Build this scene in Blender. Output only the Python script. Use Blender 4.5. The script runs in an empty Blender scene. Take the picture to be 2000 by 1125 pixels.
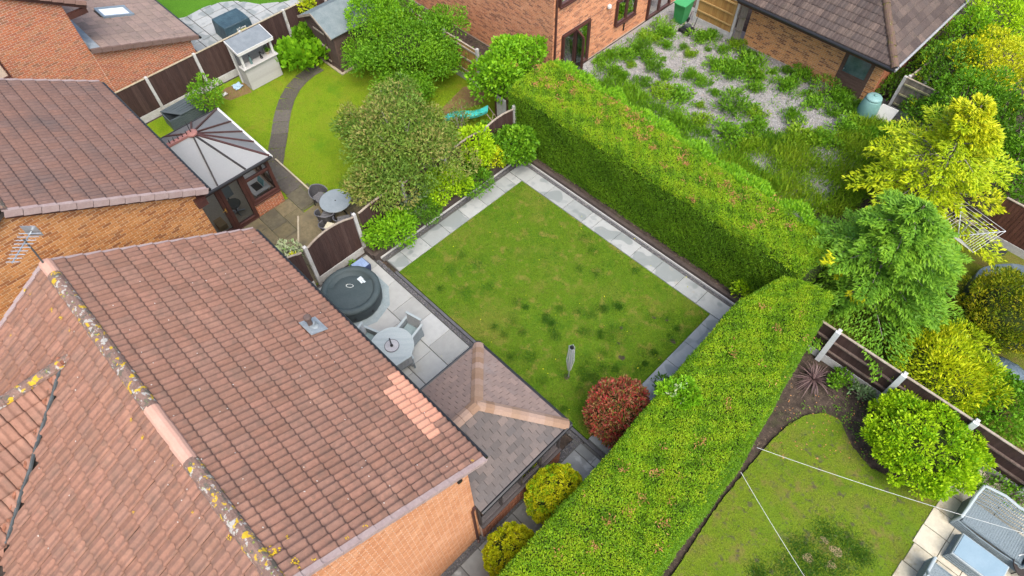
import bpy, bmesh, math, random
import numpy as np
from mathutils import Vector, Matrix

RA = random.Random(11)
rng = np.random.default_rng(11)
SC = bpy.context.scene
COL = SC.collection
rad = math.radians

# ------------------------------------------------------------------ camera
H = 17.6
CR = Vector((0.70600672, 0.70800939, -0.01665)).normalized()
CD = Vector((0.57328822, -0.58515409, -0.57352882)).normalized()
CF = CR.cross(-CD) * -1.0
CF.normalize()
FPX, CX, CY = 1261.6, 1000.0, 562.5
cam = bpy.data.objects.new('camera', bpy.data.cameras.new('camera'))
COL.objects.link(cam)
cam.data.sensor_width = 36.0
cam.data.lens = FPX / 2000 * 36.0
cam.data.clip_end = 500
mw = Matrix.Identity(4)
for i in range(3):
    mw[i][0] = CR[i]; mw[i][1] = -CD[i]; mw[i][2] = -CF[i]
mw[2][3] = H
cam.matrix_world = mw
SC.camera = cam

# ------------------------------------------------------------------ light
SUN_EL, SUN_AZ = 58.0, -24.0        # azimuth of the sun, degrees from +X towards +Y
w = bpy.data.worlds.new('World'); SC.world = w; w.use_nodes = True
nt = w.node_tree
sky = nt.nodes.new('ShaderNodeTexSky'); sky.sky_type = 'NISHITA'; sky.sun_disc = False
sky.sun_elevation = rad(SUN_EL); sky.sun_rotation = rad(90 - SUN_AZ)
sky.air_density = 1.0; sky.dust_density = 4.0; sky.ozone_density = 1.0
bg = nt.nodes['Background']; bg.inputs['Strength'].default_value = 0.15
nt.links.new(sky.outputs[0], bg.inputs['Color'])
sl = bpy.data.lights.new('sun', 'SUN'); sl.energy = 1.25; sl.angle = rad(45); sl.color = (1.0, 0.965, 0.91)
sun = bpy.data.objects.new('sun', sl); COL.objects.link(sun)
sd = Vector((math.cos(rad(SUN_AZ)) * math.cos(rad(SUN_EL)), math.sin(rad(SUN_AZ)) * math.cos(rad(SUN_EL)), math.sin(rad(SUN_EL))))
sun.rotation_euler = sd.to_track_quat('Z', 'Y').to_euler(); sun.location = sd * 40
SC.view_settings.view_transform = 'Standard'
SC.view_settings.look = 'None'
SC.view_settings.exposure = 1.15
SC.view_settings.gamma = 1.0

# ------------------------------------------------------------------ pixel <-> place
def ray(px, py): return CF + CR * ((px - CX) / FPX) + CD * ((py - CY) / FPX)
def G(px, py, z=0.0):
    v = ray(px, py); t = (H - z) / -v.z
    return Vector((v.x * t, v.y * t, z))
def Pp(p):
    v = Vector(p) - Vector((0, 0, H)); k = v.dot(CF)
    return (CX + FPX * v.dot(CR) / k, CY + FPX * v.dot(CD) / k)
def inframe(p, m=15):
    a = Pp(p); return -m < a[0] < 2000 + m and -m < a[1] < 1125 + m
def inpoly(p, poly):
    x, y = p; c = False; n = len(poly)
    for i in range(n):
        x1, y1 = poly[i]; x2, y2 = poly[i - 1]
        if (y1 > y) != (y2 > y) and x < (x2 - x1) * (y - y1) / (y2 - y1) + x1: c = not c
    return c

# ------------------------------------------------------------------ materials
MATS = {}
def surf(name, cols, scale=2.0, rough=0.8, var=0.15, vscale=25.0, bump=0.0, bscale=60.0, rnd=None,
         spots=(), spec=0.3, metal=0.0, trans=0.0, tcol=None, coat=0.0, stretch=None, detail=4.0):
    """cols: ramp colours, driven by noise of the given scale or by a per-piece random number"""
    if name in MATS: return MATS[name]
    m = bpy.data.materials.new(name); m.use_nodes = True; MATS[name] = m
    t = m.node_tree; N = t.nodes; L = t.links
    b = N['Principled BSDF']; out = N['Material Output']
    geo = N.new('ShaderNodeNewGeometry'); pos = geo.outputs['Position']
    if stretch:
        mp = N.new('ShaderNodeMapping'); mp.inputs['Scale'].default_value = stretch
        L.new(pos, mp.inputs['Vector']); spos = mp.outputs[0]
    else: spos = pos
    def noise(s, d=4.0, p=pos, r=0.55):
        n = N.new('ShaderNodeTexNoise'); n.inputs['Scale'].default_value = s
        n.inputs['Detail'].default_value = d; n.inputs['Roughness'].default_value = r
        L.new(p, n.inputs['Vector']); return n.outputs['Fac']
    def ramp(fac, stops):
        r = N.new('ShaderNodeValToRGB'); e = r.color_ramp.elements
        while len(e) < len(stops): e.new(0.5)
        for i, (p_, c) in enumerate(stops):
            e[i].position = p_; e[i].color = (*c[:3], 1)
        L.new(fac, r.inputs[0]); return r.outputs[0]
    n = len(cols)
    if rnd:
        at = N.new('ShaderNodeAttribute'); at.attribute_name = 'rnd'; fac = at.outputs['Fac']
        if rnd == 'both':
            oi = N.new('ShaderNodeObjectInfo')
            a = N.new('ShaderNodeMath'); a.operation = 'ADD'; L.new(fac, a.inputs[0]); L.new(oi.outputs['Random'], a.inputs[1])
            fr = N.new('ShaderNodeMath'); fr.operation = 'FRACT'; L.new(a.outputs[0], fr.inputs[0]); fac = fr.outputs[0]
        st = [(i / max(1, n - 1), c) for i, c in enumerate(cols)]
    else:
        fac = noise(scale, detail, spos)
        st = [(0.32 + 0.36 * i / max(1, n - 1), c) for i, c in enumerate(cols)]
    col = ramp(fac, st) if n > 1 else None
    if n == 1:
        rgb = N.new('ShaderNodeRGB'); rgb.outputs[0].default_value = (*cols[0][:3], 1); col = rgb.outputs[0]
    if var > 0:
        vn = noise(vscale, 5.0, spos, 0.65)
        mr = N.new('ShaderNodeMapRange'); mr.inputs['From Min'].default_value = 0.3; mr.inputs['From Max'].default_value = 0.7
        mr.inputs['To Min'].default_value = 1 - var; mr.inputs['To Max'].default_value = 1 + var; mr.clamp = False
        L.new(vn, mr.inputs['Value'])
        mx = N.new('ShaderNodeVectorMath'); mx.operation = 'SCALE'
        L.new(col, mx.inputs[0]); L.new(mr.outputs[0], mx.inputs['Scale']); col = mx.outputs[0]
    for sp_ in spots:
        s, lo, hi, c, amt = sp_[:5]
        f = noise(s, sp_[5] if len(sp_) > 5 else 5.0, pos, 0.6)
        mr = N.new('ShaderNodeMapRange'); mr.inputs['From Min'].default_value = lo; mr.inputs['From Max'].default_value = hi
        mr.inputs['To Max'].default_value = amt; L.new(f, mr.inputs['Value'])
        mi = N.new('ShaderNodeMix'); mi.data_type = 'RGBA'
        L.new(mr.outputs[0], mi.inputs['Factor']); L.new(col, mi.inputs['A']); mi.inputs['B'].default_value = (*c, 1)
        col = mi.outputs['Result']
    L.new(col, b.inputs['Base Color'])
    b.inputs['Roughness'].default_value = rough; b.inputs['Specular IOR Level'].default_value = spec
    b.inputs['Metallic'].default_value = metal
    if coat: b.inputs['Coat Weight'].default_value = coat; b.inputs['Coat Roughness'].default_value = 0.1
    if bump:
        bn = N.new('ShaderNodeBump'); bn.inputs['Strength'].default_value = min(1, bump); bn.inputs['Distance'].default_value = 0.02
        L.new(noise(bscale, 4.0, spos), bn.inputs['Height']); L.new(bn.outputs[0], b.inputs['Normal'])
    if trans:
        tr = N.new('ShaderNodeBsdfTranslucent'); L.new(col, tr.inputs['Color'])
        mx = N.new('ShaderNodeMixShader'); mx.inputs[0].default_value = trans
        L.new(b.outputs[0], mx.inputs[1]); L.new(tr.outputs[0], mx.inputs[2]); L.new(mx.outputs[0], out.inputs['Surface'])
    return m

def glass(name, tint, rough=0.03, refl=0.12):
    if name in MATS: return MATS[name]
    m = bpy.data.materials.new(name); m.use_nodes = True; MATS[name] = m
    t = m.node_tree; N = t.nodes; L = t.links; N.remove(N['Principled BSDF'])
    tr = N.new('ShaderNodeBsdfTransparent'); tr.inputs[0].default_value = (*tint, 1)
    gl = N.new('ShaderNodeBsdfGlossy'); gl.inputs['Roughness'].default_value = rough
    fr = N.new('ShaderNodeFresnel'); fr.inputs[0].default_value = 1.5
    ad = N.new('ShaderNodeMath'); ad.operation = 'ADD'; ad.inputs[1].default_value = refl; L.new(fr.outputs[0], ad.inputs[0])
    mx = N.new('ShaderNodeMixShader'); L.new(ad.outputs[0], mx.inputs[0]); L.new(tr.outputs[0], mx.inputs[1]); L.new(gl.outputs[0], mx.inputs[2])
    L.new(mx.outputs[0], N['Material Output'].inputs['Surface'])
    return m

# ------------------------------------------------------------------ mesh building
class MB:
    def __init__(s): s.v = []; s.f = []
    def add(s, vs, fs):
        o = len(s.v); s.v += [tuple(p) for p in vs]; s.f += [tuple(i + o for i in q) for q in fs]; return s
    def box(s, x0, y0, z0, x1, y1, z1):
        x0, x1 = sorted((x0, x1)); y0, y1 = sorted((y0, y1)); z0, z1 = sorted((z0, z1))
        return s.add([(x0, y0, z0), (x1, y0, z0), (x1, y1, z0), (x0, y1, z0), (x0, y0, z1), (x1, y0, z1), (x1, y1, z1), (x0, y1, z1)],
                     [(3, 2, 1, 0), (4, 5, 6, 7), (0, 1, 5, 4), (1, 2, 6, 5), (2, 3, 7, 6), (3, 0, 4, 7)])
    def rbox(s, x0, y0, z0, x1, y1, z1, c=0.01):
        """box with chamfered top edges"""
        x0, x1 = sorted((x0, x1)); y0, y1 = sorted((y0, y1)); z0, z1 = sorted((z0, z1))
        v = [(x0, y0, z0), (x1, y0, z0), (x1, y1, z0), (x0, y1, z0), (x0, y0, z1 - c), (x1, y0, z1 - c), (x1, y1, z1 - c), (x0, y1, z1 - c),
             (x0 + c, y0 + c, z1), (x1 - c, y0 + c, z1), (x1 - c, y1 - c, z1), (x0 + c, y1 - c, z1)]
        return s.add(v, [(3, 2, 1, 0), (0, 1, 5, 4), (1, 2, 6, 5), (2, 3, 7, 6), (3, 0, 4, 7), (4, 5, 9, 8), (5, 6, 10, 9), (6, 7, 11, 10), (7, 4, 8, 11), (8, 9, 10, 11)])
    def bar(s, a, b, wd, ht, up=(0, 0, 1)):
        a = Vector(a); b = Vector(b); d = (b - a).normalized(); u = Vector(up)
        sd_ = d.cross(u)
        if sd_.length < 1e-4: sd_ = d.cross(Vector((1, 0, 0)))
        sd_.normalize(); u = sd_.cross(d)
        vs = []
        for p in (a, b):
            for i, j in ((-1, -1), (1, -1), (1, 1), (-1, 1)): vs.append(p + sd_ * (wd / 2 * i) + u * (ht / 2 * j))
        return s.add(vs, [(0, 1, 2, 3), (7, 6, 5, 4), (0, 4, 5, 1), (1, 5, 6, 2), (2, 6, 7, 3), (3, 7, 4, 0)])
    def prism(s, pts, vec):
        n = len(pts); vec = Vector(vec); a = [Vector(p) for p in pts]; b = [p + vec for p in a]
        return s.add(a + b, [tuple(range(n - 1, -1, -1)), tuple(range(n, 2 * n))] + [(i, (i + 1) % n, (i + 1) % n + n, i + n) for i in range(n)])
    def tube(s, pts, r, n=6, cap=True):
        pts = [Vector(p) for p in pts]; m = len(pts)
        rs = r if isinstance(r, (list, tuple)) else [r] * m
        vs = []; ref = None
        for i, p in enumerate(pts):
            d = (pts[min(i + 1, m - 1)] - pts[max(i - 1, 0)]).normalized()
            if ref is None: ref = d.orthogonal().normalized()
            ref = (ref - d * ref.dot(d)); ref = ref.normalized() if ref.length > 1e-6 else d.orthogonal().normalized()
            bn = d.cross(ref)
            for k in range(n):
                a = 2 * math.pi * k / n; vs.append(p + (ref * math.cos(a) + bn * math.sin(a)) * rs[i])
        fs = [(i * n + k, i * n + (k + 1) % n, (i + 1) * n + (k + 1) % n, (i + 1) * n + k) for i in range(m - 1) for k in range(n)]
        if cap: fs += [tuple(range(n - 1, -1, -1)), tuple(range((m - 1) * n, m * n))]
        return s.add(vs, fs)
    def lathe(s, prof, c=(0, 0, 0), n=24, sx=1.0, sy=1.0, wob=None):
        vs = []; m = len(prof)
        for r_, z in prof:
            for k in range(n):
                a = 2 * math.pi * k / n; q = r_ * (1 + (wob(a, z) if wob else 0))
                vs.append((c[0] + q * math.cos(a) * sx, c[1] + q * math.sin(a) * sy, c[2] + z))
        fs = [(i * n + k, i * n + (k + 1) % n, (i + 1) * n + (k + 1) % n, (i + 1) * n + k) for i in range(m - 1) for k in range(n)]
        fs += [tuple(range(n - 1, -1, -1)), tuple(range((m - 1) * n, m * n))]
        return s.add(vs, fs)
    def poly(s, pts): return s.add(pts, [tuple(range(len(pts)))])
    def mesh(s, name, mat=None, smooth=False):
        me = bpy.data.meshes.new(name); me.from_pydata(s.v, [], s.f)
        if mat: me.materials.append(mat)
        if smooth: me.polygons.foreach_set('use_smooth', [True] * len(me.polygons))
        me.update(); return me

LOCALS = set()
def attach(o, parent):
    if parent is None: return
    o.parent = parent
    if parent.type == 'EMPTY' and parent.name not in LOCALS:
        o.matrix_parent_inverse = Matrix.Translation(-parent.location)
def obj(name, mb, mat, parent=None, smooth=False):
    me = mb.mesh(name, mat, smooth) if isinstance(mb, MB) else mb
    o = bpy.data.objects.new(name, me); COL.objects.link(o); attach(o, parent); return o
def tag(o, label, cat, group=None):
    o['label'] = label; o['category'] = cat
    if group: o['group'] = group
    return o
def thing(name, label, cat, loc=(0, 0, 0), group=None, local=False, rz=0.0):
    o = bpy.data.objects.new(name, None); COL.objects.link(o); o.location = loc; o.rotation_euler = (0, 0, rz)
    o.empty_display_size = 0.2
    if local: LOCALS.add(o.name)
    return tag(o, label, cat, group)
def struct(name, mb, mat):
    o = obj(name, mb, mat); o['kind'] = 'structure'; return o
def dup(root, loc, rz=0.0, label=None, group=None, sc=None):
    def cp(o, par):
        c = o.copy(); COL.objects.link(c)
        if par is not None: c.parent = par
        for ch in [q for q in KIDS.get(o.name, ())]: cp(ch, c)
        return c
    r_ = cp(root, None); r_.location = loc; r_.rotation_euler = (0, 0, rz)
    if sc: r_.scale = sc
    if label: r_['label'] = label
    if group: r_['group'] = group
    return r_
KIDS = {}
def kids(root):
    """remember the children of a prototype"""
    def walk(o):
        KIDS[o.name] = list(o.children)
        for c in o.children: walk(c)
    bpy.context.view_layer.update(); walk(root)

def npmesh(name, V, F, mat, parent=None, rnd=None, smooth=False):
    V = np.asarray(V, np.float32); F = np.asarray(F, np.int32); n, k = F.shape
    me = bpy.data.meshes.new(name); me.vertices.add(len(V)); me.vertices.foreach_set('co', V.ravel())
    me.loops.add(n * k); me.loops.foreach_set('vertex_index', F.ravel())
    me.polygons.add(n); me.polygons.foreach_set('loop_start', np.arange(0, n * k, k, dtype=np.int32))
    if rnd is not None:
        at = me.attributes.new('rnd', 'FLOAT', 'FACE'); at.data.foreach_set('value', np.asarray(rnd, np.float32))
    me.polygons.foreach_set('use_smooth', np.full(n, bool(smooth)))
    me.materials.append(mat); me.update(calc_edges=True)
    o = bpy.data.objects.new(name, me); COL.objects.link(o); attach(o, parent); return o

def pieces(name, restname, me, items, parent, nmax=300, vis=None):
    """items: (matrix, material). The nmax that show largest become objects, the rest one joined part per material."""
    key = []
    for i, (M, mt) in enumerate(items):
        p = M.translation; ok = inframe(p, 0)
        if ok and vis: ok = vis(Pp(p))
        key.append((0 if ok else 1, (p - Vector((0, 0, H))).length, i))
    key.sort()
    vis_n = [k for k in key if k[0] == 0][:nmax]
    chosen = {k[2] for k in vis_n}
    byM = {}
    for i, (M, mt) in enumerate(items):
        if i in chosen:
            mm = MESHV.get((me.name, mt.name))
            if mm is None:
                mm = me.copy(); mm.materials.clear(); mm.materials.append(mt); MESHV[(me.name, mt.name)] = mm
            o = bpy.data.objects.new(name, mm); COL.objects.link(o); o.matrix_basis = M; attach(o, parent)
        else: byM.setdefault(mt.name, (mt, []))[1].append(M)
    base = np.array([v.co[:] + (1.0,) for v in me.vertices])
    pol = [tuple(p.vertices) for p in me.polygons]
    nv = len(base)
    for mt, Ms in byM.values():
        V = np.concatenate([(base @ np.array(M).T)[:, :3] for M in Ms])
        quads = []; rn = []
        for j in range(len(Ms)):
            r_ = RA.random()
            for q in pol:
                quads.append(tuple(x + j * nv for x in (q if len(q) == 4 else (*q, q[-1])))); rn.append(r_)
        o = npmesh(restname, V, quads, mt, parent, rn, me.polygons[0].use_smooth); o['kind'] = 'stuff'
MESHV = {}
# ------------------------------------------------------------------ palette
M_tile = surf('roof_tile_pink', [(.225, .122, .087), (.255, .137, .097), (.28, .15, .108), (.235, .132, .097), (.265, .15, .11)], rnd='both', rough=.95, spec=.1, var=.13, vscale=14, bump=.25, bscale=90,
              spots=((.8, .52, .70, (.21, .125, .09), .6), (5, .50, .68, (.17, .108, .082), .7), (1.7, .58, .68, (.36, .20, .14), .5), (24, .74, .77, (.55, .52, .48), .8), (17, .73, .77, (.09, .07, .06), .7)))
M_tile_new = surf('roof_tile_new', [(.52, .25, .165), (.56, .275, .18), (.50, .26, .18)], rnd='both', rough=.8, var=.1, bump=.2, bscale=90, spots=((4, .58, .68, (.36, .19, .14), .5),))
M_tile2 = surf('roof_tile_brown_red', [(.165, .098, .078), (.18, .104, .08), (.20, .112, .084), (.17, .105, .084), (.19, .115, .092)], rnd='both', rough=.85, var=.16, vscale=14, bump=.25, bscale=90,
               spots=((.7, .5, .68, (.10, .08, .075), .6), (24, .74, .77, (.5, .45, .4), .8)))
M_tile3 = surf('roof_tile_grey_brown', [(.20, .15, .125), (.25, .185, .15), (.28, .20, .165), (.22, .165, .14)], rnd='both', rough=.85, var=.12, bump=.2, spots=((5, .6, .7, (.10, .09, .07), .7),))
M_tile5 = surf('roof_tile_dark', [(.06, .045, .04), (.085, .063, .055), (.11, .082, .068), (.07, .055, .05), (.13, .095, .078)], rnd='both', rough=.85, var=.2, bump=.3,
               spots=((24, .72, .76, (.5, .46, .4), .9), (3, .6, .75, (.05, .05, .035), .6)))
M_slate = surf('extension_tile', [(.21, .155, .13), (.235, .17, .142), (.195, .145, .125), (.25, .182, .152)], rnd='both', rough=.7, var=.1, bump=.15, spots=((1.2, .58, .75, (.24, .205, .19), .6),))
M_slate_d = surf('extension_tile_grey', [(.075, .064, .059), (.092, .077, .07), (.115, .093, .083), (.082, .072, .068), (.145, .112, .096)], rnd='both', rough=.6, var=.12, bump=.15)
M_hipcap = surf('hip_cap', [(.25, .165, .11), (.285, .195, .145), (.29, .205, .16), (.22, .135, .085), (.26, .17, .115)], rnd='both', rough=.8, var=.1)
M_ridge = surf('ridge_tile', [(.16, .10, .08), (.22, .14, .11)], scale=4, rough=.9, var=.25, bump=.5, bscale=30,
               spots=((7, .54, .60, (.10, .09, .07), .9), (9, .575, .60, (.40, .39, .35), .8), (6.3, .58, .605, (.50, .33, .015), .9), (14, .66, .68, (.25, .3, .05), .8)))
M_ridge_new = surf('ridge_tile_new', [(.47, .27, .20), (.52, .31, .235)], scale=3, rough=.8, var=.06)
M_ridge_d = surf('hip_tile_mossy', [(.10, .068, .05), (.14, .09, .068)], scale=5, rough=.9, var=.25, bump=.4, spots=((8, .56, .66, (.13, .12, .02), .8), (20, .70, .73, (.55, .5, .45), .9)))
M_verge = surf('verge_trim', [(.29, .215, .20), (.34, .265, .245)], scale=6, rough=.8, var=.1)
M_lead = surf('lead_flashing', [(.20, .23, .25), (.30, .33, .345)], scale=5, rough=.55, var=.15, metal=.2)
M_rust = surf('valley_mortar', [(.17, .07, .04), (.30, .13, .08), (.12, .07, .05)], scale=7, rough=.9, var=.25, bump=.5)
M_deck = surf('roof_deck', [(.05, .04, .035)], rough=.95, var=.2)
M_mortar = surf('mortar', [(.56, .43, .28), (.62, .48, .32)], scale=3, rough=.95, var=.12, bump=.2)
M_mortar_r = surf('mortar_red', [(.56, .43, .34), (.62, .48, .38)], scale=3, rough=.95, var=.12, bump=.2)
BR = lambda n, c: surf(n, c, rnd='both', rough=.9, var=.16, vscale=12, bump=.25, bscale=120)
M_brick1 = BR('brick_peach', [(.50, .24, .12), (.46, .205, .095), (.54, .28, .15), (.43, .19, .09), (.55, .30, .17)])
M_brick2 = BR('brick_orange', [(.42, .185, .06), (.46, .215, .075), (.37, .15, .05), (.25, .105, .045), (.50, .25, .095), (.44, .20, .07)])
M_brick3 = BR('brick_red', [(.37, .13, .065), (.43, .16, .075), (.33, .12, .07), (.40, .18, .09), (.25, .12, .07)])
M_brick4 = BR('brick_salmon', [(.54, .235, .115), (.58, .265, .13), (.50, .205, .10), (.27, .12, .07), (.56, .25, .12), (.60, .29, .15)])
M_brick5 = BR('brick_buff_orange', [(.58, .29, .11), (.54, .25, .09), (.60, .31, .12), (.21, .09, .045), (.56, .27, .10)])
M_brick6 = BR('brick_dark_red', [(.22, .085, .05), (.27, .11, .06), (.18, .075, .05)])
M_brown = surf('brown_upvc', [(.055, .022, .018), (.075, .03, .024)], scale=3, rough=.45, var=.1, spec=.5)
M_black = surf('black_plastic', [(.012, .012, .013)], rough=.4, var=.1, spec=.5)
M_dark = surf('dark_void', [(.02, .02, .02)], rough=.9, var=0)
M_white = surf('white_paint', [(.52, .52, .49), (.58, .575, .55)], scale=4, rough=.6, var=.06)
M_gold = surf('brass', [(.55, .36, .10)], rough=.3, var=.05, metal=.8)
M_metal = surf('galvanised_metal', [(.45, .48, .50)], rough=.35, var=.1, metal=.7)
M_concrete = surf('concrete_post', [(.40, .39, .37), (.50, .50, .48)], scale=5, rough=.9, var=.15, bump=.3, spots=((3, .55, .7, (.30, .30, .22), .6),))
M_board = surf('fence_board_dark', [(.05, .028, .024), (.065, .036, .03), (.045, .026, .023), (.075, .045, .038)], rnd='both', rough=.8, var=.25, vscale=8, bump=.35, stretch=(3, 3, .4), bscale=40)
M_board_g = surf('fence_board_golden', [(.33, .19, .055), (.38, .23, .075), (.29, .16, .05)], rnd='both', rough=.8, var=.18, vscale=8, bump=.3, stretch=(3, 3, .4), bscale=40)
M_board_o = surf('fence_board_old', [(.17, .145, .115), (.22, .19, .155), (.12, .105, .085), (.25, .22, .18)], rnd='both', rough=.9, var=.25, vscale=8, bump=.3, stretch=(3, 3, .4), bscale=40, spots=((3, .55, .7, (.16, .17, .06), .5),))
M_board_r = surf('fence_board_redbrown', [(.085, .034, .022), (.11, .045, .03), (.07, .03, .02)], rnd='both', rough=.75, var=.25, vscale=8, bump=.3, stretch=(3, 3, .4), bscale=40)
M_capw = surf('fence_capping', [(.26, .21, .16), (.36, .31, .25)], scale=6, rough=.85, var=.2)
M_capg = surf('fence_capping_green', [(.34, .29, .20), (.42, .37, .27)], scale=6, rough=.85, var=.2)
M_sleeper = surf('sleeper_wood', [(.055, .042, .037), (.085, .065, .055)], scale=3, rough=.85, var=.25, bump=.4, stretch=(.5, .5, 3))
M_soil = surf('soil', [(.035, .026, .02), (.075, .055, .042)], scale=6, rough=.95, var=.35, bump=.8, bscale=30, spots=((9, .60, .66, (.16, .12, .08), .7), (2.0, .55, .7, (.05, .06, .02), .6)))
M_slab = surf('slab_light', [(.29, .305, .295), (.325, .34, .33), (.35, .362, .352), (.27, .288, .28), (.315, .33, .32)], rnd='both', rough=.55, var=.06, vscale=6, bump=.12, bscale=25,
              spots=((1.15, .545, .575, (.19, .215, .21), .8, 1.2), (2.6, .60, .64, (.24, .26, .255), .6, 1.5), (3.4, .62, .72, (.30, .29, .25), .6)))
M_slab_p = surf('slab_patio', [(.37, .378, .355), (.40, .41, .39), (.28, .285, .265), (.385, .39, .37), (.36, .37, .355)], rnd='both', rough=.6, var=.07, vscale=5, bump=.12, bscale=25, spots=((1.5, .6, .72, (.30, .30, .26), .6),))
M_slab_g = surf('slab_grey', [(.19, .20, .195), (.23, .24, .235), (.16, .17, .165), (.26, .275, .27)], rnd='both', rough=.5, var=.1, vscale=6, bump=.12, bscale=25, spots=((1.4, .57, .63, (.38, .40, .39), .7),))
M_slab_m = surf('slab_mossy', [(.13, .11, .06), (.17, .14, .08), (.10, .09, .06), (.15, .13, .08)], rnd='both', rough=.85, var=.25, vscale=8, bump=.3, spots=((2.0, .5, .68, (.07, .065, .05), .7),))
M_slab_d = surf('slab_path_dark', [(.075, .065, .055), (.095, .085, .07), (.12, .105, .09)], rnd='both', rough=.9, var=.2, vscale=9, bump=.3, spots=((6, .6, .68, (.10, .12, .02), .6), (22, .73, .76, (.45, .42, .4), .9)))
M_slab_y = surf('slab_cream', [(.47, .43, .33), (.52, .48, .38), (.42, .38, .28)], rnd='both', rough=.8, var=.12, vscale=8, bump=.2, spots=((1.8, .56, .66, (.27, .22, .13), .7),))
M_joint = surf('joint_dark', [(.10, .10, .095)], rough=.95, var=.2)
M_joint_m = surf('joint_earth', [(.09, .085, .05)], rough=.95, var=.3)
M_gravel = surf('slate_chippings', [(.05, .05, .06), (.13, .13, .145), (.09, .085, .09), (.22, .21, .2)], rnd='both', rough=.6, var=.2, vscale=50)
GR = lambda n, cols, sp: surf(n, cols, scale=1.3, rough=.95, var=.45, vscale=32, bump=1.0, bscale=55, spots=sp, spec=.1)
M_lawn = GR('lawn_main', [(.06, .13, .007), (.09, .155, .009), (.08, .15, .008), (.12, .155, .016)],
            ((1.1, .54, .70, (.07, .15, .008), .75), (2.6, .54, .68, (.20, .175, .04), .75), (.5, .52, .66, (.17, .165, .03), .6), (6, .58, .68, (.10, .17, .008), .5), (40, .70, .76, (.05, .08, .006), .6)))
M_lawn2 = GR('lawn_yellowgreen', [(.12, .20, .008), (.155, .235, .010), (.16, .21, .014)], ((1.2, .54, .70, (.20, .20, .02), .7), (.9, .58, .7, (.085, .19, .008), .7), (40, .70, .76, (.06, .09, .006), .5)))
M_lawn3 = GR('lawn_deep', [(.06, .16, .012), (.075, .19, .014)], ((40, .70, .76, (.04, .08, .01), .5),))
M_lawn4 = GR('lawn_mossy', [(.085, .145, .010), (.12, .175, .012), (.125, .15, .02)], ((2.2, .54, .66, (.16, .135, .04), .8), (4, .58, .66, (.075, .065, .045), .8), (.7, .52, .64, (.11, .18, .012), .7), (9, .60, .68, (.06, .055, .04), .6), (40, .70, .76, (.06, .08, .01), .5)))
M_lawn5 = GR('lawn_olive_brown', [(.10, .115, .02), (.12, .15, .015), (.14, .12, .035)], ((2.5, .58, .68, (.14, .10, .04), .7),))  # dull olive-brown grass of the back-corner lawn
M_peb = surf('pebble_ground', [(.18, .178, .17), (.28, .275, .265), (.22, .215, .205)], scale=30, rough=.9, var=.4, vscale=60, bump=1.0, bscale=60, spots=((1.4, .55, .68, (.30, .25, .20), .6), (2.2, .6, .7, (.16, .17, .10), .5)))
M_wood = surf('bark', [(.10, .075, .055), (.17, .14, .115)], scale=12, rough=.95, var=.3, bump=.6, bscale=40)
M_twig = surf('pale_bark', [(.24, .21, .18), (.33, .30, .27)], scale=12, rough=.95, var=.2)
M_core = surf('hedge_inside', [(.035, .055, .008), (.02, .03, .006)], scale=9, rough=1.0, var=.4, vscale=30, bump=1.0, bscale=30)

LF = lambda n, cols, tr=.25: surf(n, cols, rnd='attr', rough=.55, var=.12, vscale=3, spec=.25, trans=tr)
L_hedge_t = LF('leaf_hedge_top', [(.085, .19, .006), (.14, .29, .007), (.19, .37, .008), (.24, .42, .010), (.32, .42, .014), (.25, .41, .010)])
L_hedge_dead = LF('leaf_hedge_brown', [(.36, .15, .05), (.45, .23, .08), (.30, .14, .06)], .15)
L_hedge_f = LF('leaf_hedge_side_shaded', [(.065, .155, .006), (.095, .22, .007), (.125, .265, .008), (.155, .29, .010)])  # darker than the top: mature foliage, plus side shade put into the colour
L_bright = LF('leaf_bright', [(.10, .26, .008), (.15, .36, .010), (.21, .44, .012), (.27, .48, .015)])
L_green = LF('leaf_green', [(.065, .18, .008), (.10, .26, .010), (.15, .33, .012), (.20, .38, .015)])
L_mid = LF('leaf_mid', [(.055, .15, .010), (.085, .21, .012), (.12, .27, .014), (.17, .32, .018)])
L_weed = LF('leaf_weed', [(.075, .19, .010), (.11, .27, .012), (.16, .34, .016), (.20, .38, .018)])
L_long = LF('leaf_long_grass', [(.11, .23, .008), (.16, .31, .010), (.20, .34, .014), (.25, .36, .02)])
L_olive = LF('leaf_olive', [(.07, .15, .02), (.11, .21, .025), (.15, .26, .03), (.19, .27, .04), (.29, .25, .075), (.13, .27, .025)])
L_yellow = LF('leaf_yellow', [(.34, .41, .008), (.46, .51, .010), (.58, .60, .012), (.66, .62, .014)])
L_gold = LF('leaf_gold', [(.20, .33, .007), (.33, .46, .009), (.48, .57, .010), (.62, .62, .012)])
L_lime = LF('leaf_lime', [(.24, .44, .008), (.35, .56, .010), (.46, .64, .012)])
L_conifer = LF('leaf_conifer', [(.065, .18, .016), (.12, .28, .02), (.19, .38, .024), (.27, .46, .026)])
L_thuja = LF('leaf_thuja', [(.07, .13, .006), (.14, .21, .007), (.27, .29, .008), (.45, .38, .010)])
L_topiary = LF('leaf_topiary', [(.22, .31, .006), (.36, .44, .007), (.50, .52, .008), (.54, .48, .012), (.38, .50, .008)])
L_photinia = LF('leaf_photinia', [(.12, .17, .03), (.30, .07, .05), (.42, .05, .05), (.42, .22, .12), (.16, .22, .03), (.52, .05, .05), (.34, .09, .06), (.22, .20, .05)])
L_grey = LF('leaf_greygreen', [(.10, .18, .07), (.15, .24, .10), (.19, .28, .13)])
L_purple = LF('leaf_purple', [(.07, .04, .045), (.12, .075, .075), (.19, .13, .12)], .1)
L_white = LF('leaf_whiteflower', [(.45, .55, .25), (.62, .66, .45), (.2, .4, .08)])

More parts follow.
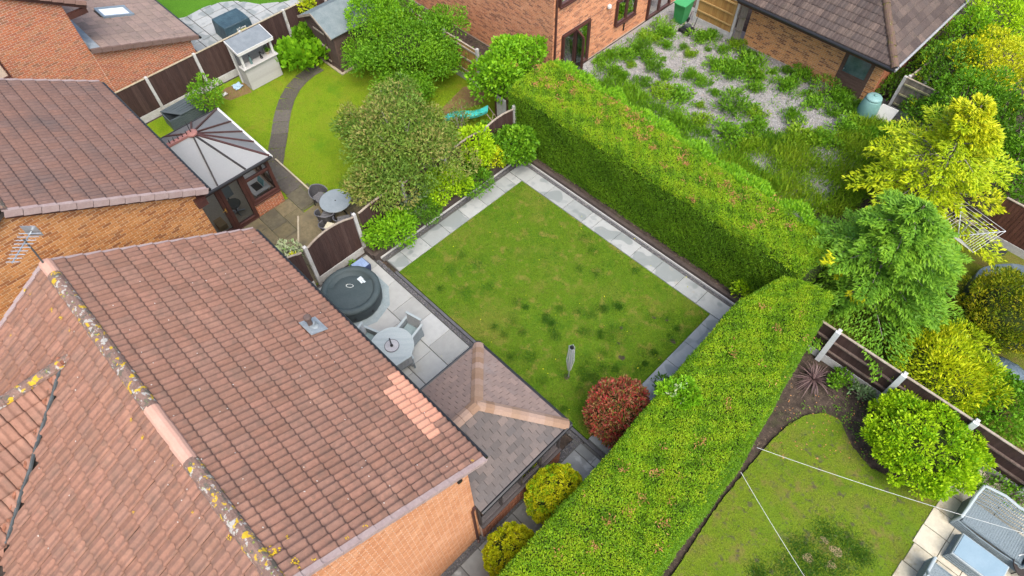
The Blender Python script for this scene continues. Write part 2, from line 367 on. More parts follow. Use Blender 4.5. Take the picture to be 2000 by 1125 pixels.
# ------------------------------------------------------------------ foliage
def unit(a): return a / np.maximum(1e-9, np.linalg.norm(a, axis=1, keepdims=True))
def leafmesh(name, base, axis, Ln, Wd, rnd, mat, parent, nrm=None, fold=0.0):
    n = len(base); axis = unit(axis)
    ref = rng.normal(size=(n, 3)) * .5 + (nrm if nrm is not None else np.array([0, 0, 1.0]))
    side = unit(np.cross(axis, ref))
    Ln = np.broadcast_to(Ln, n)[:, None]; Wd = np.broadcast_to(Wd, n)[:, None]
    V = np.empty((n, 4, 3)); V[:, 0] = base; V[:, 2] = base + axis * Ln
    mid = base + axis * Ln * .5
    V[:, 1] = mid + side * Wd * .5; V[:, 3] = mid - side * Wd * .5
    if fold: V[:, 2, 2] -= (Ln[:, 0] * fold)
    V = V.reshape(-1, 3); V[:, 2] = np.maximum(V[:, 2], .004)
    return npmesh(name, V, np.arange(n * 4).reshape(n, 4), mat, parent, np.clip(rnd, 0, 1))

def lumpcloud(c, r, n, lumps, lr, shell=.45, low=-.35, zmin=.04, irr=.45):
    """points and outward directions on the skins of many lumps making up an ellipsoid crown"""
    c = np.array(c, float); r = np.array(r, float)
    ii = np.arange(int(lumps * 2 / (1 - low)) + 1) + .5; nn_ = len(ii); zz = 1 - 2 * ii / nn_; aa = ii * 2.399963 + rng.random() * 6.28
    d = np.stack([np.sqrt(1 - zz ** 2) * np.cos(aa), np.sqrt(1 - zz ** 2) * np.sin(aa), zz], 1); d = unit(d + rng.normal(size=d.shape) * 1.3 / np.sqrt(nn_)); d = d[d[:, 2] > low]
    k = len(d); lc = c + d * r * (1 - lr) * rng.uniform(1 - irr, 1.06 + irr * .25, (k, 1)) ; ls = lr * rng.uniform(.6, 1.0 + irr * 1.3, k)
    w_ = ls ** 2; w_ /= w_.sum(); li = rng.choice(k, n, p=w_)
    q = unit(rng.normal(size=(n, 3)) + d[li] * .8 + np.array([0, 0, .25]))
    p = lc[li] + q * r * (ls[li] * (1 - shell * rng.random(n) ** 2))[:, None]
    ok = p[:, 2] > zmin
    lt = rng.random(k)
    return p[ok], q[ok], lt[li][ok], lc

def bush(name, label, cat, c, r, n, Ln, Wd, mat, lumps=16, lr=.42, up=.3, jit=.55, group=None, shell=.45, stem=M_wood, extra=None, low=-.35, fold=0.0, part='foliage', base=None, tw=.02, core=0, irr=.45, sats=()):
    bx, by = (base if base else (c[0], c[1]))
    t = thing(name, label, cat, (bx, by, 0), group)
    p, q, lt, lc = lumpcloud(c, r, n, lumps, lr, shell, low, .04, irr)
    for (dx, dy, dz, s_) in sats:
        p2, q2, l2, c2 = lumpcloud((c[0] + dx * r[0], c[1] + dy * r[1], max(.2, c[2] + dz * r[2])), np.array(r) * s_, int(n * s_ * s_), max(8, int(lumps * s_)), lr, shell, low, .04, irr)
        p = np.concatenate([p, p2]); q = np.concatenate([q, q2]); lt = np.concatenate([lt, l2]); lc = np.concatenate([lc, c2])
    m = len(p); ax = q + rng.normal(size=(m, 3)) * jit + np.array([0, 0, up])
    L_ = Ln * rng.uniform(.6, 1.3, m)
    leafmesh(part, p, ax, L_, Wd * rng.uniform(.7, 1.2, m), lt * .45 + rng.random(m) * .55, mat, t, q, fold)
    if extra:
        mat2, frac, nm = extra; k = max(4, int(m * frac)); hot = lc[rng.choice(len(lc), max(1, len(lc) // 3), replace=False)]
        dist = np.min(np.linalg.norm(p[:, None] - hot[None], axis=2), axis=1)
        i = np.argsort(dist * rng.uniform(.5, 1.5, m))[:k]
        leafmesh(nm, p[i] + q[i] * Ln * .25, ax[i], L_[i] * 1.1, Wd, rng.random(k), mat2, t, q[i], fold)['kind'] = 'stuff'
    if core:
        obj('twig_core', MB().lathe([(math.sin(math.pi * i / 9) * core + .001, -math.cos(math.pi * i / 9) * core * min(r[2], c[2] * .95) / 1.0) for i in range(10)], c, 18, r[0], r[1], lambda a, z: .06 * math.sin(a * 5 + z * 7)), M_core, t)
    b = MB()
    for v in lc[:10]:
        m_ = Vector(((bx + v[0]) / 2 + RA.uniform(-.1, .1), (by + v[1]) / 2 + RA.uniform(-.1, .1), max(.1, v[2] * .55)))
        b.tube([(bx, by, -.02), m_, v], [tw * 1.6, tw, tw * .4], 5)
    obj('stem', b, stem, t)
    return t

def hedge_face(o, u, v, n_, lu, lv, dens, amp=.06):
    """leaf sites on one hedge face with its waves"""
    o = np.array(o, float); u = np.array(u, float); v = np.array(v, float); n_ = np.array(n_, float)
    k = int(lu * lv * dens); a = rng.random(k) * lu; b = rng.random(k) * lv
    wv = amp * (np.sin(a * 3.1 + b * 2.3) * .5 + np.sin(a * 7.7 - b * 5.1 + 1) * .35 + np.sin(a * 17 + b * 13) * .25)
    return o + a[:, None] * u + b[:, None] * v + n_ * (wv + rng.normal(0, .02, k))[:, None], np.repeat(n_[None], k, 0), a, b
# ------------------------------------------------------------------ ground and surfaces
struct('ground', MB().poly([(-90, -60, -.06), (60, -60, -.06), (60, 90, -.06), (-90, 90, -.06)]), M_soil)
def sheet(name, pts, z, mat, th=.05):
    b = MB(); b.prism([(p[0], p[1], z - th) for p in pts], (0, 0, th)); return struct(name, b, mat)
def area(p):
    return sum(p[i - 1][0] * p[i][1] - p[i][0] * p[i - 1][1] for i in range(len(p)))
def ccw(p): return p if area(p) > 0 else p[::-1]
def gp(*px): return ccw([tuple(G(*p)[:2]) for p in px])
def rect(x0, y0, x1, y1): return [(x0, y0), (x1, y0), (x1, y1), (x0, y1)]

LX0, LX1, LY0, LY1 = -12.12, -3.66, 6.27, 12.2
lawn = sheet('lawn', rect(LX0, LY0, LX1, LY1), .045, M_lawn, .1)
sheet('lawn', rect(-25.45, 2.3, -13.75, 15.0), -.004, M_lawn2, .05)
sheet('lawn', rect(-45, 6, -25.7, 24), -.004, M_lawn3, .05)
sheet('gravel_yard', rect(-15.2, 15.3, -3.5, 26), -.004, M_peb, .05)
sheet('lawn', rect(-1.5, 13.4, 14, 21.6), -.004, M_lawn5, .05)
lr_ = ccw([tuple(G(*p)[:2]) for p in ((1308, 1130), (1400, 990), (1480, 890), (1530, 838), (1570, 812), (1610, 806), (1640, 822), (1662, 870), (1700, 915), (1760, 945), (1838, 966))] + [(4.18, 11.3), (4.12, 5.0), (.45, 3.0), (.3, 4.2)])
lr2 = []
for i_, p_ in enumerate(lr_):
    n_ = lr_[(i_ + 1) % len(lr_)]; k_ = max(1, int(math.hypot(n_[0] - p_[0], n_[1] - p_[1]) / .09))
    for j_ in range(k_): lr2.append((p_[0] + (n_[0] - p_[0]) * j_ / k_ + RA.uniform(-.018, .018), p_[1] + (n_[1] - p_[1]) * j_ / k_ + RA.uniform(-.018, .018)))
sheet('lawn', lr2, .03, M_lawn4, .08)
# dark wet-green patch in that lawn
pc = G(1610, 1075)
PATCH = surf('lawn_green_patch', [(.035, .12, .010), (.055, .15, .010), (.045, .14, .012)], scale=3, rough=.95, var=.35, vscale=32, bump=1.0, bscale=55, spots=((1.6, .64, .70, (.25, .19, .10), .8),))
def blob(name, c, rx, ry, z, mat, n=40, am=.22, seed=0):
    q = random.Random(seed); ph = [q.uniform(0, 6.3) for _ in range(4)]
    pts = []
    for k in range(n):
        a = 2 * math.pi * k / n; s = 1 + am * (math.sin(2 * a + ph[0]) * .4 + math.sin(3 * a + ph[1]) * .4 + math.sin(7 * a + ph[2]) * .25 + math.sin(13 * a + ph[3]) * .2)
        pts.append((c[0] + rx * s * math.cos(a), c[1] + ry * s * math.sin(a)))
    return sheet(name, pts, z, mat, .004)
# thick grass tufts standing in the lawns: real blades, uncountable
def tufts(name, poly, n, hgt, mat, label, cat, z0, clump=None, spread=0):
    xs = [p[0] for p in poly]; ys = [p[1] for p in poly]
    P = []
    if clump:
        cs = np.array(clump); ci = rng.integers(0, len(cs), n)
        pts = cs[ci, :2] + rng.normal(size=(n, 2)) * (cs[ci, 2:3] * .5)
    else:
        pts = np.stack([rng.uniform(min(xs), max(xs), n), rng.uniform(min(ys), max(ys), n)], 1)
    keep = np.array([inpoly(p, poly) for p in pts]); pts = pts[keep]; m = len(pts)
    base = np.c_[pts, np.full(m, z0)]
    ax = rng.normal(size=(m, 3)) * .75 + np.array([0, 0, 1.0]); ax[:, 2] = np.abs(ax[:, 2])
    x_, y_ = pts[:, 0], pts[:, 1]
    f_ = np.sin(x_ * 2.1 + 1.3 * np.sin(y_ * 1.7)) + np.sin(y_ * 2.9 + 1.1 * np.sin(x_ * 2.3 + 2)) + .8 * np.sin(x_ * 5.3 - y_ * 4.1 + np.sin(y_ * 3)) + .6 * np.sin(x_ * 9 + y_ * 11)
    o = leafmesh(name, base, ax, hgt * rng.uniform(.5, 1.3, m), .014 + .1 * hgt, np.clip(.5 + .17 * f_ + rng.normal(0, .16, m), 0, 1), mat, None)
    o['kind'] = 'stuff'; tag(o, label, cat); return o
L_lawnblade = LF('leaf_lawn', [(.03, .115, .006), (.052, .15, .007), (.082, .175, .008), (.118, .185, .012), (.16, .165, .03)], .2)
L_lawnblade2 = LF('leaf_lawn_bright', [(.08, .19, .006), (.12, .235, .008), (.16, .25, .010), (.21, .24, .02), (.24, .22, .04)], .2)
L_lawndark = LF('leaf_lawn_dark', [(.03, .10, .006), (.042, .12, .007), (.058, .145, .008)], .2)
LP = rect(LX0 + .03, LY0 + .03, LX1 - .03, LY1 - .03)
tufts('lawn_grass', LP, 60000, .035, L_lawnblade, 'short mown grass of the rectangular lawn inside the pale path', 'grass', .042)
cl = []
for px in ((930, 517), (860, 565), (905, 570), (952, 565), (1131, 526), (1164, 535), (1066, 620), (1136, 648), (1080, 648), (1180, 605), (1206, 600), (1270, 622), (1300, 625), (1200, 645), (1225, 650), (1175, 650), (1210, 672), (1180, 690), (1255, 690), (1275, 690), (1145, 704), (1140, 720), (1200, 722), (1035, 706), (1085, 660), (1310, 660), (1240, 530), (1010, 590), (1000, 630), (1020, 650), (1015, 690), (1100, 735), (1160, 735), (1030, 770), (1075, 790), (1250, 720), (1140, 466), (1157, 490), (900, 500), (880, 530), (1060, 745), (1100, 800), (1130, 760), (965, 640), (985, 655)):
    g = G(*px); cl.append((g.x, g.y, RA.uniform(.16, .36)))
for _ in range(26):
    g = G(RA.gauss(1150, 110), RA.gauss(670, 55)); cl.append((g.x, g.y, RA.uniform(.1, .26)))
tufts('dark_grass_tufts', LP, 34000, .032, L_lawndark, 'dark green grass rings scattered over the rectangular lawn', 'grass', .042, cl)
cl2 = [(G(*p).x, G(*p).y, s) for p, s in (((1560, 1070), .45), ((1610, 1040), .4), ((1650, 1060), .45), ((1530, 1110), .45), ((1600, 1100), .5), ((1680, 1085), .35), ((1640, 1110), .5), ((1580, 1125), .5), ((1480, 1120), .3))]
tufts('dark_grass_patch', lr_, 15000, .035, L_lawndark, 'dark green patch of thick grass in the lawn under the washing lines', 'grass', .03, cl2)
tufts('lawn_grass', lr_, 22000, .03, LF('leaf_lawn_mossy', [(.06, .145, .010), (.09, .17, .012), (.125, .18, .014), (.15, .145, .03), (.10, .095, .04)], .2), 'thin yellowish grass of the lawn under the washing lines', 'grass', .028)
tufts('lawn_grass', rect(-25.0, 4.5, -14.0, 14.4), 60000, .04, L_lawnblade2, 'bright yellow-green grass either side of the curving slab path', 'grass', -.004)
# bare worn spots
for px, s in (((1107, 737), .10), ((1277, 622), .06), ((1302, 627), .05), ((1214, 700), .10), ((1314, 668), .09), ((1208, 672), .05), ((1213, 642), .06), ((1577, 1090), .14), ((1632, 1077), .16), ((1623, 1104), .12), ((1610, 1055), .1)):
    g = G(*px); o = blob('bare_patch', g, s, s * .8, .047 if px[0] < 1400 else .034, M_soil if px[0] < 1400 else surf('dry_patch', [(.28, .21, .12), (.20, .16, .07)], scale=14, rough=.95, var=.3), 18, .3, int(px[0])); o['kind'] = 'structure'

def slabrow(parent, mat, x0, x1, y0, y1, z, widths, along='x', gap=.012, th=.045, vary=0):
    """slabs laid end to end, each its own piece"""
    a = x0 if along == 'x' else y0; end = x1 if along == 'x' else y1; k = 0
    while a < end - .03:
        wd = widths[k % len(widths)]; b_ = min(a + wd, end); k += 1
        if end - b_ < .12: b_ = end
        h_ = RA.uniform(-.003, .003)
        m = MB()
        if along == 'x': m.rbox(a + gap / 2, y0 + gap / 2, z - th, b_ - gap / 2, y1 - gap / 2, z + h_, .006)
        else: m.rbox(x0 + gap / 2, a + gap / 2, z - th, x1 - gap / 2, b_ - gap / 2, z + h_, .006)
        obj('slab', m, mat, parent); a = b_
# pale path round the lawn
pb = struct('path', MB().box(-12.86, LY0, -.02, LX0 - .012, 13.0, .02).box(LX0 - .01, LY1 + .012, -.02, -2.5, 13.0, .019).box(LX1 + .012, 5.2, -.02, -2.5, LY1 + .01, .018), M_joint)
slabrow(pb, M_slab, -12.78, LX0 - .01, LY0 + .02, 12.2, .06, [.55, .9, .88, .92, .9, .9], 'y')
slabrow(pb, M_slab, -12.78, -2.7, LY1 + .012, 12.87, .06, [.85, .9, .95, .9, .45, .88, .9, .93, .9, .9, .92], 'x')
slabrow(pb, M_slab, LX1 + .012, -2.85, 6.3, 12.2, .06, [.9, .92, .88, .9, .9, .9, .9], 'y')
# patio
pt = struct('patio', MB().box(-13.58, 2.3, -.02, -7.0, 5.98, .018), M_joint)
rows = [(5.06, 5.96, [.62, .95, .92, .92, .9, .9, .9, .45]), (4.16, 5.05, [.55, .9, .62, .9, .9, .6, .9]), (3.26, 4.15, [.9, .6, .9, .9, .9, .45]), (2.36, 3.25, [.7, .9, .9, .6])]
for (a, b_, ws) in rows: slabrow(pt, M_slab_p, -13.5, -7.05, a, b_, .05, ws, 'x')
# grey side passage
ps = struct('side_passage', MB().box(-3.95, -6, -.02, -2.2, 6.1, .016), M_joint)
for k, y in enumerate([-6 + .62 * i for i in range(20)]):
    if y > 5.9: break
    slabrow(ps, M_slab_g, -3.72, -2.3, y, min(y + .61, 6.05), .045, [[.9, .6], [.6, .9], [.75, .75]][k % 3], 'x')
# slate-chip strips: loose stones, nobody could count them
def stones(name, rects, dens, s, mat, label, z=.03):
    V = []; F = []; rn = []
    for (x0, y0, x1, y1) in rects:
        for _ in range(int((x1 - x0) * (y1 - y0) * dens)):
            c = Vector((RA.uniform(x0, x1), RA.uniform(y0, y1), z + RA.uniform(0, .012))); q = s * RA.uniform(.5, 1.3)
            a = RA.uniform(0, 3.14); u = Vector((math.cos(a), math.sin(a), RA.uniform(-.3, .3))) * q; v = Vector((-math.sin(a), math.cos(a), RA.uniform(-.3, .3))) * q * .6; w_ = Vector((0, 0, q * .5))
            o = len(V); V += [c + u, c + v, c - u, c - v, c + w_, c - w_]
            r_ = RA.random()
            for q4 in ((0, 1, 4), (1, 2, 4), (2, 3, 4), (3, 0, 4)): F.append(tuple(o + i for i in (*q4, )) + (o + q4[2],)); rn.append(r_)
    F3 = [f[:3] for f in F]
    o = npmesh(name, [tuple(v) for v in V], F3, mat, None, rn); o['kind'] = 'stuff'; tag(o, label, 'stone chippings')
sg = struct('gravel_strip', MB().box(-13.5, 5.99, -.02, -3.7, 6.13, .022).box(-13.02, 6.2, -.02, -12.87, 13.03, .021).box(-12.87, 12.89, -.02, -2.6, 13.03, .023).box(-3.97, -6, -.02, -3.74, 2.4, .022), M_joint)
stones('slate_chippings', [(-13.5, 6.0, -3.7, 6.12), (-12.98, 6.3, -12.87, 13.0), (-12.9, 12.9, -2.7, 13.0), (-3.95, -5, -3.75, 5.9)], 1500, .026, M_gravel, 'dark grey slate chippings in the narrow strip beside paving', .03)
# dark edging board between patio and lawn
eb = obj('lawn_edging', MB().rbox(-12.2, 6.14, -.03, -2.6, 6.24, .075, .01), surf('edging_grey', [(.075, .075, .08), (.11, .11, .115)], scale=6, rough=.7, var=.15))
tag(eb, 'long grey edging board between slate strip and rectangular lawn', 'edging')

# raised sleeper beds
def sleeper(label, x0, y0, x1, y1, z1):
    o = obj('sleeper', MB().rbox(x0, y0, -.03, x1, y1, z1, .012), M_sleeper); tag(o, label, 'timber sleeper', 'timber sleepers edging the raised beds'); return o
yy = 6.0
i = 0
while yy < 13.2:
    e = min(yy + 2.4, 13.3); sleeper('dark timber sleeper along the raised shrub bed by the fence', -13.16, yy + .004, -13.04, e, .32); yy = e
sleeper('dark timber sleeper closing the raised shrub bed beside the hot tub', -13.6, 5.95, -13.165, 6.08, .30)
xx = -13.03
while xx < -2.7:
    e = min(xx + 2.4, -2.6); sleeper('dark timber sleeper along the foot of the tall hedge', xx + .004, 13.06, e, 13.2, .22); xx = e
sheet('bed_soil', rect(-13.64, 6.09, -13.17, 13.3), .26, M_soil, .28)
sheet('bed_soil', rect(-13.0, 13.21, -2.6, 15.2), .12, M_soil, .14)
o = obj('edge_strip', MB().box(-13.035, 6.2, .0, -13.012, 13.03, .10).box(-13.01, 13.03, .0, -2.7, 13.052, .10), M_white); tag(o, 'thin white strip running along the base of the sleepers', 'edging strip')

# neighbour's mossy patio by the conservatory
pm = struct('patio', MB().box(-17.75, 2.2, -.02, -13.76, 5.58, .012).box(-19.6, 5.59, -.02, -16.8, 6.3, .011), M_joint_m)
k = 0
for y in (2.3, 2.95, 3.6, 4.25, 4.9):
    slabrow(pm, M_slab_m, -17.7, -13.78, y, y + .64, .035, [[.64, .9, .64, .9], [.9, .64, .64]][k % 2], 'x'); k += 1
slabrow(pm, M_slab_d, -19.5, -17.9, 5.6, 6.4, .03, [.8], 'x')
slabrow(pm, M_slab_m, -17.9, -16.9, 5.55, 6.2, .035, [.9], 'x')
o = obj('raised_terrace', MB().prism([(x, y, -.02) for x, y in ((-16.6, 5.3), (-15.6, 4.6), (-13.8, 4.6), (-13.8, 7.7), (-15.4, 7.9), (-16.7, 6.2))], (0, 0, .13)), M_slab_m); o['kind'] = 'structure'
# curving slab path across the neighbour's lawn
pw = struct('path', MB().box(-17.9, 5.95, -.03, -17.3, 6.5, .004), M_joint_m)
cpx = [(533, 345), (537, 315), (541, 290), (546, 262), (549, 238), (554, 215), (561, 193), (572, 173), (588, 155), (606, 141), (624, 131)]
cpt = [G(*p) for p in cpx]
for i in range(len(cpt) - 1):
    a, b_ = cpt[i], cpt[i + 1]; d = (b_ - a); ln = d.length; d.normalize(); s = Vector((-d.y, d.x, 0)); m = (a + b_) / 2
    w0 = .34
    m4 = [m - d * (ln / 2 - .012) - s * w0, m - d * (ln / 2 - .012) + s * w0, m + d * (ln / 2 - .012) + s * w0 * .98, m + d * (ln / 2 - .012) - s * w0 * .98]
    q = ccw([(p.x, p.y) for p in m4])
    obj('slab', MB().prism([(p[0], p[1], -.03) for p in q], (0, 0, .045 + RA.uniform(-.004, .004))), M_slab_d, pw)
# far neighbour's pale paving with its curved lawn edge
curve = [G(*p) for p in ((330, 40), (362, 34), (400, 14), (430, 5), (460, 2), (485, 5), (505, 9), (530, 6), (560, 3), (590, -6), (640, -30))]
def edge_x(y):
    for a, b_ in zip(curve, curve[1:]):
        if a.y <= y <= b_.y: return a.x + (b_.x - a.x) * (y - a.y) / (b_.y - a.y)
    return curve[0].x if y < curve[0].y else curve[-1].x
pf = struct('patio', MB().poly([(-25.75, 4, .001), (-25.75, 16, .001)] + [(edge_x(y), y, .001) for y in [16 - i * .25 for i in range(49)]]), M_joint)
SL = [(.9, .6), (.6, .9), (.9, .9), (.6, .6)]
y = 7.3
k = 0
while y < 15:
    dy = [.9, .6, .75][k % 3]; x = -25.8; j = k
    while x > -33:
        dx = [.9, .6, .9, .75][j % 4]; j += 1
        x0 = x - dx
        if True:
            ys_ = [y + .02 + (dy - .04) * i / 5 for i in range(6)]; lf = [(max(x0, edge_x(v)) + .02, v) for v in ys_]; lf = [v for v in lf if v[0] < x - .04]
            if len(lf) > 1:
                q = [(x - .02, lf[0][1]), (x - .02, lf[-1][1])] + lf[::-1]
                obj('slab', MB().prism([(p[0], p[1], -.02) for p in ccw(q)], (0, 0, .05 + RA.uniform(-.003, .003))), M_slab, pf)
        x = x0
    y += dy; k += 1
stones('yard_pebbles', [(-15.1, 17.5, -4.2, 25.1)], 330, .045, surf('pebble', [(.19, .187, .18), (.28, .275, .265), (.35, .345, .335), (.23, .21, .185)], rnd='both', rough=.8, var=.1), 'pale grey pebbles covering the weedy gravel yard', 0.0)
# cream patio, lower right
pc_ = struct('patio', MB().box(4.16, 4.5, -.02, 9.5, 12.75, .03), M_joint_m)
k = 0
for y in [4.5 + .62 * i for i in range(14)]:
    if y > 12.6: break
    slabrow(pc_, M_slab_y, 4.12 + RA.uniform(-.06, .04), 9.4, y, y + .615, .055, [[.62, .62], [.62, .6]][k % 2], 'x', .015); k += 1
# ------------------------------------------------------------------ roofs and walls
def roll_tile(tw, gauge, rolls=2, th=.05, amp=.04):
    """interlocking tile with rounded rolls, butt end raised"""
    w1 = tw / rolls; pr = []
    for k in range(rolls):
        for x, z in ((.02, .0), (.40, .16), (.72, .84), (.9, .92)): pr.append((k * w1 + x * w1, z * amp))
    pr.append((tw - .004, -.1 * amp)); n = len(pr); b = MB(); h = tw / 2
    rows_ = [[(x - h, 0, z * .75 - .004) for x, z in pr], [(x - h, .004, z * .9 + th - .02) for x, z in pr], [(x - h, .05, z + th - .003) for x, z in pr], [(x - h, gauge + .035, z + .006) for x, z in pr]]
    b.add(sum(rows_, []), [(r_ * n + i, r_ * n + i + 1, (r_ + 1) * n + i + 1, (r_ + 1) * n + i) for r_ in range(3) for i in range(n - 1)])
    return b.mesh('tile', None, True)
def flat_tile(tw, gauge, th=.02):
    b = MB(); h = tw / 2 - .005; y1 = gauge + .03
    V = [(-h, 0, th), (h, 0, th), (h, y1, .002), (-h, y1, .002), (-h, 0, -.004), (h, 0, -.004), (h, y1, -.006), (-h, y1, -.006)]
    return b.add(V, [(0, 1, 2, 3), (4, 5, 1, 0), (5, 6, 2, 1), (7, 4, 0, 3)]).mesh('tile')
def half_round(ln, r, n=7):
    b = MB(); V = []
    for y, rr in ((0, r), (ln, r * .93)):
        for k in range(n + 1):
            a = math.pi * k / n; V.append((rr * math.cos(a), y, rr * math.sin(a) - r * .25))
    for k in range(n + 1):
        a = math.pi * k / n; V.append((r * .84 * math.cos(a), 0, r * .84 * math.sin(a) - r * .25))
    m = n + 1
    return b.add(V, [(k, k + 1, m + k + 1, m + k) for k in range(n)] + [(2 * m + k, 2 * m + k + 1, k + 1, k) for k in range(n)]).mesh('ridge_tile')
T_roll = roll_tile(.30, .348); T_dark = roll_tile(.30, .30, 2, .04, .026); T_flat = roll_tile(.32, .33, 2, .03, .006); T_slate = flat_tile(.25, .165)
def frame(o, u, s, n):
    return Matrix(((u[0], s[0], n[0], o[0]), (u[1], s[1], n[1], o[1]), (u[2], s[2], n[2], o[2]), (0, 0, 0, 1)))
def tilefield(parent, me, o, s, n, ulen, slen, tw, gauge, matfn, keep=None, vis=None, stag=0.0, nmax=300, lift=.01, rest='tile_field', clip=()):
    """o: eave corner; u runs along the eave so that u x s = n"""
    o = Vector(o); s = Vector(s).normalized(); n = Vector(n).normalized(); u = s.cross(n)
    items = []; rws = int(round(slen / gauge)); gg = slen / rws
    for r_ in range(rws):
        k0 = (stag * tw) * (r_ % 2); c = 0
        cols = int(math.ceil(ulen / tw)) + 1
        for c in range(-1, cols):
            uc = c * tw + tw / 2 + k0
            if uc - tw / 2 < -.17 or uc + tw / 2 > ulen + .17: continue
            p = o + u * uc + s * (r_ * gg) + n * lift
            mid = p + s * (gg / 2)
            if keep and not keep(mid): continue
            j = .0025
            M = frame(p + n * RA.uniform(-j, j), u, s, n) @ Matrix.Rotation(RA.uniform(-.012, .012), 4, 'Z')
            if clip:
                ws_ = [M @ v.co for v in me.vertices]; cut = []
                out_ = False
                for (cp, cn) in clip:
                    sg_ = [(w_ - cp).dot(cn) for w_ in ws_]
                    if max(sg_) < .01: out_ = True; break
                    if min(sg_) < 0: cut.append((cp, cn))
                if out_: continue
                if cut:
                    bm = bmesh.new(); bm.from_mesh(me); bm.transform(M)
                    for (cp, cn) in cut: bmesh.ops.bisect_plane(bm, geom=bm.verts[:] + bm.edges[:] + bm.faces[:], plane_co=cp, plane_no=cn, clear_inner=True)
                    if len(bm.faces):
                        m2 = bpy.data.meshes.new('tile'); bm.to_mesh(m2); m2.materials.append(matfn(mid, r_))
                        o2 = bpy.data.objects.new('tile', m2); COL.objects.link(o2); attach(o2, parent)
                    bm.free(); continue
            items.append((M, matfn(mid, r_)))
    pieces('tile', rest, me, items, parent, nmax, vis)
def ridgeline(parent, a, b_, r, mat, ln=.45, newfn=None, name='ridge_tile', sag=0.0):
    a = Vector(a); b_ = Vector(b_); d = (b_ - a); L_ = d.length; d.normalize(); k = int(round(L_ / ln)); gl = L_ / k
    me = half_round(gl + .03, r)
    sd_ = d.cross(Vector((0, 0, 1))).normalized(); up = sd_.cross(d)
    for i in range(k):
        p = a + d * (gl * i); mt = newfn(p + d * gl / 2) if newfn else mat
        mm = MESHV.get((me.name, mt.name))
        if mm is None: mm = me.copy(); mm.materials.append(mt); MESHV[(me.name, mt.name)] = mm
        o = bpy.data.objects.new(name, mm); COL.objects.link(o)
        tl = Matrix.Rotation(RA.uniform(-.02, .02), 4, 'X') @ Matrix.Rotation(RA.uniform(-.025, .025), 4, 'Z')
        o.matrix_basis = frame(p + up * RA.uniform(-.006, .006), sd_, d, up) @ tl
        attach(o, parent)
def wall(parent, pts, vec, mat): return obj('wall', MB().prism(pts, vec), mat, parent)
BRK = MB().box(0, -.02, 0, 1, .006, 1).mesh('brick')
BRK_F = BRK
def bricks(parent, o, u, n, u0, u1, z0, zmax, mat, openings=(), vis=None, nmax=300, bl=.225, bh=.075, jt=.014):
    """o: point on the wall face at z=0; u along the wall; n outward; zmax(u) roofline"""
    o = Vector(o); u = Vector(u).normalized(); n = Vector(n).normalized(); items = []
    flip = u.cross(n).z < 0      # local x=u, y=n, z=up must be right-handed: u x n = up
    z = z0; r_ = 0
    while True:
        if z > 12: break
        a = u0 - (bl / 2 if r_ % 2 else 0); anyb = False
        while a < u1:
            s0, s1 = max(a, u0), min(a + bl - jt, u1)
            a += bl
            if s1 - s0 < .04: continue
            c = (s0 + s1) / 2
            if z + bh * .9 > zmax(c): continue
            anyb = True
            segs = [(s0, s1)]
            for (ou0, ou1, oz0, oz1) in openings:
                if z + bh > oz0 and z < oz1:
                    ns = []
                    for (p, q) in segs:
                        if q <= ou0 or p >= ou1: ns.append((p, q))
                        else:
                            if p < ou0: ns.append((p, ou0))
                            if q > ou1: ns.append((ou1, q))
                    segs = ns
            for (p, q) in segs:
                if q - p < .03: continue
                base = o + u * p + Vector((0, 0, z)) + n * RA.uniform(0, .003)
                uu = u * (q - p)
                M = Matrix(((uu[0], n[0], 0, base[0]), (uu[1], n[1], 0, base[1]), (uu[2], n[2], bh - jt, base[2]), (0, 0, 0, 1)))
                items.append((M, mat))
        if not anyb: break
        z += bh; r_ += 1
    pieces('brick', 'brickwork', BRK, items, parent, nmax, vis)

# ================================================================== our house (pink tiled roof in front)
EY, EZ, RY, RZ, HX0, HX1 = 2.69, 5.2, -1.2, 7.5, -12.16, -3.78
sl_ = math.hypot(EY - RY, RZ - EZ); sv = Vector((0, RY - EY, RZ - EZ)) / sl_
nv_ = Vector((0, RZ - EZ, EY - RY)).normalized()
house = thing('house', 'pink-tiled two-storey brick house with a lichen-covered ridge and an aerial', 'house', (-8, -1.2, 0))
wy0, wy1, wx0, wx1 = -4.8, 2.33, -12.0, -3.92
def gz(y): return EZ - .12 + (min(EY - y, y - (2 * RY - EY))) * (RZ - EZ) / (EY - RY) - .06
gpts = lambda x: [(x, wy0, -.05), (x, wy1, -.05), (x, wy1, gz(wy1)), (x, RY, gz(RY)), (x, wy0, gz(wy0))]
wg = wall(house, gpts(wx1), (-.25, 0, 0), M_mortar_r)
wall(house, gpts(wx0), (.25, 0, 0), M_mortar)
wall(house, [(wx0 + .251, wy1, -.05), (wx1 - .251, wy1, -.05), (wx1 - .251, wy1, 5.1), (wx0 + .251, wy1, 5.1)], (0, -.25, 0), M_brick1)
wall(house, [(wx0 + .251, wy0, -.05), (wx1 - .251, wy0, -.05), (wx1 - .251, wy0, 5.1), (wx0 + .251, wy0, 5.1)], (0, .25, 0), M_brick1)
bricks(wg, (wx1, 0, 0), (0, -1, 0), (1, 0, 0), -wy1, -wy0, .02, lambda u: gz(-u), M_brick1, vis=lambda p: p[1] > 900)
roof = obj('roof', MB().prism([(HX0 + .03, EY - .03, EZ - .06), (HX0 + .03, RY, RZ - .05), (HX0 + .03, 2 * RY - EY, EZ - .06), (HX0 + .03, 2 * RY - EY, EZ - .12), (HX0 + .03, RY, RZ - .13), (HX0 + .03, EY - .03, EZ - .12)], (HX1 - HX0 - .06, 0, 0)), M_deck, house)
NEWP = [(752, 762), (776, 738), (830, 785), (875, 848), (850, 866), (815, 825)]
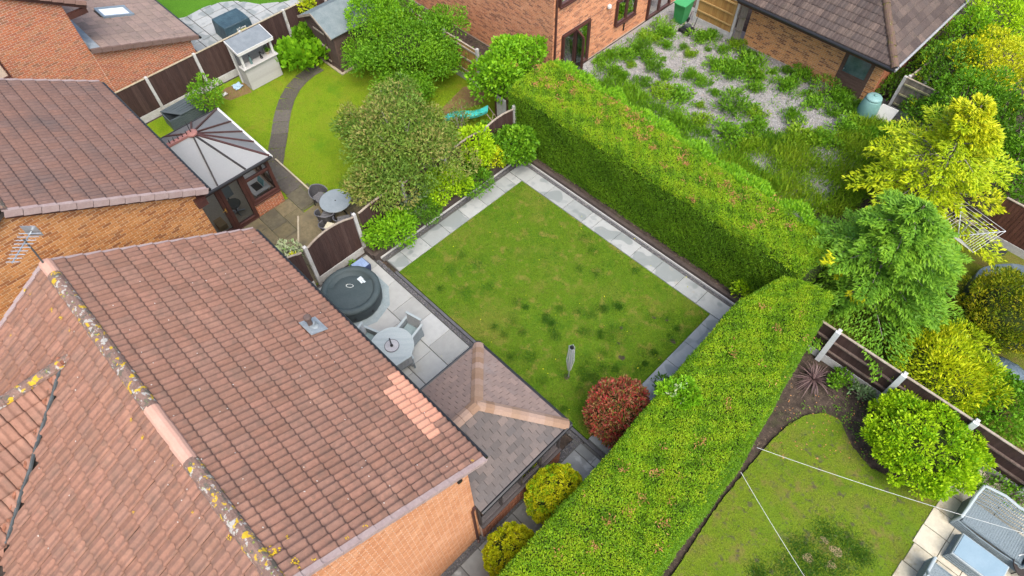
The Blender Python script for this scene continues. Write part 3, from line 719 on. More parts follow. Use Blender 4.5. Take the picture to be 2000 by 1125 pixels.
def mt1(p, r_):
    return M_tile_new if inpoly(Pp(p), NEWP) and (r_ < 3) else M_tile
tilefield(roof, T_roll, (HX1, EY, EZ), sv, nv_, HX1 - HX0, sl_, .30, .348, mt1, nmax=170)
# front slope, cut by the front wing
sv2 = Vector((0, EY - RY, RZ - EZ)).normalized(); nv2 = Vector((0, -(RZ - EZ), EY - RY)).normalized()
rv = ray(128, 706); t_ = (Vector((0, RY, RZ)) - Vector((0, 0, H))).dot(nv2) / rv.dot(nv2); AP = Vector((0, 0, H)) + rv * t_
rv = ray(2, 1112); t_ = (Vector((0, RY, RZ)) - Vector((0, 0, H))).dot(nv2) / rv.dot(nv2); VL = Vector((0, 0, H)) + rv * t_
WK = (VL.x - AP.x) / (AP.y - VL.y)      # valley plan direction, which gives the wing's own pitch
VD = {1: Vector((WK, -1, 0)).normalized(), -1: Vector((-WK, -1, 0)).normalized()}
tilefield(roof, T_roll, (HX0, 2 * RY - EY, EZ), sv2, nv2, HX1 - HX0, sl_, .30, .348, lambda p, r_: M_tile,
          keep=lambda m: not (m.y < AP.y and abs(m.x - AP.x) < (AP.y - m.y) * WK - .02), nmax=130)
# front wing: two slopes meeting at a ridge that runs out to the front
pt_ = math.atan((RZ - EZ) / (EY - RY) / WK); wl = 3.2
for sg_ in (1, -1):
    s_ = Vector((-sg_ * math.cos(pt_), 0, math.sin(pt_))); n_ = Vector((sg_ * math.sin(pt_), 0, math.cos(pt_)))
    u_ = s_.cross(n_); ln = 4.4
    top = AP + Vector((0, .1, 0)); low = top - s_ * wl
    o_ = low if u_.y < 0 else low - u_ * ln
    if u_.y > 0: o_ = low + Vector((0, -ln, 0))
    else: o_ = low
    obj('wing_roof', MB().prism([AP + Vector((0, .0, -.05)), AP + Vector((0, -ln, -.05)), AP - s_ * wl + Vector((0, -ln, -.05)), AP - s_ * wl + Vector((0, -wl * math.cos(pt_) / WK, -.05))], (0, 0, -.06)), M_deck, house)
    tilefield(roof, T_roll, o_, s_, n_, ln, wl, .30, .348, lambda p, r_: M_tile,
              clip=[(AP, Vector((-VD[sg_].y * sg_, VD[sg_].x * sg_, 0)) * -1)], nmax=60)
    # lead valley with crumbling mortar beside it
    a = AP + Vector((0, 0, .05)); b_ = AP + Vector((sg_ * 2.6 * WK, -2.6, -2.6 * WK * math.tan(pt_) + .05))
    vs = [a.lerp(b_, i / 10) + Vector((RA.uniform(-.015, .015), RA.uniform(-.015, .015), .02)) for i in range(11)]
    obj('valley', MB().tube(vs, [.035] * 11, 6), surf('valley_lead', [(.04, .048, .05), (.07, .082, .085)], scale=5, rough=.6, var=.2), house)
    vs2 = [p + Vector((-sg_ * .09, -.04, .03)) for p in vs]
    obj('valley_mortar', MB().tube(vs2, [.04 + RA.uniform(-.015, .02) for _ in vs2], 6), M_rust, house)
ridgeline(roof, AP + Vector((0, .25, .02)), AP + Vector((0, -4.3, .02)), .12, M_ridge)
ap2 = AP + Vector((.02, .3, .11))
obj('lead_saddle', MB().prism([ap2 + Vector((-.16, -.1, 0)), ap2 + Vector((.16, -.1, -.02)), ap2 + Vector((.08, .14, .05)), ap2 + Vector((-.1, .12, .05))], (0, 0, .02)), M_lead, house)
def rn(p):
    q = Pp(p); return M_ridge_new if (288 < q[0] < 388 and 800 < q[1] < 915) or q[1] < 545 else M_ridge
ridgeline(roof, (HX0 - .03, RY, RZ + .02), (HX1 + .03, RY, RZ + .02), .135, M_ridge, .45, rn)
# verge trims, one stepped unit per course
def verge(parent, x, sgn, ey, ez, ry, rz, n, wd=.09, dp=.10, mat=M_verge, lf=.07):
    for i in range(n):
        a = Vector((x, ey + (ry - ey) * i / n, ez + (rz - ez) * i / n + lf)); b_ = Vector((x, ey + (ry - ey) * (i + 1) / n, ez + (rz - ez) * (i + 1) / n + lf - .022))
        b2 = MB().bar(a + (b_ - a) * .01, b_, wd, .022).bar(a + Vector((sgn * (wd / 2 + .01), 0, -dp / 2)) + (b_ - a) * .01, b_ + Vector((sgn * (wd / 2 + .01), 0, -dp / 2)), .02, dp)
        obj('verge_unit', b2, mat, parent)
verge(roof, HX1 + .03, 1, EY, EZ, RY, RZ, 13); verge(roof, HX0 - .03, -1, EY, EZ, RY, RZ, 13)
verge(roof, HX1 + .03, 1, 2 * RY - EY, EZ, RY, RZ, 13); verge(roof, HX0 - .03, -1, 2 * RY - EY, EZ, RY, RZ, 13)
for x in (HX1 - .05, HX0 + .05):
    obj('bargeboard', MB().bar((x, EY, EZ - .11), (x, RY, RZ - .13), .03, .16).bar((x, 2 * RY - EY, EZ - .11), (x, RY, RZ - .135), .03, .16), M_brown, house)
def gutter(parent, a, b_, mat=M_black, r=.055):
    obj('gutter', MB().tube([a, b_], r, 8), mat, parent)
gutter(house, (HX0 - .02, EY + .045, EZ - .05), (HX1 + .02, EY + .045, EZ - .05))
obj('fascia', MB().box(HX0 + .05, EY - .12, EZ - .22, HX1 - .05, EY - .09, EZ - .07), M_brown, house)
obj('soffit', MB().box(HX0 + .06, wy1 + .003, EZ - .23, HX1 - .06, EY - .121, EZ - .21), M_brown, house)
# soil-pipe vent in a lead slate
vv = ray(610, 640); t_ = (Vector((0, EY, EZ + .05)) - Vector((0, 0, H))).dot(nv_) / vv.dot(nv_); VP = Vector((0, 0, H)) + vv * t_
uu = Vector((1, 0, 0))
lp = [VP + uu * a + sv * b_ + nv_ * .05 for a, b_ in ((-.24, -.22), (.22, -.24), (.25, .2), (-.2, .22))]
obj('lead_slate', MB().prism(lp, nv_ * .014).lathe([(.13, 0), (.09, .06), (.075, .12)], VP + nv_ * .05, 12), M_lead, house)
obj('vent_pipe', MB().lathe([(.055, 0), (.055, .26), (.085, .27), (.085, .33), (.06, .36)], VP + Vector((0, 0, .1)), 14), surf('vent_pipe', [(.10, .07, .06)], rough=.6), house)
# aerial
ae = thing('television_aerial', 'grey television aerial on a short mast at the ridge end', 'aerial', (HX0 + .1, RY, RZ))
mb = Vector((HX0 + .05, RY - .02, RZ + .1)); mtop = mb + Vector((-.02, .05, .62))
obj('mast', MB().tube([mb, mb + Vector((-.01, .03, .3)), mtop + Vector((0, 0, .06))], .018, 6), surf('mast', [(.12, .13, .13)], rough=.5, metal=.5), ae)
bd = Vector((.62, -.6, .05)).normalized(); bs = bd.cross(Vector((0, 0, 1))).normalized()
obj('boom', MB().tube([mtop - bd * .25, mtop + bd * .55], .014, 6), M_metal, ae)
for i in range(9):
    c = mtop + bd * (-.2 + i * .09); h_ = .22 - i * .012
    obj('element', MB().tube([c - bs * h_, c + bs * h_], .009, 5), M_metal, ae)
obj('reflector', MB().bar(mtop - bd * .27 + Vector((0, 0, -.14)), mtop - bd * .27 + Vector((0, 0, .14)), .3, .01, bd), M_metal, ae)
# downpipe and overflow
obj('downpipe', MB().tube([(-3.87, 2.29, 2.62), (-3.87, 2.22, 2.45), (-3.87, 2.2, .1), (-3.8, 2.15, .05)], .035, 8), M_brown, house)
obj('wall_vent', MB().tube([(-3.9, 2.1, 4.85), (-3.86, 2.1, 4.85)], .06, 10), M_black, house)

# ---------------- garden-room extension
ex = thing('garden_room', 'single-storey garden room with hipped tile roof and a row of windows', 'extension', (-5.4, 3.9, 0))
X0, X1, Y0, Y1, Z0 = -7.02, -3.74, 2.34, 5.36, 2.5
pz = 3.5
a0, a1, a2, a3 = Vector((X0, Y0, Z0)), Vector((X1, Y0, Z0)), Vector((X1, Y1, Z0)), Vector((X0, Y1, Z0))
hp = (X0 + X1) / 2; dq = (X1 - X0) / 2
r0, r1 = Vector((hp, Y0, pz)), Vector((hp, Y1 - dq * .92, pz))
er = obj('roof', MB().add([a0, a1, a2, a3, r0, r1], [(1, 2, 5, 4), (2, 3, 5), (3, 0, 4, 5)]).add([a0 - Vector((0, 0, .08)), a1 - Vector((0, 0, .08)), a2 - Vector((0, 0, .08)), a3 - Vector((0, 0, .08))], [(0, 3, 2, 1)]), M_deck, ex)
def hipfield(parent, me, A, B, C, D, tw, gauge, matfn, stag=.5, nmax=300, lift=.008, vis=None, rest='tile_field', mg=.02):
    """tile the roof face A-B (eave), C-D (upper end, D over A side); A->B runs along +u"""
    A, B, C, D = map(Vector, (A, B, C, D)); n_ = (B - A).cross(((C + D) / 2) - A).normalized()
    if n_.z < 0: n_ = -n_
    u_ = (B - A).normalized(); s_ = n_.cross(u_); slen = ((C + D) / 2 - A).dot(s_)
    up = Vector((0, 0, 1)); cl = []
    for (p, q, ins) in ((A, D, B), (B, C, A)):
        h_ = (q - p); h_.z = 0
        if h_.length < 1e-6: continue
        pn = h_.cross(up).normalized()
        if pn.dot(ins - p) < 0: pn = -pn
        cl.append((p, pn))
    tilefield(parent, me, A, s_, n_, (B - A).length, slen, tw, gauge, matfn, None, vis, stag, nmax, lift, rest, cl)
mts = lambda p, r_: M_slate
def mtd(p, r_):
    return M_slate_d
hipfield(er, T_slate, a2, a3, r1, r1, .25, .165, mts, nmax=90)
hipfield(er, T_slate, a3, a0, r0, r1, .25, .165, mts, nmax=90)
hipfield(er, T_slate, a1, a2, r1, r0, .25, .165, mtd, nmax=120)
for (p, q) in ((a2, r1), (a3, r1), (r0, r1)):
    d = (q - p).normalized()
    L_ = (q - p).length; k = max(4, int(L_ / .22))
    for i in range(k):
        c0 = p + d * (L_ * i / k); c1 = p + d * (L_ * (i + 1) / k - .003)
        sd_ = d.cross(Vector((0, 0, 1))).normalized(); up = sd_.cross(d)
        V = []
        for c, lf in ((c0, .035), (c1, .02)):
            V += [c - sd_ * .15 + up * (lf - .045), c - sd_ * .05 + up * (lf + .02), c + sd_ * .05 + up * (lf + .02), c + sd_ * .15 + up * (lf - .045)]
        b2 = MB().add(V, [(0, 1, 5, 4), (1, 2, 6, 5), (2, 3, 7, 6), (0, 3, 2, 1)])
        mm = b2.mesh('hip_cap'); mm.materials.append(M_hipcap)
        o = bpy.data.objects.new('hip_cap', mm); COL.objects.link(o); attach(o, er)
gutter(ex, (X0 - .05, Y0, Z0 - .03), (X0 - .05, Y1 + .05, Z0 - .03)); gutter(ex, (X0 - .05, Y1 + .05, Z0 - .03), (X1 + .05, Y1 + .05, Z0 - .03)); gutter(ex, (X1 + .05, Y1 + .05, Z0 - .03), (X1 + .05, Y0, Z0 - .03))
vx = X1 - .07; vy = Y1 - .12; vx0 = X0 + .12
wl_ = wall(ex, [(vx, Y0, -.05), (vx, vy, -.05), (vx, vy, .95), (vx, Y0, .95)], (-.2, 0, 0), M_mortar_r)
bricks(wl_, (vx, 0, 0), (0, -1, 0), (1, 0, 0), -vy, -Y0, .02, lambda u: .95, M_brick6)
wall(ex, [(vx0, vy, -.05), (vx - .201, vy, -.05), (vx - .201, vy, .95), (vx0, vy, .95)], (0, -.2, 0), M_brick6)
wall(ex, [(vx0, Y0, -.05), (vx0, vy - .201, -.05), (vx0, vy - .201, .95), (vx0, Y0, .95)], (.2, 0, 0), M_brick6)
M_glass = glass('window_glass', (.96, .98, .98), .02, .0)
M_gframe = surf('grey_upvc', [(.05, .042, .042)], rough=.5)
def window(parent, a, b_, z0, z1, n, frames, mat=M_gframe, gm=None, sill=True, fw=.06, bars=(), name='window'):
    """a,b_: plan end points; n: outward; frames: number of lights"""
    a = Vector((a[0], a[1], 0)); b_ = Vector((b_[0], b_[1], 0)); n = Vector(n); L_ = (b_ - a).length; d = (b_ - a).normalized()
    fb = MB(); zt = Vector((0, 0, 1))
    fb.bar(a + zt * (z0 + fw / 2), b_ + zt * (z0 + fw / 2), fw * 1.1, fw); fb.bar(a + zt * (z1 - fw / 2), b_ + zt * (z1 - fw / 2), fw * 1.1, fw)
    for k in range(frames + 1):
        p = a + d * (fw / 2 + (L_ - fw) * k / frames); fb.bar(p + zt * (z0 + fw), p + zt * (z1 - fw), fw, fw * 1.08, n)
    for zb in bars: fb.bar(a + zt * zb + d * fw, b_ + zt * zb - d * fw, fw * .9, fw * .8)
    wo = obj(name, fb, mat, parent)
    for k in range(frames):
        p = a + d * (fw + (L_ - fw) * k / frames); q = a + d * ((L_ - fw) * (k + 1) / frames)
        obj('pane', MB().add([p + zt * (z0 + fw) - n * .01, q + zt * (z0 + fw) - n * .01, q + zt * (z1 - fw) - n * .01, p + zt * (z1 - fw) - n * .01], [(0, 1, 2, 3)]), gm or M_glass, wo)
    if sill: obj('sill', MB().bar(a + n * .06 + zt * (z0 - .025), b_ + n * .06 + zt * (z0 - .025), .1, .045), mat, wo)
    return wo
window(ex, (vx - .06, vy), (vx - .06, Y0), .97, 2.4, (1, 0, 0), 4)
window(ex, (vx0 + .2, vy - .06), (vx - .13, vy - .06), .97, 2.4, (0, 1, 0), 3)
window(ex, (vx0 + .06, Y0), (vx0 + .06, vy), .97, 2.4, (-1, 0, 0), 3)
# pale pleated blinds behind the glass
M_blind = surf('blind_fabric', [(.78, .90, .90)], rough=.9, var=.04)
bl = MB()
yk = Y0 + .05
while yk < vy - .1:
    bl.add([(vx - .095, yk, 1.0), (vx - .08, yk + .035, 1.0), (vx - .08, yk + .035, 2.35), (vx - .095, yk, 2.35)], [(0, 1, 2, 3)]); bl.add([(vx - .08, yk + .035, 1.0), (vx - .095, yk + .07, 1.0), (vx - .095, yk + .07, 2.35), (vx - .08, yk + .035, 2.35)], [(0, 1, 2, 3)]); yk += .07
obj('blind', bl, M_blind, ex)
obj('floor', MB().box(vx0 + .21, Y0, 0, vx - .21, vy - .21, .06), M_slab_p, ex)
obj('fascia', MB().box(X1 - .03, Y0, Z0 - .1, X1 - .005, Y1 - .03, Z0 - .03).box(X0 + .03, Y1 - .028, Z0 - .1, X1 - .005, Y1 - .005, Z0 - .03).box(X0 + .005, Y0, Z0 - .1, X0 + .028, Y1 - .03, Z0 - .03), M_gframe, ex)

# ================================================================== second house (brown-red roof, orange gable)
h2 = thing('house', 'brown-red tiled house with an orange brick gable end beside the conservatory', 'house', (-17.5, -1.2, 0))
GX0, GX1, FY, FZ = -20.72, -14.36, 2.58, 5.2
RY2 = -1.3; RZ2 = FZ + (FY - RY2) * .575
ux0, ux1, uy0, uy1 = GX0 + .2, GX1 - .22, 2 * RY2 - FY + .35, FY - .32
def gz2(y): return FZ - .14 + min(FY - y, y - (2 * RY2 - FY)) * .575
gpt2 = lambda x: [(x, uy0, -.05), (x, uy1, -.05), (x, uy1, gz2(uy1)), (x, RY2, gz2(RY2)), (x, uy0, gz2(uy0))]
w2 = wall(h2, gpt2(ux1), (-.25, 0, 0), M_mortar); wall(h2, gpt2(ux0), (.25, 0, 0), M_mortar)
wall(h2, [(ux0 + .251, uy1, -.05), (ux1 - .251, uy1, -.05), (ux1 - .251, uy1, 5.05), (ux0 + .251, uy1, 5.05)], (0, -.25, 0), M_brick2)
wall(h2, [(ux0 + .251, uy0, -.05), (ux1 - .251, uy0, -.05), (ux1 - .251, uy0, 5.05), (ux0 + .251, uy0, 5.05)], (0, .25, 0), M_brick2)
bricks(w2, (ux1, 0, 0), (0, -1, 0), (1, 0, 0), -uy1, -uy0, .02, lambda u: gz2(-u), M_brick2, vis=lambda p: p[1] < 535 - .19 * (p[0] - 70) and p[0] > 0)
rf2 = obj('roof', MB().prism([(GX0 + .03, FY - .03, FZ - .06), (GX0 + .03, RY2, RZ2 - .05), (GX0 + .03, 2 * RY2 - FY, FZ - .06), (GX0 + .03, 2 * RY2 - FY, FZ - .12), (GX0 + .03, RY2, RZ2 - .13), (GX0 + .03, FY - .03, FZ - .12)], (GX1 - GX0 - .06, 0, 0)), M_deck, h2)
sl2 = math.hypot(FY - RY2, RZ2 - FZ); s2 = Vector((0, RY2 - FY, RZ2 - FZ)) / sl2; n2 = Vector((0, RZ2 - FZ, FY - RY2)).normalized()
tilefield(rf2, T_roll, (GX1, FY, FZ), s2, n2, GX1 - GX0, sl2, .30, .348, lambda p, r_: M_tile2)
s2b = Vector((0, FY - RY2, RZ2 - FZ)) / sl2; n2b = Vector((0, -(RZ2 - FZ), FY - RY2)).normalized()
tilefield(rf2, T_roll, (GX0, 2 * RY2 - FY, FZ), s2b, n2b, GX1 - GX0, sl2, .30, .348, lambda p, r_: M_tile2, nmax=0)
ridgeline(rf2, (GX0 - .03, RY2, RZ2 + .02), (GX1 + .03, RY2, RZ2 + .02), .135, M_ridge)
verge(rf2, GX1 + .03, 1, FY, FZ, RY2, RZ2, 13, .08, .17); verge(rf2, GX0 - .03, -1, FY, FZ, RY2, RZ2, 13)
for x in (GX1 - .05, GX0 + .05): obj('bargeboard', MB().bar((x, FY, FZ - .13), (x, RY2, RZ2 - .15), .03, .2), M_brown, h2)
gutter(h2, (GX0 - .02, FY + .045, FZ - .05), (GX1 + .02, FY + .045, FZ - .05)); obj('fascia', MB().box(GX0 + .05, FY - .12, FZ - .25, GX1 - .05, FY - .09, FZ - .07).box(GX0 + .06, uy1 + .003, FZ - .26, GX1 - .06, FY - .121, FZ - .24), M_brown, h2)
obj('soffit_box', MB().box(ux1 - .02, uy1 - .1, FZ - .5, GX1 - .03, FY - .13, FZ - .27), M_brown, h2)

# ---------------- conservatory on its back wall
cs = thing('conservatory', 'brown-framed conservatory with hipped translucent roof and double doors', 'conservatory', (-19.4, 3.9, 0))
cx0, cx1, cy0, cy1, cz = -21.0, -17.72, 2.4, 5.4, 2.25
M_poly = surf('polycarbonate', [(.60, .63, .64), (.64, .66, .67)], scale=2, rough=.35, var=.04, trans=.62, spec=.5)
M_polyg = surf('polycarbonate_shaded', [(.30, .31, .315), (.34, .35, .35)], scale=2, rough=.3, var=.06, trans=.5, spec=.5)  # same panels in grey: shade on facets turned from the sun, put into colour
hub = Vector((-19.36, 3.95, 3.15)); rb = Vector((-19.36, cy0, 3.15)); ov = .1
ca, cb, cc, cdd = Vector((cx1 + ov, cy0, cz)), Vector((cx1 + ov, cy1 + ov, cz)), Vector((cx0 - ov, cy1 + ov, cz)), Vector((cx0 - ov, cy0, cz))
def facet(pts, mat): obj('roof_panel', MB().poly(pts), mat, cs)
ed = [ca, ca.lerp(cb, .36), ca.lerp(cb, .70), cb, cb.lerp(cc, .28), cb.lerp(cc, .5), cb.lerp(cc, .72), cc, cc.lerp(cdd, .33), cc.lerp(cdd, .66), cdd]
facet([ed[0], ed[1], hub, rb], M_poly)
for i in range(1, len(ed) - 2): facet([ed[i], ed[i + 1], hub], M_poly if i < 3 else M_polyg)
facet([ed[-2], cdd, rb, hub], M_polyg)
for p in ed[1:-1]: obj('glazing_bar', MB().bar(p + Vector((0, 0, .02)), hub + Vector((0, 0, .02)), .055, .05), M_brown if p in ed[3:] else surf('bar_dark', [(.03, .025, .025)], rough=.4), cs)
obj('ridge_cap', MB().bar(hub + Vector((0, 0, .03)), rb + Vector((0, 0, .03)), .16, .08).lathe([(.19, 0), (.19, .05), (.1, .09)], hub, 12), surf('ridge_pink_brown', [(.28, .13, .11)], rough=.5), cs)
for k in range(9): obj('finial', MB().tube([hub + Vector((0, -.15 * k, .07)), hub + Vector((0, -.15 * k, .07 + (.45 if k == 0 else .16)))], [.02, .006], 5), M_black, cs)
gutter(cs, ca + Vector((.04, 0, -.04)), cb + Vector((.04, .04, -.04))); gutter(cs, cb + Vector((.04, .04, -.04)), cc + Vector((-.04, .04, -.04)), M_white); gutter(cs, cc + Vector((-.04, .04, -.04)), cdd + Vector((-.04, 0, -.04)))
obj('eaves_beam', MB().bar((cx1 - .04, cy0, cz - .07), (cx1 - .04, cy1, cz - .07), .08, .12).bar((cx1 - .09, cy1 - .04, cz - .07), (cx0 + .09, cy1 - .04, cz - .07), .08, .12).bar((cx0 + .04, cy1, cz - .07), (cx0 + .04, cy0, cz - .07), .08, .12), M_brown, cs)
wy = 4.32
def dwarf(o, u, n_, u0, u1, pts, vec):
    wv_ = wall(cs, pts, vec, M_mortar_r); bricks(wv_, o, u, n_, u0, u1, .02, lambda q: .62, M_brick3, nmax=120)
dwarf((cx1, 0, 0), (0, -1, 0), (1, 0, 0), -cy1, -wy, [(cx1, wy, -.05), (cx1, cy1, -.05), (cx1, cy1, .62), (cx1, wy, .62)], (-.15, 0, 0))
dwarf((0, cy1, 0), (1, 0, 0), (0, 1, 0), cx0, cx1 - .16, [(cx0, cy1, -.05), (cx1 - .16, cy1, -.05), (cx1 - .16, cy1, .62), (cx0, cy1, .62)], (0, -.15, 0))
dwarf((cx0, 0, 0), (0, 1, 0), (-1, 0, 0), cy0, cy1 - .16, [(cx0, cy0, -.05), (cx0, cy1 - .16, -.05), (cx0, cy1 - .16, .62), (cx0, cy0, .62)], (.15, 0, 0))
window(cs, (cx1 - .05, wy), (cx1 - .05, cy1), .65, cz - .13, (1, 0, 0), 1, M_brown, fw=.11, bars=(1.7,))
window(cs, (cx1 - .12, cy1 - .05), (cx0 + .12, cy1 - .05), .65, cz - .13, (0, 1, 0), 4, M_brown, fw=.08, bars=(1.7,))
window(cs, (cx0 + .05, cy1 - .12), (cx0 + .05, cy0), .65, cz - .13, (-1, 0, 0), 3, M_brown, fw=.08, bars=(1.7,))
for (ya, yb, hs) in ((2.58, 3.44, 1), (3.45, 4.31, -1)):
    d_ = window(cs, (cx1 - .05, ya), (cx1 - .05, yb), .06, cz - .13, (1, 0, 0), 1, M_brown, sill=False, fw=.12, name='door')
    if hs == 1: obj('handle', MB().box(cx1 - .01, yb - .08, 1.0, cx1 + .02, yb - .04, 1.2).tube([(cx1 + .03, yb - .06, 1.12), (cx1 + .04, yb - .2, 1.12)], .014, 6), M_gold, d_)
obj('door_post', MB().box(cx1 - .12, 2.42, .0, cx1, 2.575, cz - .13), M_brown, cs)
obj('threshold', MB().box(cx1 - .15, 2.5, .0, cx1 + .05, wy - .02, .055), M_brown, cs)
obj('floor', MB().box(cx0 + .16, cy0, -.02, cx1 - .16, cy1 - .16, .05), surf('carpet', [(.38, .36, .29)], rough=.95, var=.15), cs)
# things inside
t = thing('desk', 'white desk inside the conservatory below the side window', 'desk', (-18.5, 4.95, .05))
obj('desk_top', MB().box(-19.6, 4.55, .72, -17.95, 5.2, .76), M_white, t)
for (x, y) in ((-19.55, 4.6), (-18.0, 4.6), (-19.55, 5.15), (-18.0, 5.15)): obj('leg', MB().box(x - .02, y - .02, .05, x + .02, y + .02, .719), M_white, t)
t = thing('laptop', 'open dark laptop on the white desk', 'laptop', (-18.3, 4.85, .76))
obj('keyboard', MB().box(-18.5, 4.7, .761, -18.1, 4.98, .78), M_black, t); obj('screen', MB().prism([(-18.5, 5.0, .785), (-18.1, 5.0, .785), (-18.1, 5.09, 1.02), (-18.5, 5.09, 1.02)], (0, .015, 0)), surf('screen', [(.10, .30, .32)], rough=.2), t)
t = thing('office_chair', 'dark grey swivel office chair behind the conservatory doors', 'chair', (-18.45, 3.85, .05))
obj('seat', MB().lathe([(.24, .45), (.27, .5), (.24, .55)], (-18.45, 3.85, 0), 14), surf('chair_fabric', [(.06, .07, .07)], rough=.9), t)
obj('backrest', MB().prism([(-18.75, 3.6, .6), (-18.8, 4.1, .6), (-18.84, 4.08, 1.12), (-18.79, 3.62, 1.12)], (.06, 0, 0)), surf('chair_mesh', [(.16, .19, .19)], rough=.7), t)
obj('column', MB().tube([(-18.45, 3.85, .1), (-18.45, 3.85, .46)], .03, 8).bar((-18.72, 3.85, .5), (-18.78, 3.85, .75), .05, .03), M_black, t)
for k in range(5):
    a = k * 1.256; obj('leg', MB().bar((-18.45, 3.85, .12), (-18.45 + .28 * math.cos(a), 3.85 + .28 * math.sin(a), .08), .04, .04), M_metal, t)
t = thing('cardboard_box', 'small open cardboard box on the conservatory floor', 'box', (-18.2, 3.1, .05))
obj('carton', MB().box(-18.4, 2.95, .05, -18.05, 3.25, .25), surf('cardboard', [(.32, .24, .13)], rough=.9), t); obj('flap', MB().bar((-18.42, 2.95, .26), (-18.42, 3.25, .26), .15, .01), MATS['cardboard'], t)

# ================================================================== third house (red brick, roof window)
h3 = thing('house', 'red brick house with a low tiled rear extension and roof window', 'house', (-28, 2, 0))
KX = -25.86; KY = 3.5; EXY = 7.0
gz3 = lambda y: 5.0 + (4.1 - y) * .6
w3 = wall(h3, [(KX, -3, -.05), (KX, KY, -.05), (KX, KY, gz3(KY)), (KX, -3, gz3(-3))], (-.25, 0, 0), M_mortar_r)
ez3 = lambda y: 2.25 + (7.3 - y) * .33
bricks(w3, (KX, 0, 0), (0, -1, 0), (1, 0, 0), -KY, 2.0, .02, lambda u: gz3(-u), M_brick3, openings=((-.86, .5, 3.72, 4.8),), nmax=180, vis=lambda p: p[1] < 163)
w3b = wall(h3, [(KX, KY + .001, -.05), (KX, EXY, -.05), (KX, EXY, ez3(EXY)), (KX, KY + .001, ez3(KY))], (-.25, 0, 0), M_mortar_r)
bricks(w3b, (KX, 0, 0), (0, -1, 0), (1, 0, 0), -EXY, -KY - .012, .02, lambda u: ez3(-u) - .02, M_brick3, nmax=120, vis=lambda p: p[1] < 150)
wall(h3, [(KX - .251, KY, -.05), (KX - 8, KY, -.05), (KX - 8, KY, 5.0), (KX - .251, KY, 5.0)], (0, -.25, 0), M_brick3)
wall(h3, [(KX - .251, EXY, -.05), (KX - 8, EXY, -.05), (KX - 8, EXY, 2.2), (KX - .251, EXY, 2.2)], (0, -.25, 0), M_brick3)
window(h3, (KX + .02, .86), (KX + .02, -.5), 3.72, 4.8, (1, 0, 0), 2, M_brown)
K1 = KX + .16
rm = obj('roof', MB().prism([(K1 - .04, 4.2, 5.02), (K1 - .04, -4, 5.02 + 8.2 * .6), (K1 - .04, -4, 4.92 + 8.2 * .6), (K1 - .04, 4.2, 4.92)], (-9, 0, 0)), M_deck, h3)
sm = Vector((0, -1, .6)).normalized(); nm_ = Vector((0, .6, 1)).normalized()
tilefield(rm, T_roll, (K1 + .03, 4.22, 5.05), sm, nm_, 9, 8.0, .30, .348, lambda p, r_: M_tile2, nmax=20)
verge(rm, K1 + .06, 1, 4.22, 5.07, -3.0, 5.07 + 7.22 * .6, 24, .08, .14, surf('verge_brown', [(.20, .12, .10), (.24, .15, .12)], scale=5, rough=.8))
obj('bargeboard', MB().bar((K1 - .02, 4.2, 4.93), (K1 - .02, -3, 4.93 + 7.2 * .6), .03, .18).box(K1 - .13, KY, 4.7, K1 - .02, 4.15, 4.9), M_brown, h3)
re = obj('roof', MB().prism([(K1, 7.28, ez3(7.28)), (K1, KY, ez3(KY)), (K1, KY, ez3(KY) - .1), (K1, 7.28, ez3(7.28) - .1)], (-8, 0, 0)), M_deck, h3)
se = Vector((0, -1, .33)).normalized(); ne = Vector((0, .33, 1)).normalized()
slp = (7.3 - KY) * math.hypot(1, .33)
vcen = Vector((-28.5, 5.45, ez3(5.45)))
tilefield(re, T_flat, (K1 + .02, 7.3, ez3(7.3) + .02), se, ne, 8, slp - .1, .32, .33, lambda p, r_: M_tile3, keep=lambda m: not (abs(m.x - vcen.x) < .42 and abs(m.y - vcen.y) < .55), nmax=120)
verge(re, K1 + .05, 1, 7.3, ez3(7.3) + .03, KY, ez3(KY) + .03, 11, .06, .16, surf('verge_dark', [(.13, .085, .07), (.16, .105, .09)], scale=5, rough=.8), .04)
obj('lead_flashing', MB().prism([(K1 + .03, KY + .002, ez3(KY) + .06), (K1 + .03, KY + .35, ez3(KY + .35) + .075), (K1 - 6, KY + .35, ez3(KY + .35) + .075), (K1 - 6, KY + .002, ez3(KY) + .06)], (0, 0, .015)).box(K1 - 6, KY + .002, ez3(KY) + .02, K1 + .03, KY + .02, ez3(KY) + .3), M_lead, h3)
gutter(h3, (K1 + .04, 7.36, ez3(7.36) - .06), (K1 - 8, 7.36, ez3(7.36) - .06))
# roof window: frame and pane in the slope
def onroof(x, y, h_): return Vector((x, y, ez3(y) + h_))
rw = MB()
for (xa, ya, xb, yb) in ((-.4, -.5, .4, -.5), (-.4, .5, .4, .5)): rw.bar(onroof(vcen.x + xa, vcen.y + ya, .06), onroof(vcen.x + xb, vcen.y + yb, .06), .1, .12)
for sx in (-.4, .4): rw.bar(onroof(vcen.x + sx, vcen.y - .55, .065), onroof(vcen.x + sx, vcen.y + .55, .065), .1, .125)
rwo = obj('roof_window', rw, surf('roof_window_frame', [(.20, .25, .29)], rough=.4, metal=.3), h3)
obj('pane', MB().add([onroof(vcen.x - .36, vcen.y - .46, .085), onroof(vcen.x + .36, vcen.y - .46, .085), onroof(vcen.x + .36, vcen.y + .46, .085), onroof(vcen.x - .36, vcen.y + .46, .085)], [(0, 1, 2, 3)]), surf('roof_glass_sky_reflection', [(.78, .82, .84)], rough=.08, var=0, spec=.8, coat=.6), rwo)  # white sky reflection is put into the pane's base colour

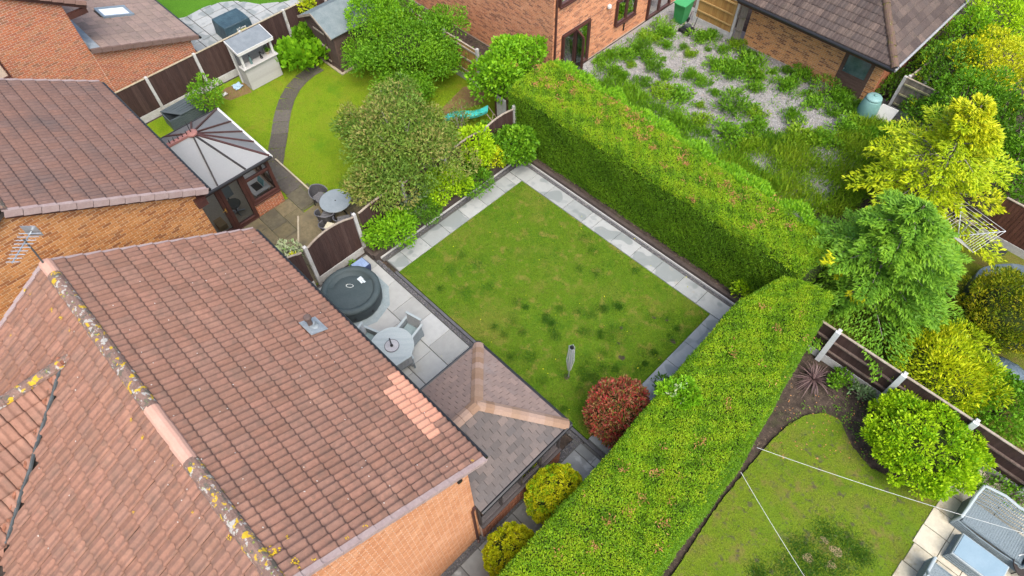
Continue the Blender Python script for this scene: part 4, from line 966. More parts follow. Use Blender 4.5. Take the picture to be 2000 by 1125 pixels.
# ================================================================== fourth house (salmon brick, back)
h4 = thing('house', 'tall salmon brick house with brown window frames above the gravel yard', 'house', (-19, 21, 0))
QX, QY, QX0, QY1 = -15.3, 17.2, -31.0, 26.4
w4 = wall(h4, [(QX, QY + .251, -.05), (QX, QY1, -.05), (QX, QY1, 6.2), (QX, QY + .251, 6.2)], (-.25, 0, 0), M_mortar_r)
w5 = wall(h4, [(QX0, QY, -.05), (QX, QY, -.05), (QX, QY, 6.2), (QX0, QY, 6.2)], (0, .25, 0), M_mortar_r)
wall(h4, [(QX0, QY1, -.05), (QX, QY1, -.05), (QX, QY1, 6.2), (QX0, QY1, 6.2)], (0, .25, 0), M_brick4)
ops = [(17.75, 19.45, .05, 2.0), (17.45, 18.9, 3.4, 4.5), (21.2, 22.6, .85, 2.0), (23.6, 25.35, .05, 2.1)]
bricks(w4, (QX, 0, 0), (0, -1, 0), (1, 0, 0), -QY1, -QY, .02, lambda u: 6.1, M_brick4, openings=[(-b, -a, c, d) for a, b, c, d in ops], nmax=150)
bricks(w5, (0, QY, 0), (-1, 0, 0), (0, -1, 0), -QX, 25.5, .02, lambda u: 5.4, M_brick4, nmax=150, vis=lambda p: p[0] > 960)
M_glass_d = glass('dark_window_glass', (.22, .28, .28), .02, .16)
def room(a, b, z0, z1):
    obj('reveal', MB().box(QX - .26, a, z0, QX - .24, b, z1), M_dark, h4)
M_curt = surf('window_interior', [(.05, .06, .06), (.28, .30, .29), (.10, .13, .13)], scale=3.5, rough=.9, var=.3, vscale=6)
for k, (a, b, c, d) in enumerate(ops):
    dr = k in (0, 3)
    obj('room_behind', MB().box(QX + .004, a + .02, c + .02, QX + .008, b - .02, d - .02), M_curt, h4)
    wn = window(h4, (QX + .06, b), (QX + .06, a), c, d, (1, 0, 0), 2, M_brown, M_glass_d, sill=not dr, fw=.09, name='patio_door' if dr else 'window')
    obj('surround', MB().box(QX + .009, a, d, QX + .05, b, d + .03).box(QX + .009, a - .03, c, QX + .05, a, d).box(QX + .009, b, c, QX + .05, b + .03, d), M_brown, h4)
# the leaf of the nearer patio door stands open
od = obj('open_door_leaf', MB().bar((QX + .1, 18.55, 1.95), (QX + .7, 18.3, 1.95), .06, .09).bar((QX + .1, 18.55, .1), (QX + .7, 18.3, .1), .06, .12).bar((QX + .1, 18.55, .1), (QX + .1, 18.55, 1.95), .06, .09, (1, 0, 0)).bar((QX + .7, 18.3, .1), (QX + .7, 18.3, 1.95), .06, .09, (1, 0, 0)), M_brown, h4)
obj('pane', MB().add([(QX + .13, 18.54, .15), (QX + .67, 18.31, .15), (QX + .67, 18.31, 1.9), (QX + .13, 18.54, 1.9)], [(0, 1, 2, 3)]), M_glass_d, od)
obj('downpipe', MB().tube([(QX + .06, QY + .1, 5.9), (QX + .06, QY + .1, .1)], .045, 8), M_brown, h4)
obj('wall_lamp', MB().lathe([(.05, -.1), (.1, -.04), (.09, .05), (.04, .1)], (QX + .09, 20.6, 2.05), 12).box(QX + .005, 20.55, 2.0, QX + .06, 20.65, 2.1), M_white, h4)
obj('meter_box', MB().tube([(QX + .05, 21.9, .3), (QX + .05, 21.9, .75)], .03, 6), M_black, h4)
rf4 = obj('roof', MB().prism([(QX0 - .2, QY - .3, 6.15), (QX0 - .2, (QY + QY1) / 2, 8.9), (QX0 - .2, QY1 + .3, 6.15)], (QX - QX0 + .4, 0, 0)), M_tile2, h4)
gutter(h4, (QX0 - .2, QY - .35, 6.1), (QX + .2, QY - .35, 6.1))

# ================================================================== garage (dark hipped roof)
ga = thing('garage', 'low orange brick garage with a dark brown hipped tile roof', 'garage', (-8, 28, 0))
gy, gx0, gx1, gy1 = 25.2, -11.05, -5.1, 33.0
wga = wall(ga, [(gx0, gy, -.05), (gx1, gy, -.05), (gx1, gy, 2.35), (gx0, gy, 2.35)], (0, .25, 0), M_mortar)
bricks(wga, (0, gy, 0), (-1, 0, 0), (0, -1, 0), -gx1, -gx0, .02, lambda u: 2.36, M_brick5, openings=((5.45, 6.7, 0, 2.05),))
wgb = wall(ga, [(gx1, gy + .251, -.05), (gx1, gy1, -.05), (gx1, gy1, 2.35), (gx1, gy + .251, 2.35)], (-.25, 0, 0), M_mortar)
bricks(wgb, (gx1, 0, 0), (0, -1, 0), (1, 0, 0), -gy1, -gy, .02, lambda u: 2.36, M_brick3, nmax=60)
wall(ga, [(gx0, gy + .251, -.05), (gx0, gy1, -.05), (gx0, gy1, 2.35), (gx0, gy + .251, 2.35)], (.25, 0, 0), M_brick5)
e0, e1, e2, e3 = Vector((gx0 - .35, gy - .95, 2.42)), Vector((gx1 + .5, gy - .95, 2.42)), Vector((gx1 + .5, gy1, 2.42)), Vector((gx0 - .35, gy1, 2.42))
gm_ = (e0.x + e1.x) / 2; gh = (e1.x - e0.x) / 2
q0 = Vector((gm_, e0.y + gh, 2.42 + gh * .62)); q1 = Vector((gm_, gy1, 2.42 + gh * .62))
gr = obj('roof', MB().add([e0, e1, e2, e3, q0, q1], [(0, 1, 4), (1, 2, 5, 4), (3, 0, 4, 5)]).add([v - Vector((0, 0, .1)) for v in (e0, e1, e2, e3)], [(0, 3, 2, 1)]), M_deck, ga)
mg_ = lambda p, r_: M_tile5
hipfield(gr, T_dark, e0, e1, q0, q0, .30, .30, mg_, 0, 170, .015, mg=.1)
hipfield(gr, T_dark, e1, e2, q1, q0, .30, .30, mg_, 0, 130, .015, mg=.1)
hipfield(gr, T_dark, e3, e0, q0, q1, .30, .30, mg_, 0, 0, .015, mg=.1)
ridgeline(gr, e1 + Vector((.02, -.02, .06)), q0 + Vector((0, 0, .06)), .15, M_ridge_d, .45, None, 'hip_tile'); ridgeline(gr, e0 + Vector((0, 0, .06)), q0 + Vector((0, 0, .06)), .15, M_ridge_d, .45, None, 'hip_tile'); ridgeline(gr, q0 + Vector((0, 0, .05)), q1 + Vector((0, 0, .05)), .15, M_ridge_d)
gutter(ga, e0 + Vector((0, -.05, -.04)), e1 + Vector((.05, -.05, -.04)), M_black, .065); gutter(ga, e1 + Vector((.05, -.05, -.04)), e2 + Vector((.05, 0, -.04)), surf('grey_gutter', [(.30, .31, .32)], rough=.4), .055)
obj('fascia', MB().box(e0.x + .02, e0.y + .01, 2.2, e1.x - .02, e0.y + .04, 2.36).box(e1.x - .05, e0.y + .045, 2.2, e1.x - .02, e2.y, 2.36).box(e0.x + .02, e0.y + .05, 2.2, e1.x - .06, gy - .003, 2.22), M_brown, ga)
dr = obj('door', MB().box(-6.7, gy - .03, .02, -6.55, gy + .03, 2.05).box(-5.6, gy - .03, .02, -5.45, gy + .03, 2.05).box(-6.549, gy - .028, .02, -5.601, gy + .03, .85).box(-6.549, gy - .028, 1.95, -5.601, gy + .03, 2.05), surf('weathered_brown_wood', [(.085, .05, .038), (.13, .085, .065)], scale=4, rough=.85, var=.2, stretch=(.5, 3, 3)), ga)
obj('pane', MB().box(-6.548, gy - .01, .851, -5.602, gy + .01, 1.949), surf('frosted_pane', [(.05, .09, .09), (.11, .16, .16)], scale=2.5, rough=.12, var=.15, spec=.6), dr)
obj('handle', MB().box(-6.53, gy - .07, .98, -6.49, gy - .03, 1.02), M_metal, dr)
# ------------------------------------------------------------------ fences
def post(parent, x, y, h_, mat=M_concrete, wd=.11): obj('post', MB().rbox(x - wd / 2, y - wd / 2, -.05, x + wd / 2, y + wd / 2, h_, .012), mat, parent)
def fence(label, P, h_, board, cap, arch=0.0, side=1, rails=False, gb=True, posts=None, bw=.125, ph=None, slope=None, group=None, postmat=M_concrete, name='fence', lean=0.0):
    """P: plan points of the posts; each bay has a gravel board, vertical boards, capping and, on its back, rails"""
    t = thing(name, label, 'fence', (P[0][0], P[0][1], 0), group)
    for i, (x, y) in enumerate(P):
        if posts is None or posts[i]: post(t, x, y, (ph or h_ + .06), postmat)
    for (a, b_) in zip(P, P[1:]):
        a = Vector((a[0], a[1], 0)); b_ = Vector((b_[0], b_[1], 0)); L_ = (b_ - a).length; d = (b_ - a).normalized(); n_ = Vector((-d.y, d.x, 0)) * side
        z0 = .3 if gb else .04
        if gb: obj('gravel_board', MB().bar(a + d * .06 + Vector((0, 0, .13)), b_ - d * .06 + Vector((0, 0, .13)), .05, .32), M_concrete, t)
        k = int(round((L_ - .12) / bw)); w_ = (L_ - .12) / k
        tops = []
        for j in range(k):
            u0 = .06 + j * w_; c = a + d * (u0 + w_ / 2); f = (u0 + w_ / 2) / L_
            zt = h_ - arch * (2 * f - 1) ** 2 + (slope * (f - .5) if slope else 0)
            tops.append((c, zt))
            tl = RA.uniform(-.004, .004)
            q = [c - d * w_ * .56 + n_ * .012, c + d * w_ * .44 + n_ * (.003), c + d * w_ * .44 - n_ * .009, c - d * w_ * .56 - n_ * .002]
            m = MB().prism([(p.x, p.y, z0) for p in q][::(1 if side > 0 else -1)], (0, 0, zt - z0 - .01 + tl))
            o = obj('board', m, board, t)
        cb = MB()
        pts = [(a + d * .05, tops[0][1])] + tops + [(b_ - d * .05, tops[-1][1])]
        for (p, z1), (q, z2) in zip(pts, pts[1:]): cb.bar(p + Vector((0, 0, z1 + .012)), q + Vector((0, 0, z2 + .012)), .065, .03)
        obj('capping', cb, cap, t)
        if rails:
            for zr in rails: obj('rail', MB().bar(a + d * .06 - n_ * .035 + Vector((0, 0, zr)), b_ - d * .06 - n_ * .035 + Vector((0, 0, zr)), .045, .06), cap, t)
    return t
fx = -13.7
FG = 'brown board fences with pale concrete posts'
fence('dark brown arched fence panel behind the hot tub, between concrete posts', [(fx, 4.13), (fx, 6.04)], 2.0, M_board, M_capw, .25, -1, group=FG, ph=1.93)
fence('dark brown arched fence panel beside our roof eave, next to the hot tub panel', [(fx, 2.2), (fx, 4.02)], 2.0, M_board, M_capw, .3, -1, group=FG, ph=1.9, posts=[0, 0])
fence('dark brown fence run behind the raised shrub bed, under the olive tree', [(fx, 6.15), (fx, 8.02), (fx, 9.95), (fx, 11.85), (fx, 13.4)], 1.9, M_board, M_capw, .12, -1, group=FG, posts=[0, 1, 1, 1, 1])
fence('dark brown fence between the red brick house and the drinks kiosk', [(-25.6, 2.6), (-25.6, 4.7), (-25.6, 6.8), (-25.6, 8.95), (-25.6, 11.1), (-25.6, 13.2), (-25.6, 15.3)], 1.68, M_board, M_capg, 0, -1, group=FG, ph=1.74)
gf = fence('golden timber fence bay with three rails beside the salmon house gable', [(-21.3, 14.85), (-19.25, 14.85), (-17.25, 14.85)], 1.8, M_board_g, M_capw, 0, -1, rails=None, ph=1.92, postmat=M_concrete)
for (x0, x1) in ((-21.2, -19.3), (-19.2, -17.3)):
    for zr in (.5, 1.1, 1.62): obj('rail', MB().box(x0, 14.79, zr, x1, 14.825, zr + .07), M_capw, gf)
gf2 = fence('new golden timber fence panel with rails beside the green wheelie bin', [(-13.6, 25.05), (-11.62, 25.05)], 1.78, M_board_g, M_capw, 0, -1, ph=1.84)
for zr in (.62, 1.12, 1.62): obj('rail', MB().box(-13.5, 24.98, zr, -11.72, 25.02, zr + .06), surf('golden_rail', [(.42, .28, .11)], rough=.8, var=.15), gf2)
gf3 = fence('narrow grey weathered fence panel between golden panel and garage', [(-11.5, 25.0), (-11.08, 25.0)], 1.75, M_board_o, M_capw, 0, -1, gb=False, posts=[0, 0])
for zr in (.6, 1.2): obj('rail', MB().box(-11.48, 24.94, zr, -11.12, 24.98, zr + .06), M_board_o, gf3)
of = fence('weathered grey-green fence panel beside the compost bin', [(-4.3, 25.35), (-2.3, 25.3), (-.3, 25.2)], 1.62, M_board_o, M_capw, 0, -1, ph=1.66)
for zr in (.45, .9, 1.35): obj('rail', MB().box(-4.2, 25.25, zr, -.4, 25.3, zr + .06), surf('mossy_rail', [(.26, .25, .14)], rough=.9, var=.2), of)
fence('weathered grey fence running away behind the garage', [(-4.2, 25.5), (-4.0, 27.6), (-3.8, 29.7), (-3.6, 31.8)], 1.6, M_board_o, M_capw, 0, -1, group=None)
rf_ = fence('brown board fence with white concrete posts and rails, beyond the right-hand hedge', [(-2.3, 13.25), (-.36, 13.25), (1.6, 13.25), (3.56, 13.25), (5.52, 13.25), (7.5, 13.25)], 1.5, M_board, M_capw, 0, 1, ph=1.62)
M_rail = surf('rail_brown', [(.10, .07, .055), (.16, .12, .10)], scale=6, rough=.85, var=.25)
for (x0, x1) in ((-2.25, -.42), (-.3, 1.54), (1.66, 3.5), (3.62, 5.46), (5.58, 7.4)):
    for zr in (.55, 1.02): obj('rail', MB().box(x0, 13.17, zr, x1, 13.235, zr + .05), M_rail, rf_)
for x in (-.36, 1.6, 3.56, 5.52): obj('post_face', MB().box(x - .075, 13.12, -.02, x + .075, 13.19, 1.6), surf('white_concrete', [(.58, .60, .60), (.66, .68, .68)], scale=5, rough=.8, var=.1), rf_)
fence('red-brown stained fence by the open clothes airer', [(.9, 21.5), (2.7, 21.45), (4.5, 21.4)], 1.75, M_board_r, M_capw, 0, -1, posts=[0, 0, 0])
gp_ = thing('grey_panel', 'pale grey concrete panels with a dark post behind the last brown fence panel', 'panel', (-14.4, 13.95, 0))
obj('panel', MB().box(-15.25, 13.95, 0, -14.68, 14.0, 1.25), M_concrete, gp_); obj('panel', MB().box(-14.6, 13.95, 0, -13.95, 14.0, .8), M_concrete, gp_)
for x in (-15.3, -14.64): obj('post', MB().box(x - .04, 13.93, 0, x + .04, 14.02, 1.45), M_brown, gp_)
kt = obj('timber_edging', MB().rbox(-28.8, 7.55, -.02, -26.0, 7.68, .22, .01), M_brown); tag(kt, 'brown timber board edging the pale paving beside the roof-window extension', 'edging')
kt = obj('path_kerb', MB().bar((-19.8, 6.35, .03), (-16.75, 6.33, .03), .06, .12).bar((-16.65, 5.28, .07), (-15.6, 4.58, .07), .06, .1).bar((-15.6, 4.57, .07), (-13.8, 4.57, .07), .06, .1), M_capg); tag(kt, 'pale kerb edging around the mossy paving beside the conservatory', 'kerb')

# ------------------------------------------------------------------ shed and kiosk
sh = thing('shed', 'brown timber garden shed with grey felt roof and a door in its gable', 'shed', (-23.4, 12.3, 0))
M_shed = surf('shed_boards', [(.085, .055, .045), (.11, .072, .06), (.075, .05, .043)], rnd='both', rough=.85, var=.2, stretch=(.5, .5, 4))
sx0, sx1, sy0, sy1 = -24.4, -22.35, 11.42, 13.7
for i in range(15):
    z = .06 + i * .124
    obj('cladding_board', MB().prism([(sx1, sy0, z), (sx1 + .016, sy0, z), (sx1 + .004, sy0, z + .122), (sx1, sy0, z + .122)], (0, sy1 - sy0, 0)), M_shed, sh)
apz = 2.42; mxs = (sx0 + sx1) / 2
for i in range(19):
    z = .06 + i * .124
    lo, hi = sx0, sx1
    if z + .12 > 1.84:
        f = min(1, (z + .15 - 1.9) / (apz - 1.9)); lo = sx0 + (mxs - sx0) * f; hi = sx1 - (sx1 - mxs) * f
    if hi - lo > .1: obj('cladding_board', MB().box(lo, sy0 - .012, z, hi, sy0, z + .12), M_shed, sh)
obj('body', MB().box(sx0, sy0 + .001, 0, sx1 - .001, sy1, 1.9), M_shed, sh)
M_felt = surf('green_grey_felt', [(.13, .165, .17), (.17, .205, .21)], scale=3, rough=.9, var=.12, bump=.2, bscale=120)
for sg in (-1, 1):
    e = Vector((mxs + sg * 1.22, 0, 1.84))
    obj('roof', MB().prism([(mxs, sy0 - .2, apz + .05), (e.x, sy0 - .2, e.z), (e.x, sy0 - .2, e.z - .03), (mxs, sy0 - .2, apz + .02)], (0, sy1 - sy0 + .4, 0)), M_felt, sh)
    obj('bargeboard', MB().bar((mxs, sy0 - .21, apz), (e.x, sy0 - .21, e.z - .04), .02, .1, (0, 0, 1)), M_capw, sh)
dd = obj('door', MB().box(mxs - .42, sy0 - .04, .08, mxs + .42, sy0 - .014, 1.85), surf('shed_door', [(.075, .048, .04)], rough=.85, var=.25), sh)
obj('ledge', MB().bar((mxs - .4, sy0 - .05, .95), (mxs + .42, sy0 - .05, .95), .02, .1).bar((mxs - .4, sy0 - .05, .3), (mxs + .4, sy0 - .05, .3), .02, .08).bar((mxs - .4, sy0 - .05, 1.6), (mxs + .4, sy0 - .05, 1.6), .02, .08), M_capw, dd)
ws = obj('window', MB().box(sx1 + .017, 12.35, 1.15, sx1 + .03, 12.95, 1.65), M_brown, sh); obj('pane', MB().box(sx1 + .031, 12.4, 1.2, sx1 + .036, 12.9, 1.6), surf('shed_pane', [(.03, .035, .035)], rough=.1, spec=.6), ws)
obj('corner_trim', MB().box(sx1 - .01, sy0 - .035, 0, sx1 + .03, sy0 - .013, 1.88).box(sx1 + .018, sy0 - .012, 0, sx1 + .031, sy0 + .05, 1.88), M_shed, sh)
obj('base', MB().box(sx0 - .1, sy0 - .12, -.03, sx1 + .14, sy1 + .1, .05), M_capg, sh)

kb = thing('drinks_kiosk', 'small pale wooden drinks bar with grey felt roof and serving counter', 'garden bar', (-24.6, 8.8, 0))
M_kio = surf('kiosk_paint', [(.37, .365, .34), (.41, .405, .38), (.35, .345, .32)], rnd='both', rough=.75, var=.07)
M_kio2 = surf('kiosk_inner', [(.33, .335, .32), (.38, .38, .37)], rnd='both', rough=.8, var=.08)
bx0, bx1, by0, by1 = -25.0, -24.14, 8.03, 9.53
for i in range(9): obj('front_board', MB().prism([(bx1, by0, .02 + i * .112), (bx1 + .016, by0, .02 + i * .112), (bx1 + .005, by0, .13 + i * .112), (bx1, by0, .13 + i * .112)], (0, by1 - by0, 0)), M_kio, kb)
for i in range(9): obj('side_board', MB().box(bx0 + .38, by0 - .012, .02 + i * .112, bx1 - .001, by0, .127 + i * .112).box(bx0 + .38, by1, .02 + i * .112, bx1 - .001, by1 + .012, .127 + i * .112), M_kio, kb)
for i in range(16): obj('back_board', MB().box(bx0, by0, .02 + i * .122, bx0 + .02, by1, .137 + i * .122), M_kio2, kb)
for i in range(16): obj('end_board', MB().box(bx0 + .021, by0, .02 + i * .122, bx0 + .3, by0 + .015, .137 + i * .122).box(bx0 + .021, by1 - .015, .02 + i * .122, bx0 + .3, by1, .137 + i * .122), M_kio2, kb)
obj('counter', MB().rbox(bx1 - .32, by0 - .08, 1.04, bx1 + .1, by1 + .08, 1.08, .008), M_kio, kb)
for y in (by0 + .05, by1 - .05):
    obj('post', MB().box(bx1 - .1, y - .045, 1.08, bx1 - .01, y + .045, 1.82), M_white, kb); obj('post', MB().box(bx0 + .0, y - .085, 0, bx0 + .09, y - .05, 1.98), M_white, kb)
rp = [Vector((bx0 + .06, by0 - .07, 2.02)), Vector((bx1 + .12, by0 - .07, 1.84)), Vector((bx1 + .12, by1 + .07, 1.84)), Vector((bx0 + .06, by1 + .07, 2.02))]
obj('roof', MB().prism(rp, (0, 0, .03)), surf('slate_felt', [(.15, .175, .19), (.19, .215, .23)], scale=4, rough=.85, var=.1), kb)
obj('fascia', MB().bar(rp[1] + Vector((.012, 0, -.02)), rp[2] + Vector((.012, 0, -.02)), .025, .13).bar(rp[0] + Vector((0, -.012, -.02)), rp[1] + Vector((0, -.012, -.02)), .025, .12).bar(rp[3] + Vector((0, .012, -.02)), rp[2] + Vector((0, .012, -.02)), .025, .12), M_white, kb)
t = thing('beer_tap', 'dark chrome drinks dispenser standing on the kiosk counter', 'dispenser', (bx1 - .12, 8.95, 1.08))
obj('body', MB().lathe([(.06, 0), (.06, .05), (.04, .07), (.045, .26), (.03, .3)], (bx1 - .12, 8.95, 1.08), 12), M_black, t); obj('spout', MB().tube([(bx1 - .12, 8.95, 1.3), (bx1 - .03, 8.95, 1.32), (bx1 - .02, 8.95, 1.26)], .015, 6), M_metal, t)
t = thing('soda_bottle', 'tall green-grey bottle standing on the kiosk counter', 'bottle', (bx1 - .1, 8.45, 1.08))
obj('bottle', MB().lathe([(.05, 0), (.05, .22), (.02, .3), (.02, .36)], (bx1 - .1, 8.45, 1.08), 12), surf('bottle_green', [(.12, .20, .19)], rough=.15), t); obj('cap', MB().lathe([(.024, .36), (.024, .4)], (bx1 - .1, 8.45, 1.08), 8), M_black, t)
t = thing('plant_pot', 'small potted plant at the end of the kiosk counter', 'plant pot', (bx1 - .2, 9.3, 1.08))
obj('pot', MB().lathe([(.07, 0), (.1, .13), (.085, .13), (.07, .08)], (bx1 - .2, 9.3, 1.08), 14), M_capg, t)
p_ = rng.normal(size=(90, 3)) * .05 + np.array([bx1 - .2, 9.3, 1.26]); leafmesh('leaves', p_, rng.normal(size=(90, 3)) + np.array([0, 0, .6]), .09, .04, rng.random(90), L_mid, t)

# ------------------------------------------------------------------ things in the far gardens
cv = thing('covered_cube', 'large dark blue-black fabric-covered cube with a small logo on pale paving', 'cover', (-28.4, 9.75, 0))
cvm = MB(); V = []
for z, g in ((.02, .06), (.3, .02), (.62, .0), (.72, -.02), (.75, -.06)):
    for (x, y) in ((-28.95, 9.1), (-28.38, 9.08), (-27.82, 9.1), (-27.8, 9.75), (-27.82, 10.4), (-28.38, 10.42), (-28.95, 10.4), (-28.97, 9.75)):
        d = Vector((x + 28.385, y - 9.75, 0)); V.append((x + d.x * g, y + d.y * g, z + RA.uniform(-.006, .006)))
F = [(r * 8 + k, r * 8 + (k + 1) % 8, (r + 1) * 8 + (k + 1) % 8, (r + 1) * 8 + k) for r in range(4) for k in range(8)] + [tuple(32 + k for k in range(8))]
obj('fabric', cvm.add(V, F), surf('cover_fabric', [(.025, .05, .065), (.045, .085, .105)], scale=2.5, rough=.45, var=.2, bump=.6, bscale=9), cv)
def lettering(txt, size, mat, parent, M, name='lettering'):
    cu = bpy.data.curves.new(name, 'FONT'); cu.body = txt; cu.size = size; cu.align_x = 'CENTER'; cu.align_y = 'CENTER'; cu.extrude = .002
    tmp = bpy.data.objects.new(name, cu); COL.objects.link(tmp); bpy.context.view_layer.update()
    dg = bpy.context.evaluated_depsgraph_get(); me = bpy.data.meshes.new_from_object(tmp.evaluated_get(dg)); bpy.data.objects.remove(tmp)
    me.transform(M); me.materials.clear(); me.materials.append(mat)
    o = bpy.data.objects.new(name, me); COL.objects.link(o); attach(o, parent); return o
M_let = surf('letter_white', [(.75, .78, .72)], rough=.6, var=0)
lettering('InTemp', .15, M_let, cv, frame((-27.775, 9.86, .48), (0, 1, 0), (0, 0, 1), (1, 0, 0)))
obj('logo_underline', MB().box(-27.785, 9.62, .375, -27.772, 10.1, .395), surf('logo_yellow', [(.6, .6, .08)], rough=.6), cv)

sb = thing('storage_box', 'dark grey slatted garden storage box with its lid ajar by the fence', 'storage box', (-24.5, 5.2, 0))
M_sto = surf('storage_plastic', [(.065, .085, .095), (.08, .10, .11)], scale=4, rough=.55, var=.1)
obj('box', MB().box(-24.85, 4.4, 0, -24.15, 4.43, .55).box(-24.85, 5.97, 0, -24.15, 6.0, .55).box(-24.85, 4.431, 0, -24.82, 5.969, .55).box(-24.18, 4.431, 0, -24.15, 5.969, .55).box(-24.819, 4.431, 0, -24.181, 5.969, .04), M_sto, sb)
for i in range(5): obj('slat', MB().box(-24.149, 4.42, .05 + i * .1, -24.135, 5.98, .13 + i * .1), M_sto, sb)
obj('lid', MB().prism([(-24.86, 4.38, .6), (-24.1, 4.9, .58), (-24.12, 6.02, .57), (-24.86, 6.02, .66)], (0, 0, .035)), M_sto, sb)
for i in range(5): obj('lid_rib', MB().bar((-24.75 + i * .13, 4.6 + i * .1, .637 - i * .006), (-24.76 + i * .13, 5.95, .683 - i * .012), .05, .014), M_sto, sb)

# litter beside the kiosk
def rag(name, label, cat, c, s, mat, z=.0):
    V = []; n = 7
    for i in range(n):
        for j in range(n): V.append((c[0] + s * (i / (n - 1) - .5) * RA.uniform(.9, 1.1), c[1] + s * (j / (n - 1) - .5) * RA.uniform(.8, 1.1), z + .03 + RA.uniform(0, .07)))
    F = [(i * n + j, (i + 1) * n + j, (i + 1) * n + j + 1, i * n + j + 1) for i in range(n - 1) for j in range(n - 1)]
    o = obj(name, MB().add(V, F), mat); tag(o, label, cat); return o
rag('plastic_sheet', 'crumpled pale blue plastic sheet on the ground by the kiosk', 'litter', G(465, 170), .4, surf('pale_plastic', [(.30, .42, .52)], rough=.5, var=.1))
rag('plastic_scrap', 'small white plastic scrap at the lawn edge near the climbing shrub', 'litter', G(440, 186), .22, M_white)
sheet('bare_soil', gp((425, 190), (440, 172), (480, 160), (492, 180), (470, 188), (450, 196)), .002, surf('brown_soil', [(.16, .095, .045), (.20, .13, .06)], scale=5, rough=.95, var=.3), .01)
sheet('bare_soil', gp((905, 170), (945, 165), (945, 200), (905, 215), (870, 235), (860, 215)), .002, MATS['brown_soil'], .01)

# green wheelie bin
wb = thing('wheelie_bin', 'green wheelie bin between patio door and golden fence panel', 'wheelie bin', (-14.05, 24.6, 0))
M_bin = surf('bin_green', [(.03, .20, .06), (.04, .24, .08)], scale=3, rough=.45, var=.08)
bV = [(-14.27, 24.38, .06), (-13.83, 24.38, .06), (-13.83, 24.86, .06), (-14.27, 24.86, .06), (-14.34, 24.3, .95), (-13.76, 24.3, .95), (-13.76, 24.96, .95), (-14.34, 24.96, .95)]
obj('body', MB().add(bV, [(3, 2, 1, 0), (4, 5, 6, 7), (0, 1, 5, 4), (1, 2, 6, 5), (2, 3, 7, 6), (3, 0, 4, 7)]), M_bin, wb)
obj('lid', MB().prism([(-14.37, 24.26, .96), (-13.73, 24.26, .96), (-13.73, 25.0, 1.03), (-14.37, 25.0, 1.03)], (0, 0, .05)).bar((-14.2, 24.25, .99), (-13.9, 24.25, .99), .05, .03), surf('bin_lid_green', [(.05, .30, .11)], rough=.45), wb)
for x in (-14.3, -13.8): obj('wheel', MB().tube([(x - .03, 24.88, .1), (x + .03, 24.88, .1)], .1, 12), M_black, wb)
# mower
mo = thing('lawn_mower', 'black lawn mower standing on the gravel beside the golden panel', 'lawn mower', (-13.35, 24.1, 0))
obj('deck', MB().rbox(-13.6, 23.9, .08, -13.15, 24.4, .22, .03), M_black, mo); obj('engine', MB().rbox(-13.48, 24.05, .221, -13.26, 24.3, .38, .04), surf('engine_grey', [(.06, .065, .07)], rough=.4), mo)
for (x, y) in ((-13.62, 23.95), (-13.12, 23.95), (-13.62, 24.36), (-13.12, 24.36)): obj('wheel', MB().tube([(x - .025, y, .09), (x + .025, y, .09)], .09, 12), M_black, mo)
obj('handle', MB().tube([(-13.55, 24.4, .2), (-13.55, 24.62, .75), (-13.18, 24.62, .75), (-13.18, 24.4, .2)], .015, 6), M_black, mo)
# compost bin and white board
cb_ = thing('compost_bin', 'grey-green plastic compost bin with a domed lid at the garage corner', 'compost bin', (-4.75, 24.35, 0))
M_com = surf('compost_plastic', [(.13, .27, .25), (.17, .32, .30)], scale=2, rough=.5, var=.08)
cc0 = (-4.78, 24.45, 0)
obj('barrel', MB().lathe([(.40, 0), (.405, .1), (.385, .3), (.392, .33), (.37, .55), (.33, .8), (.29, .86)], cc0, 28), M_com, cb_, True)
obj('lid', MB().lathe([(.305, .86), (.31, .9), (.27, .95), (.15, .985), (.02, .99)], cc0, 28), surf('compost_lid', [(.20, .36, .35)], rough=.45), cb_, True)
obj('lid_handle', MB().lathe([(.06, .99), (.06, 1.03), (.03, 1.05)], cc0, 12), M_com, cb_)
wbo = thing('white_board', 'white board with a dark corner notch leaning beside the compost bin', 'board', (-4.2, 24.5, 0))
obj('panel', MB().prism([(-4.5, 24.3, .02), (-3.85, 24.35, .02), (-3.78, 24.62, .72), (-4.42, 24.58, .72)], (0, .03, 0)), M_white, wbo); obj('notch', MB().prism([(-4.25, 24.295, .06), (-3.97, 24.315, .06), (-3.955, 24.375, .2), (-4.235, 24.355, .2)], (0, .01, 0)), M_dark, wbo)
tb = obj('black_tub', MB().lathe([(.3, 0), (.36, .3), (.38, .31), (.33, .3), (.28, .05)], (-3.9, 28.6, 0), 20), surf('tub_blackblue', [(.015, .025, .035)], rough=.4)); tag(tb, 'round black tub on the ground between garage side and grey fence', 'tub')
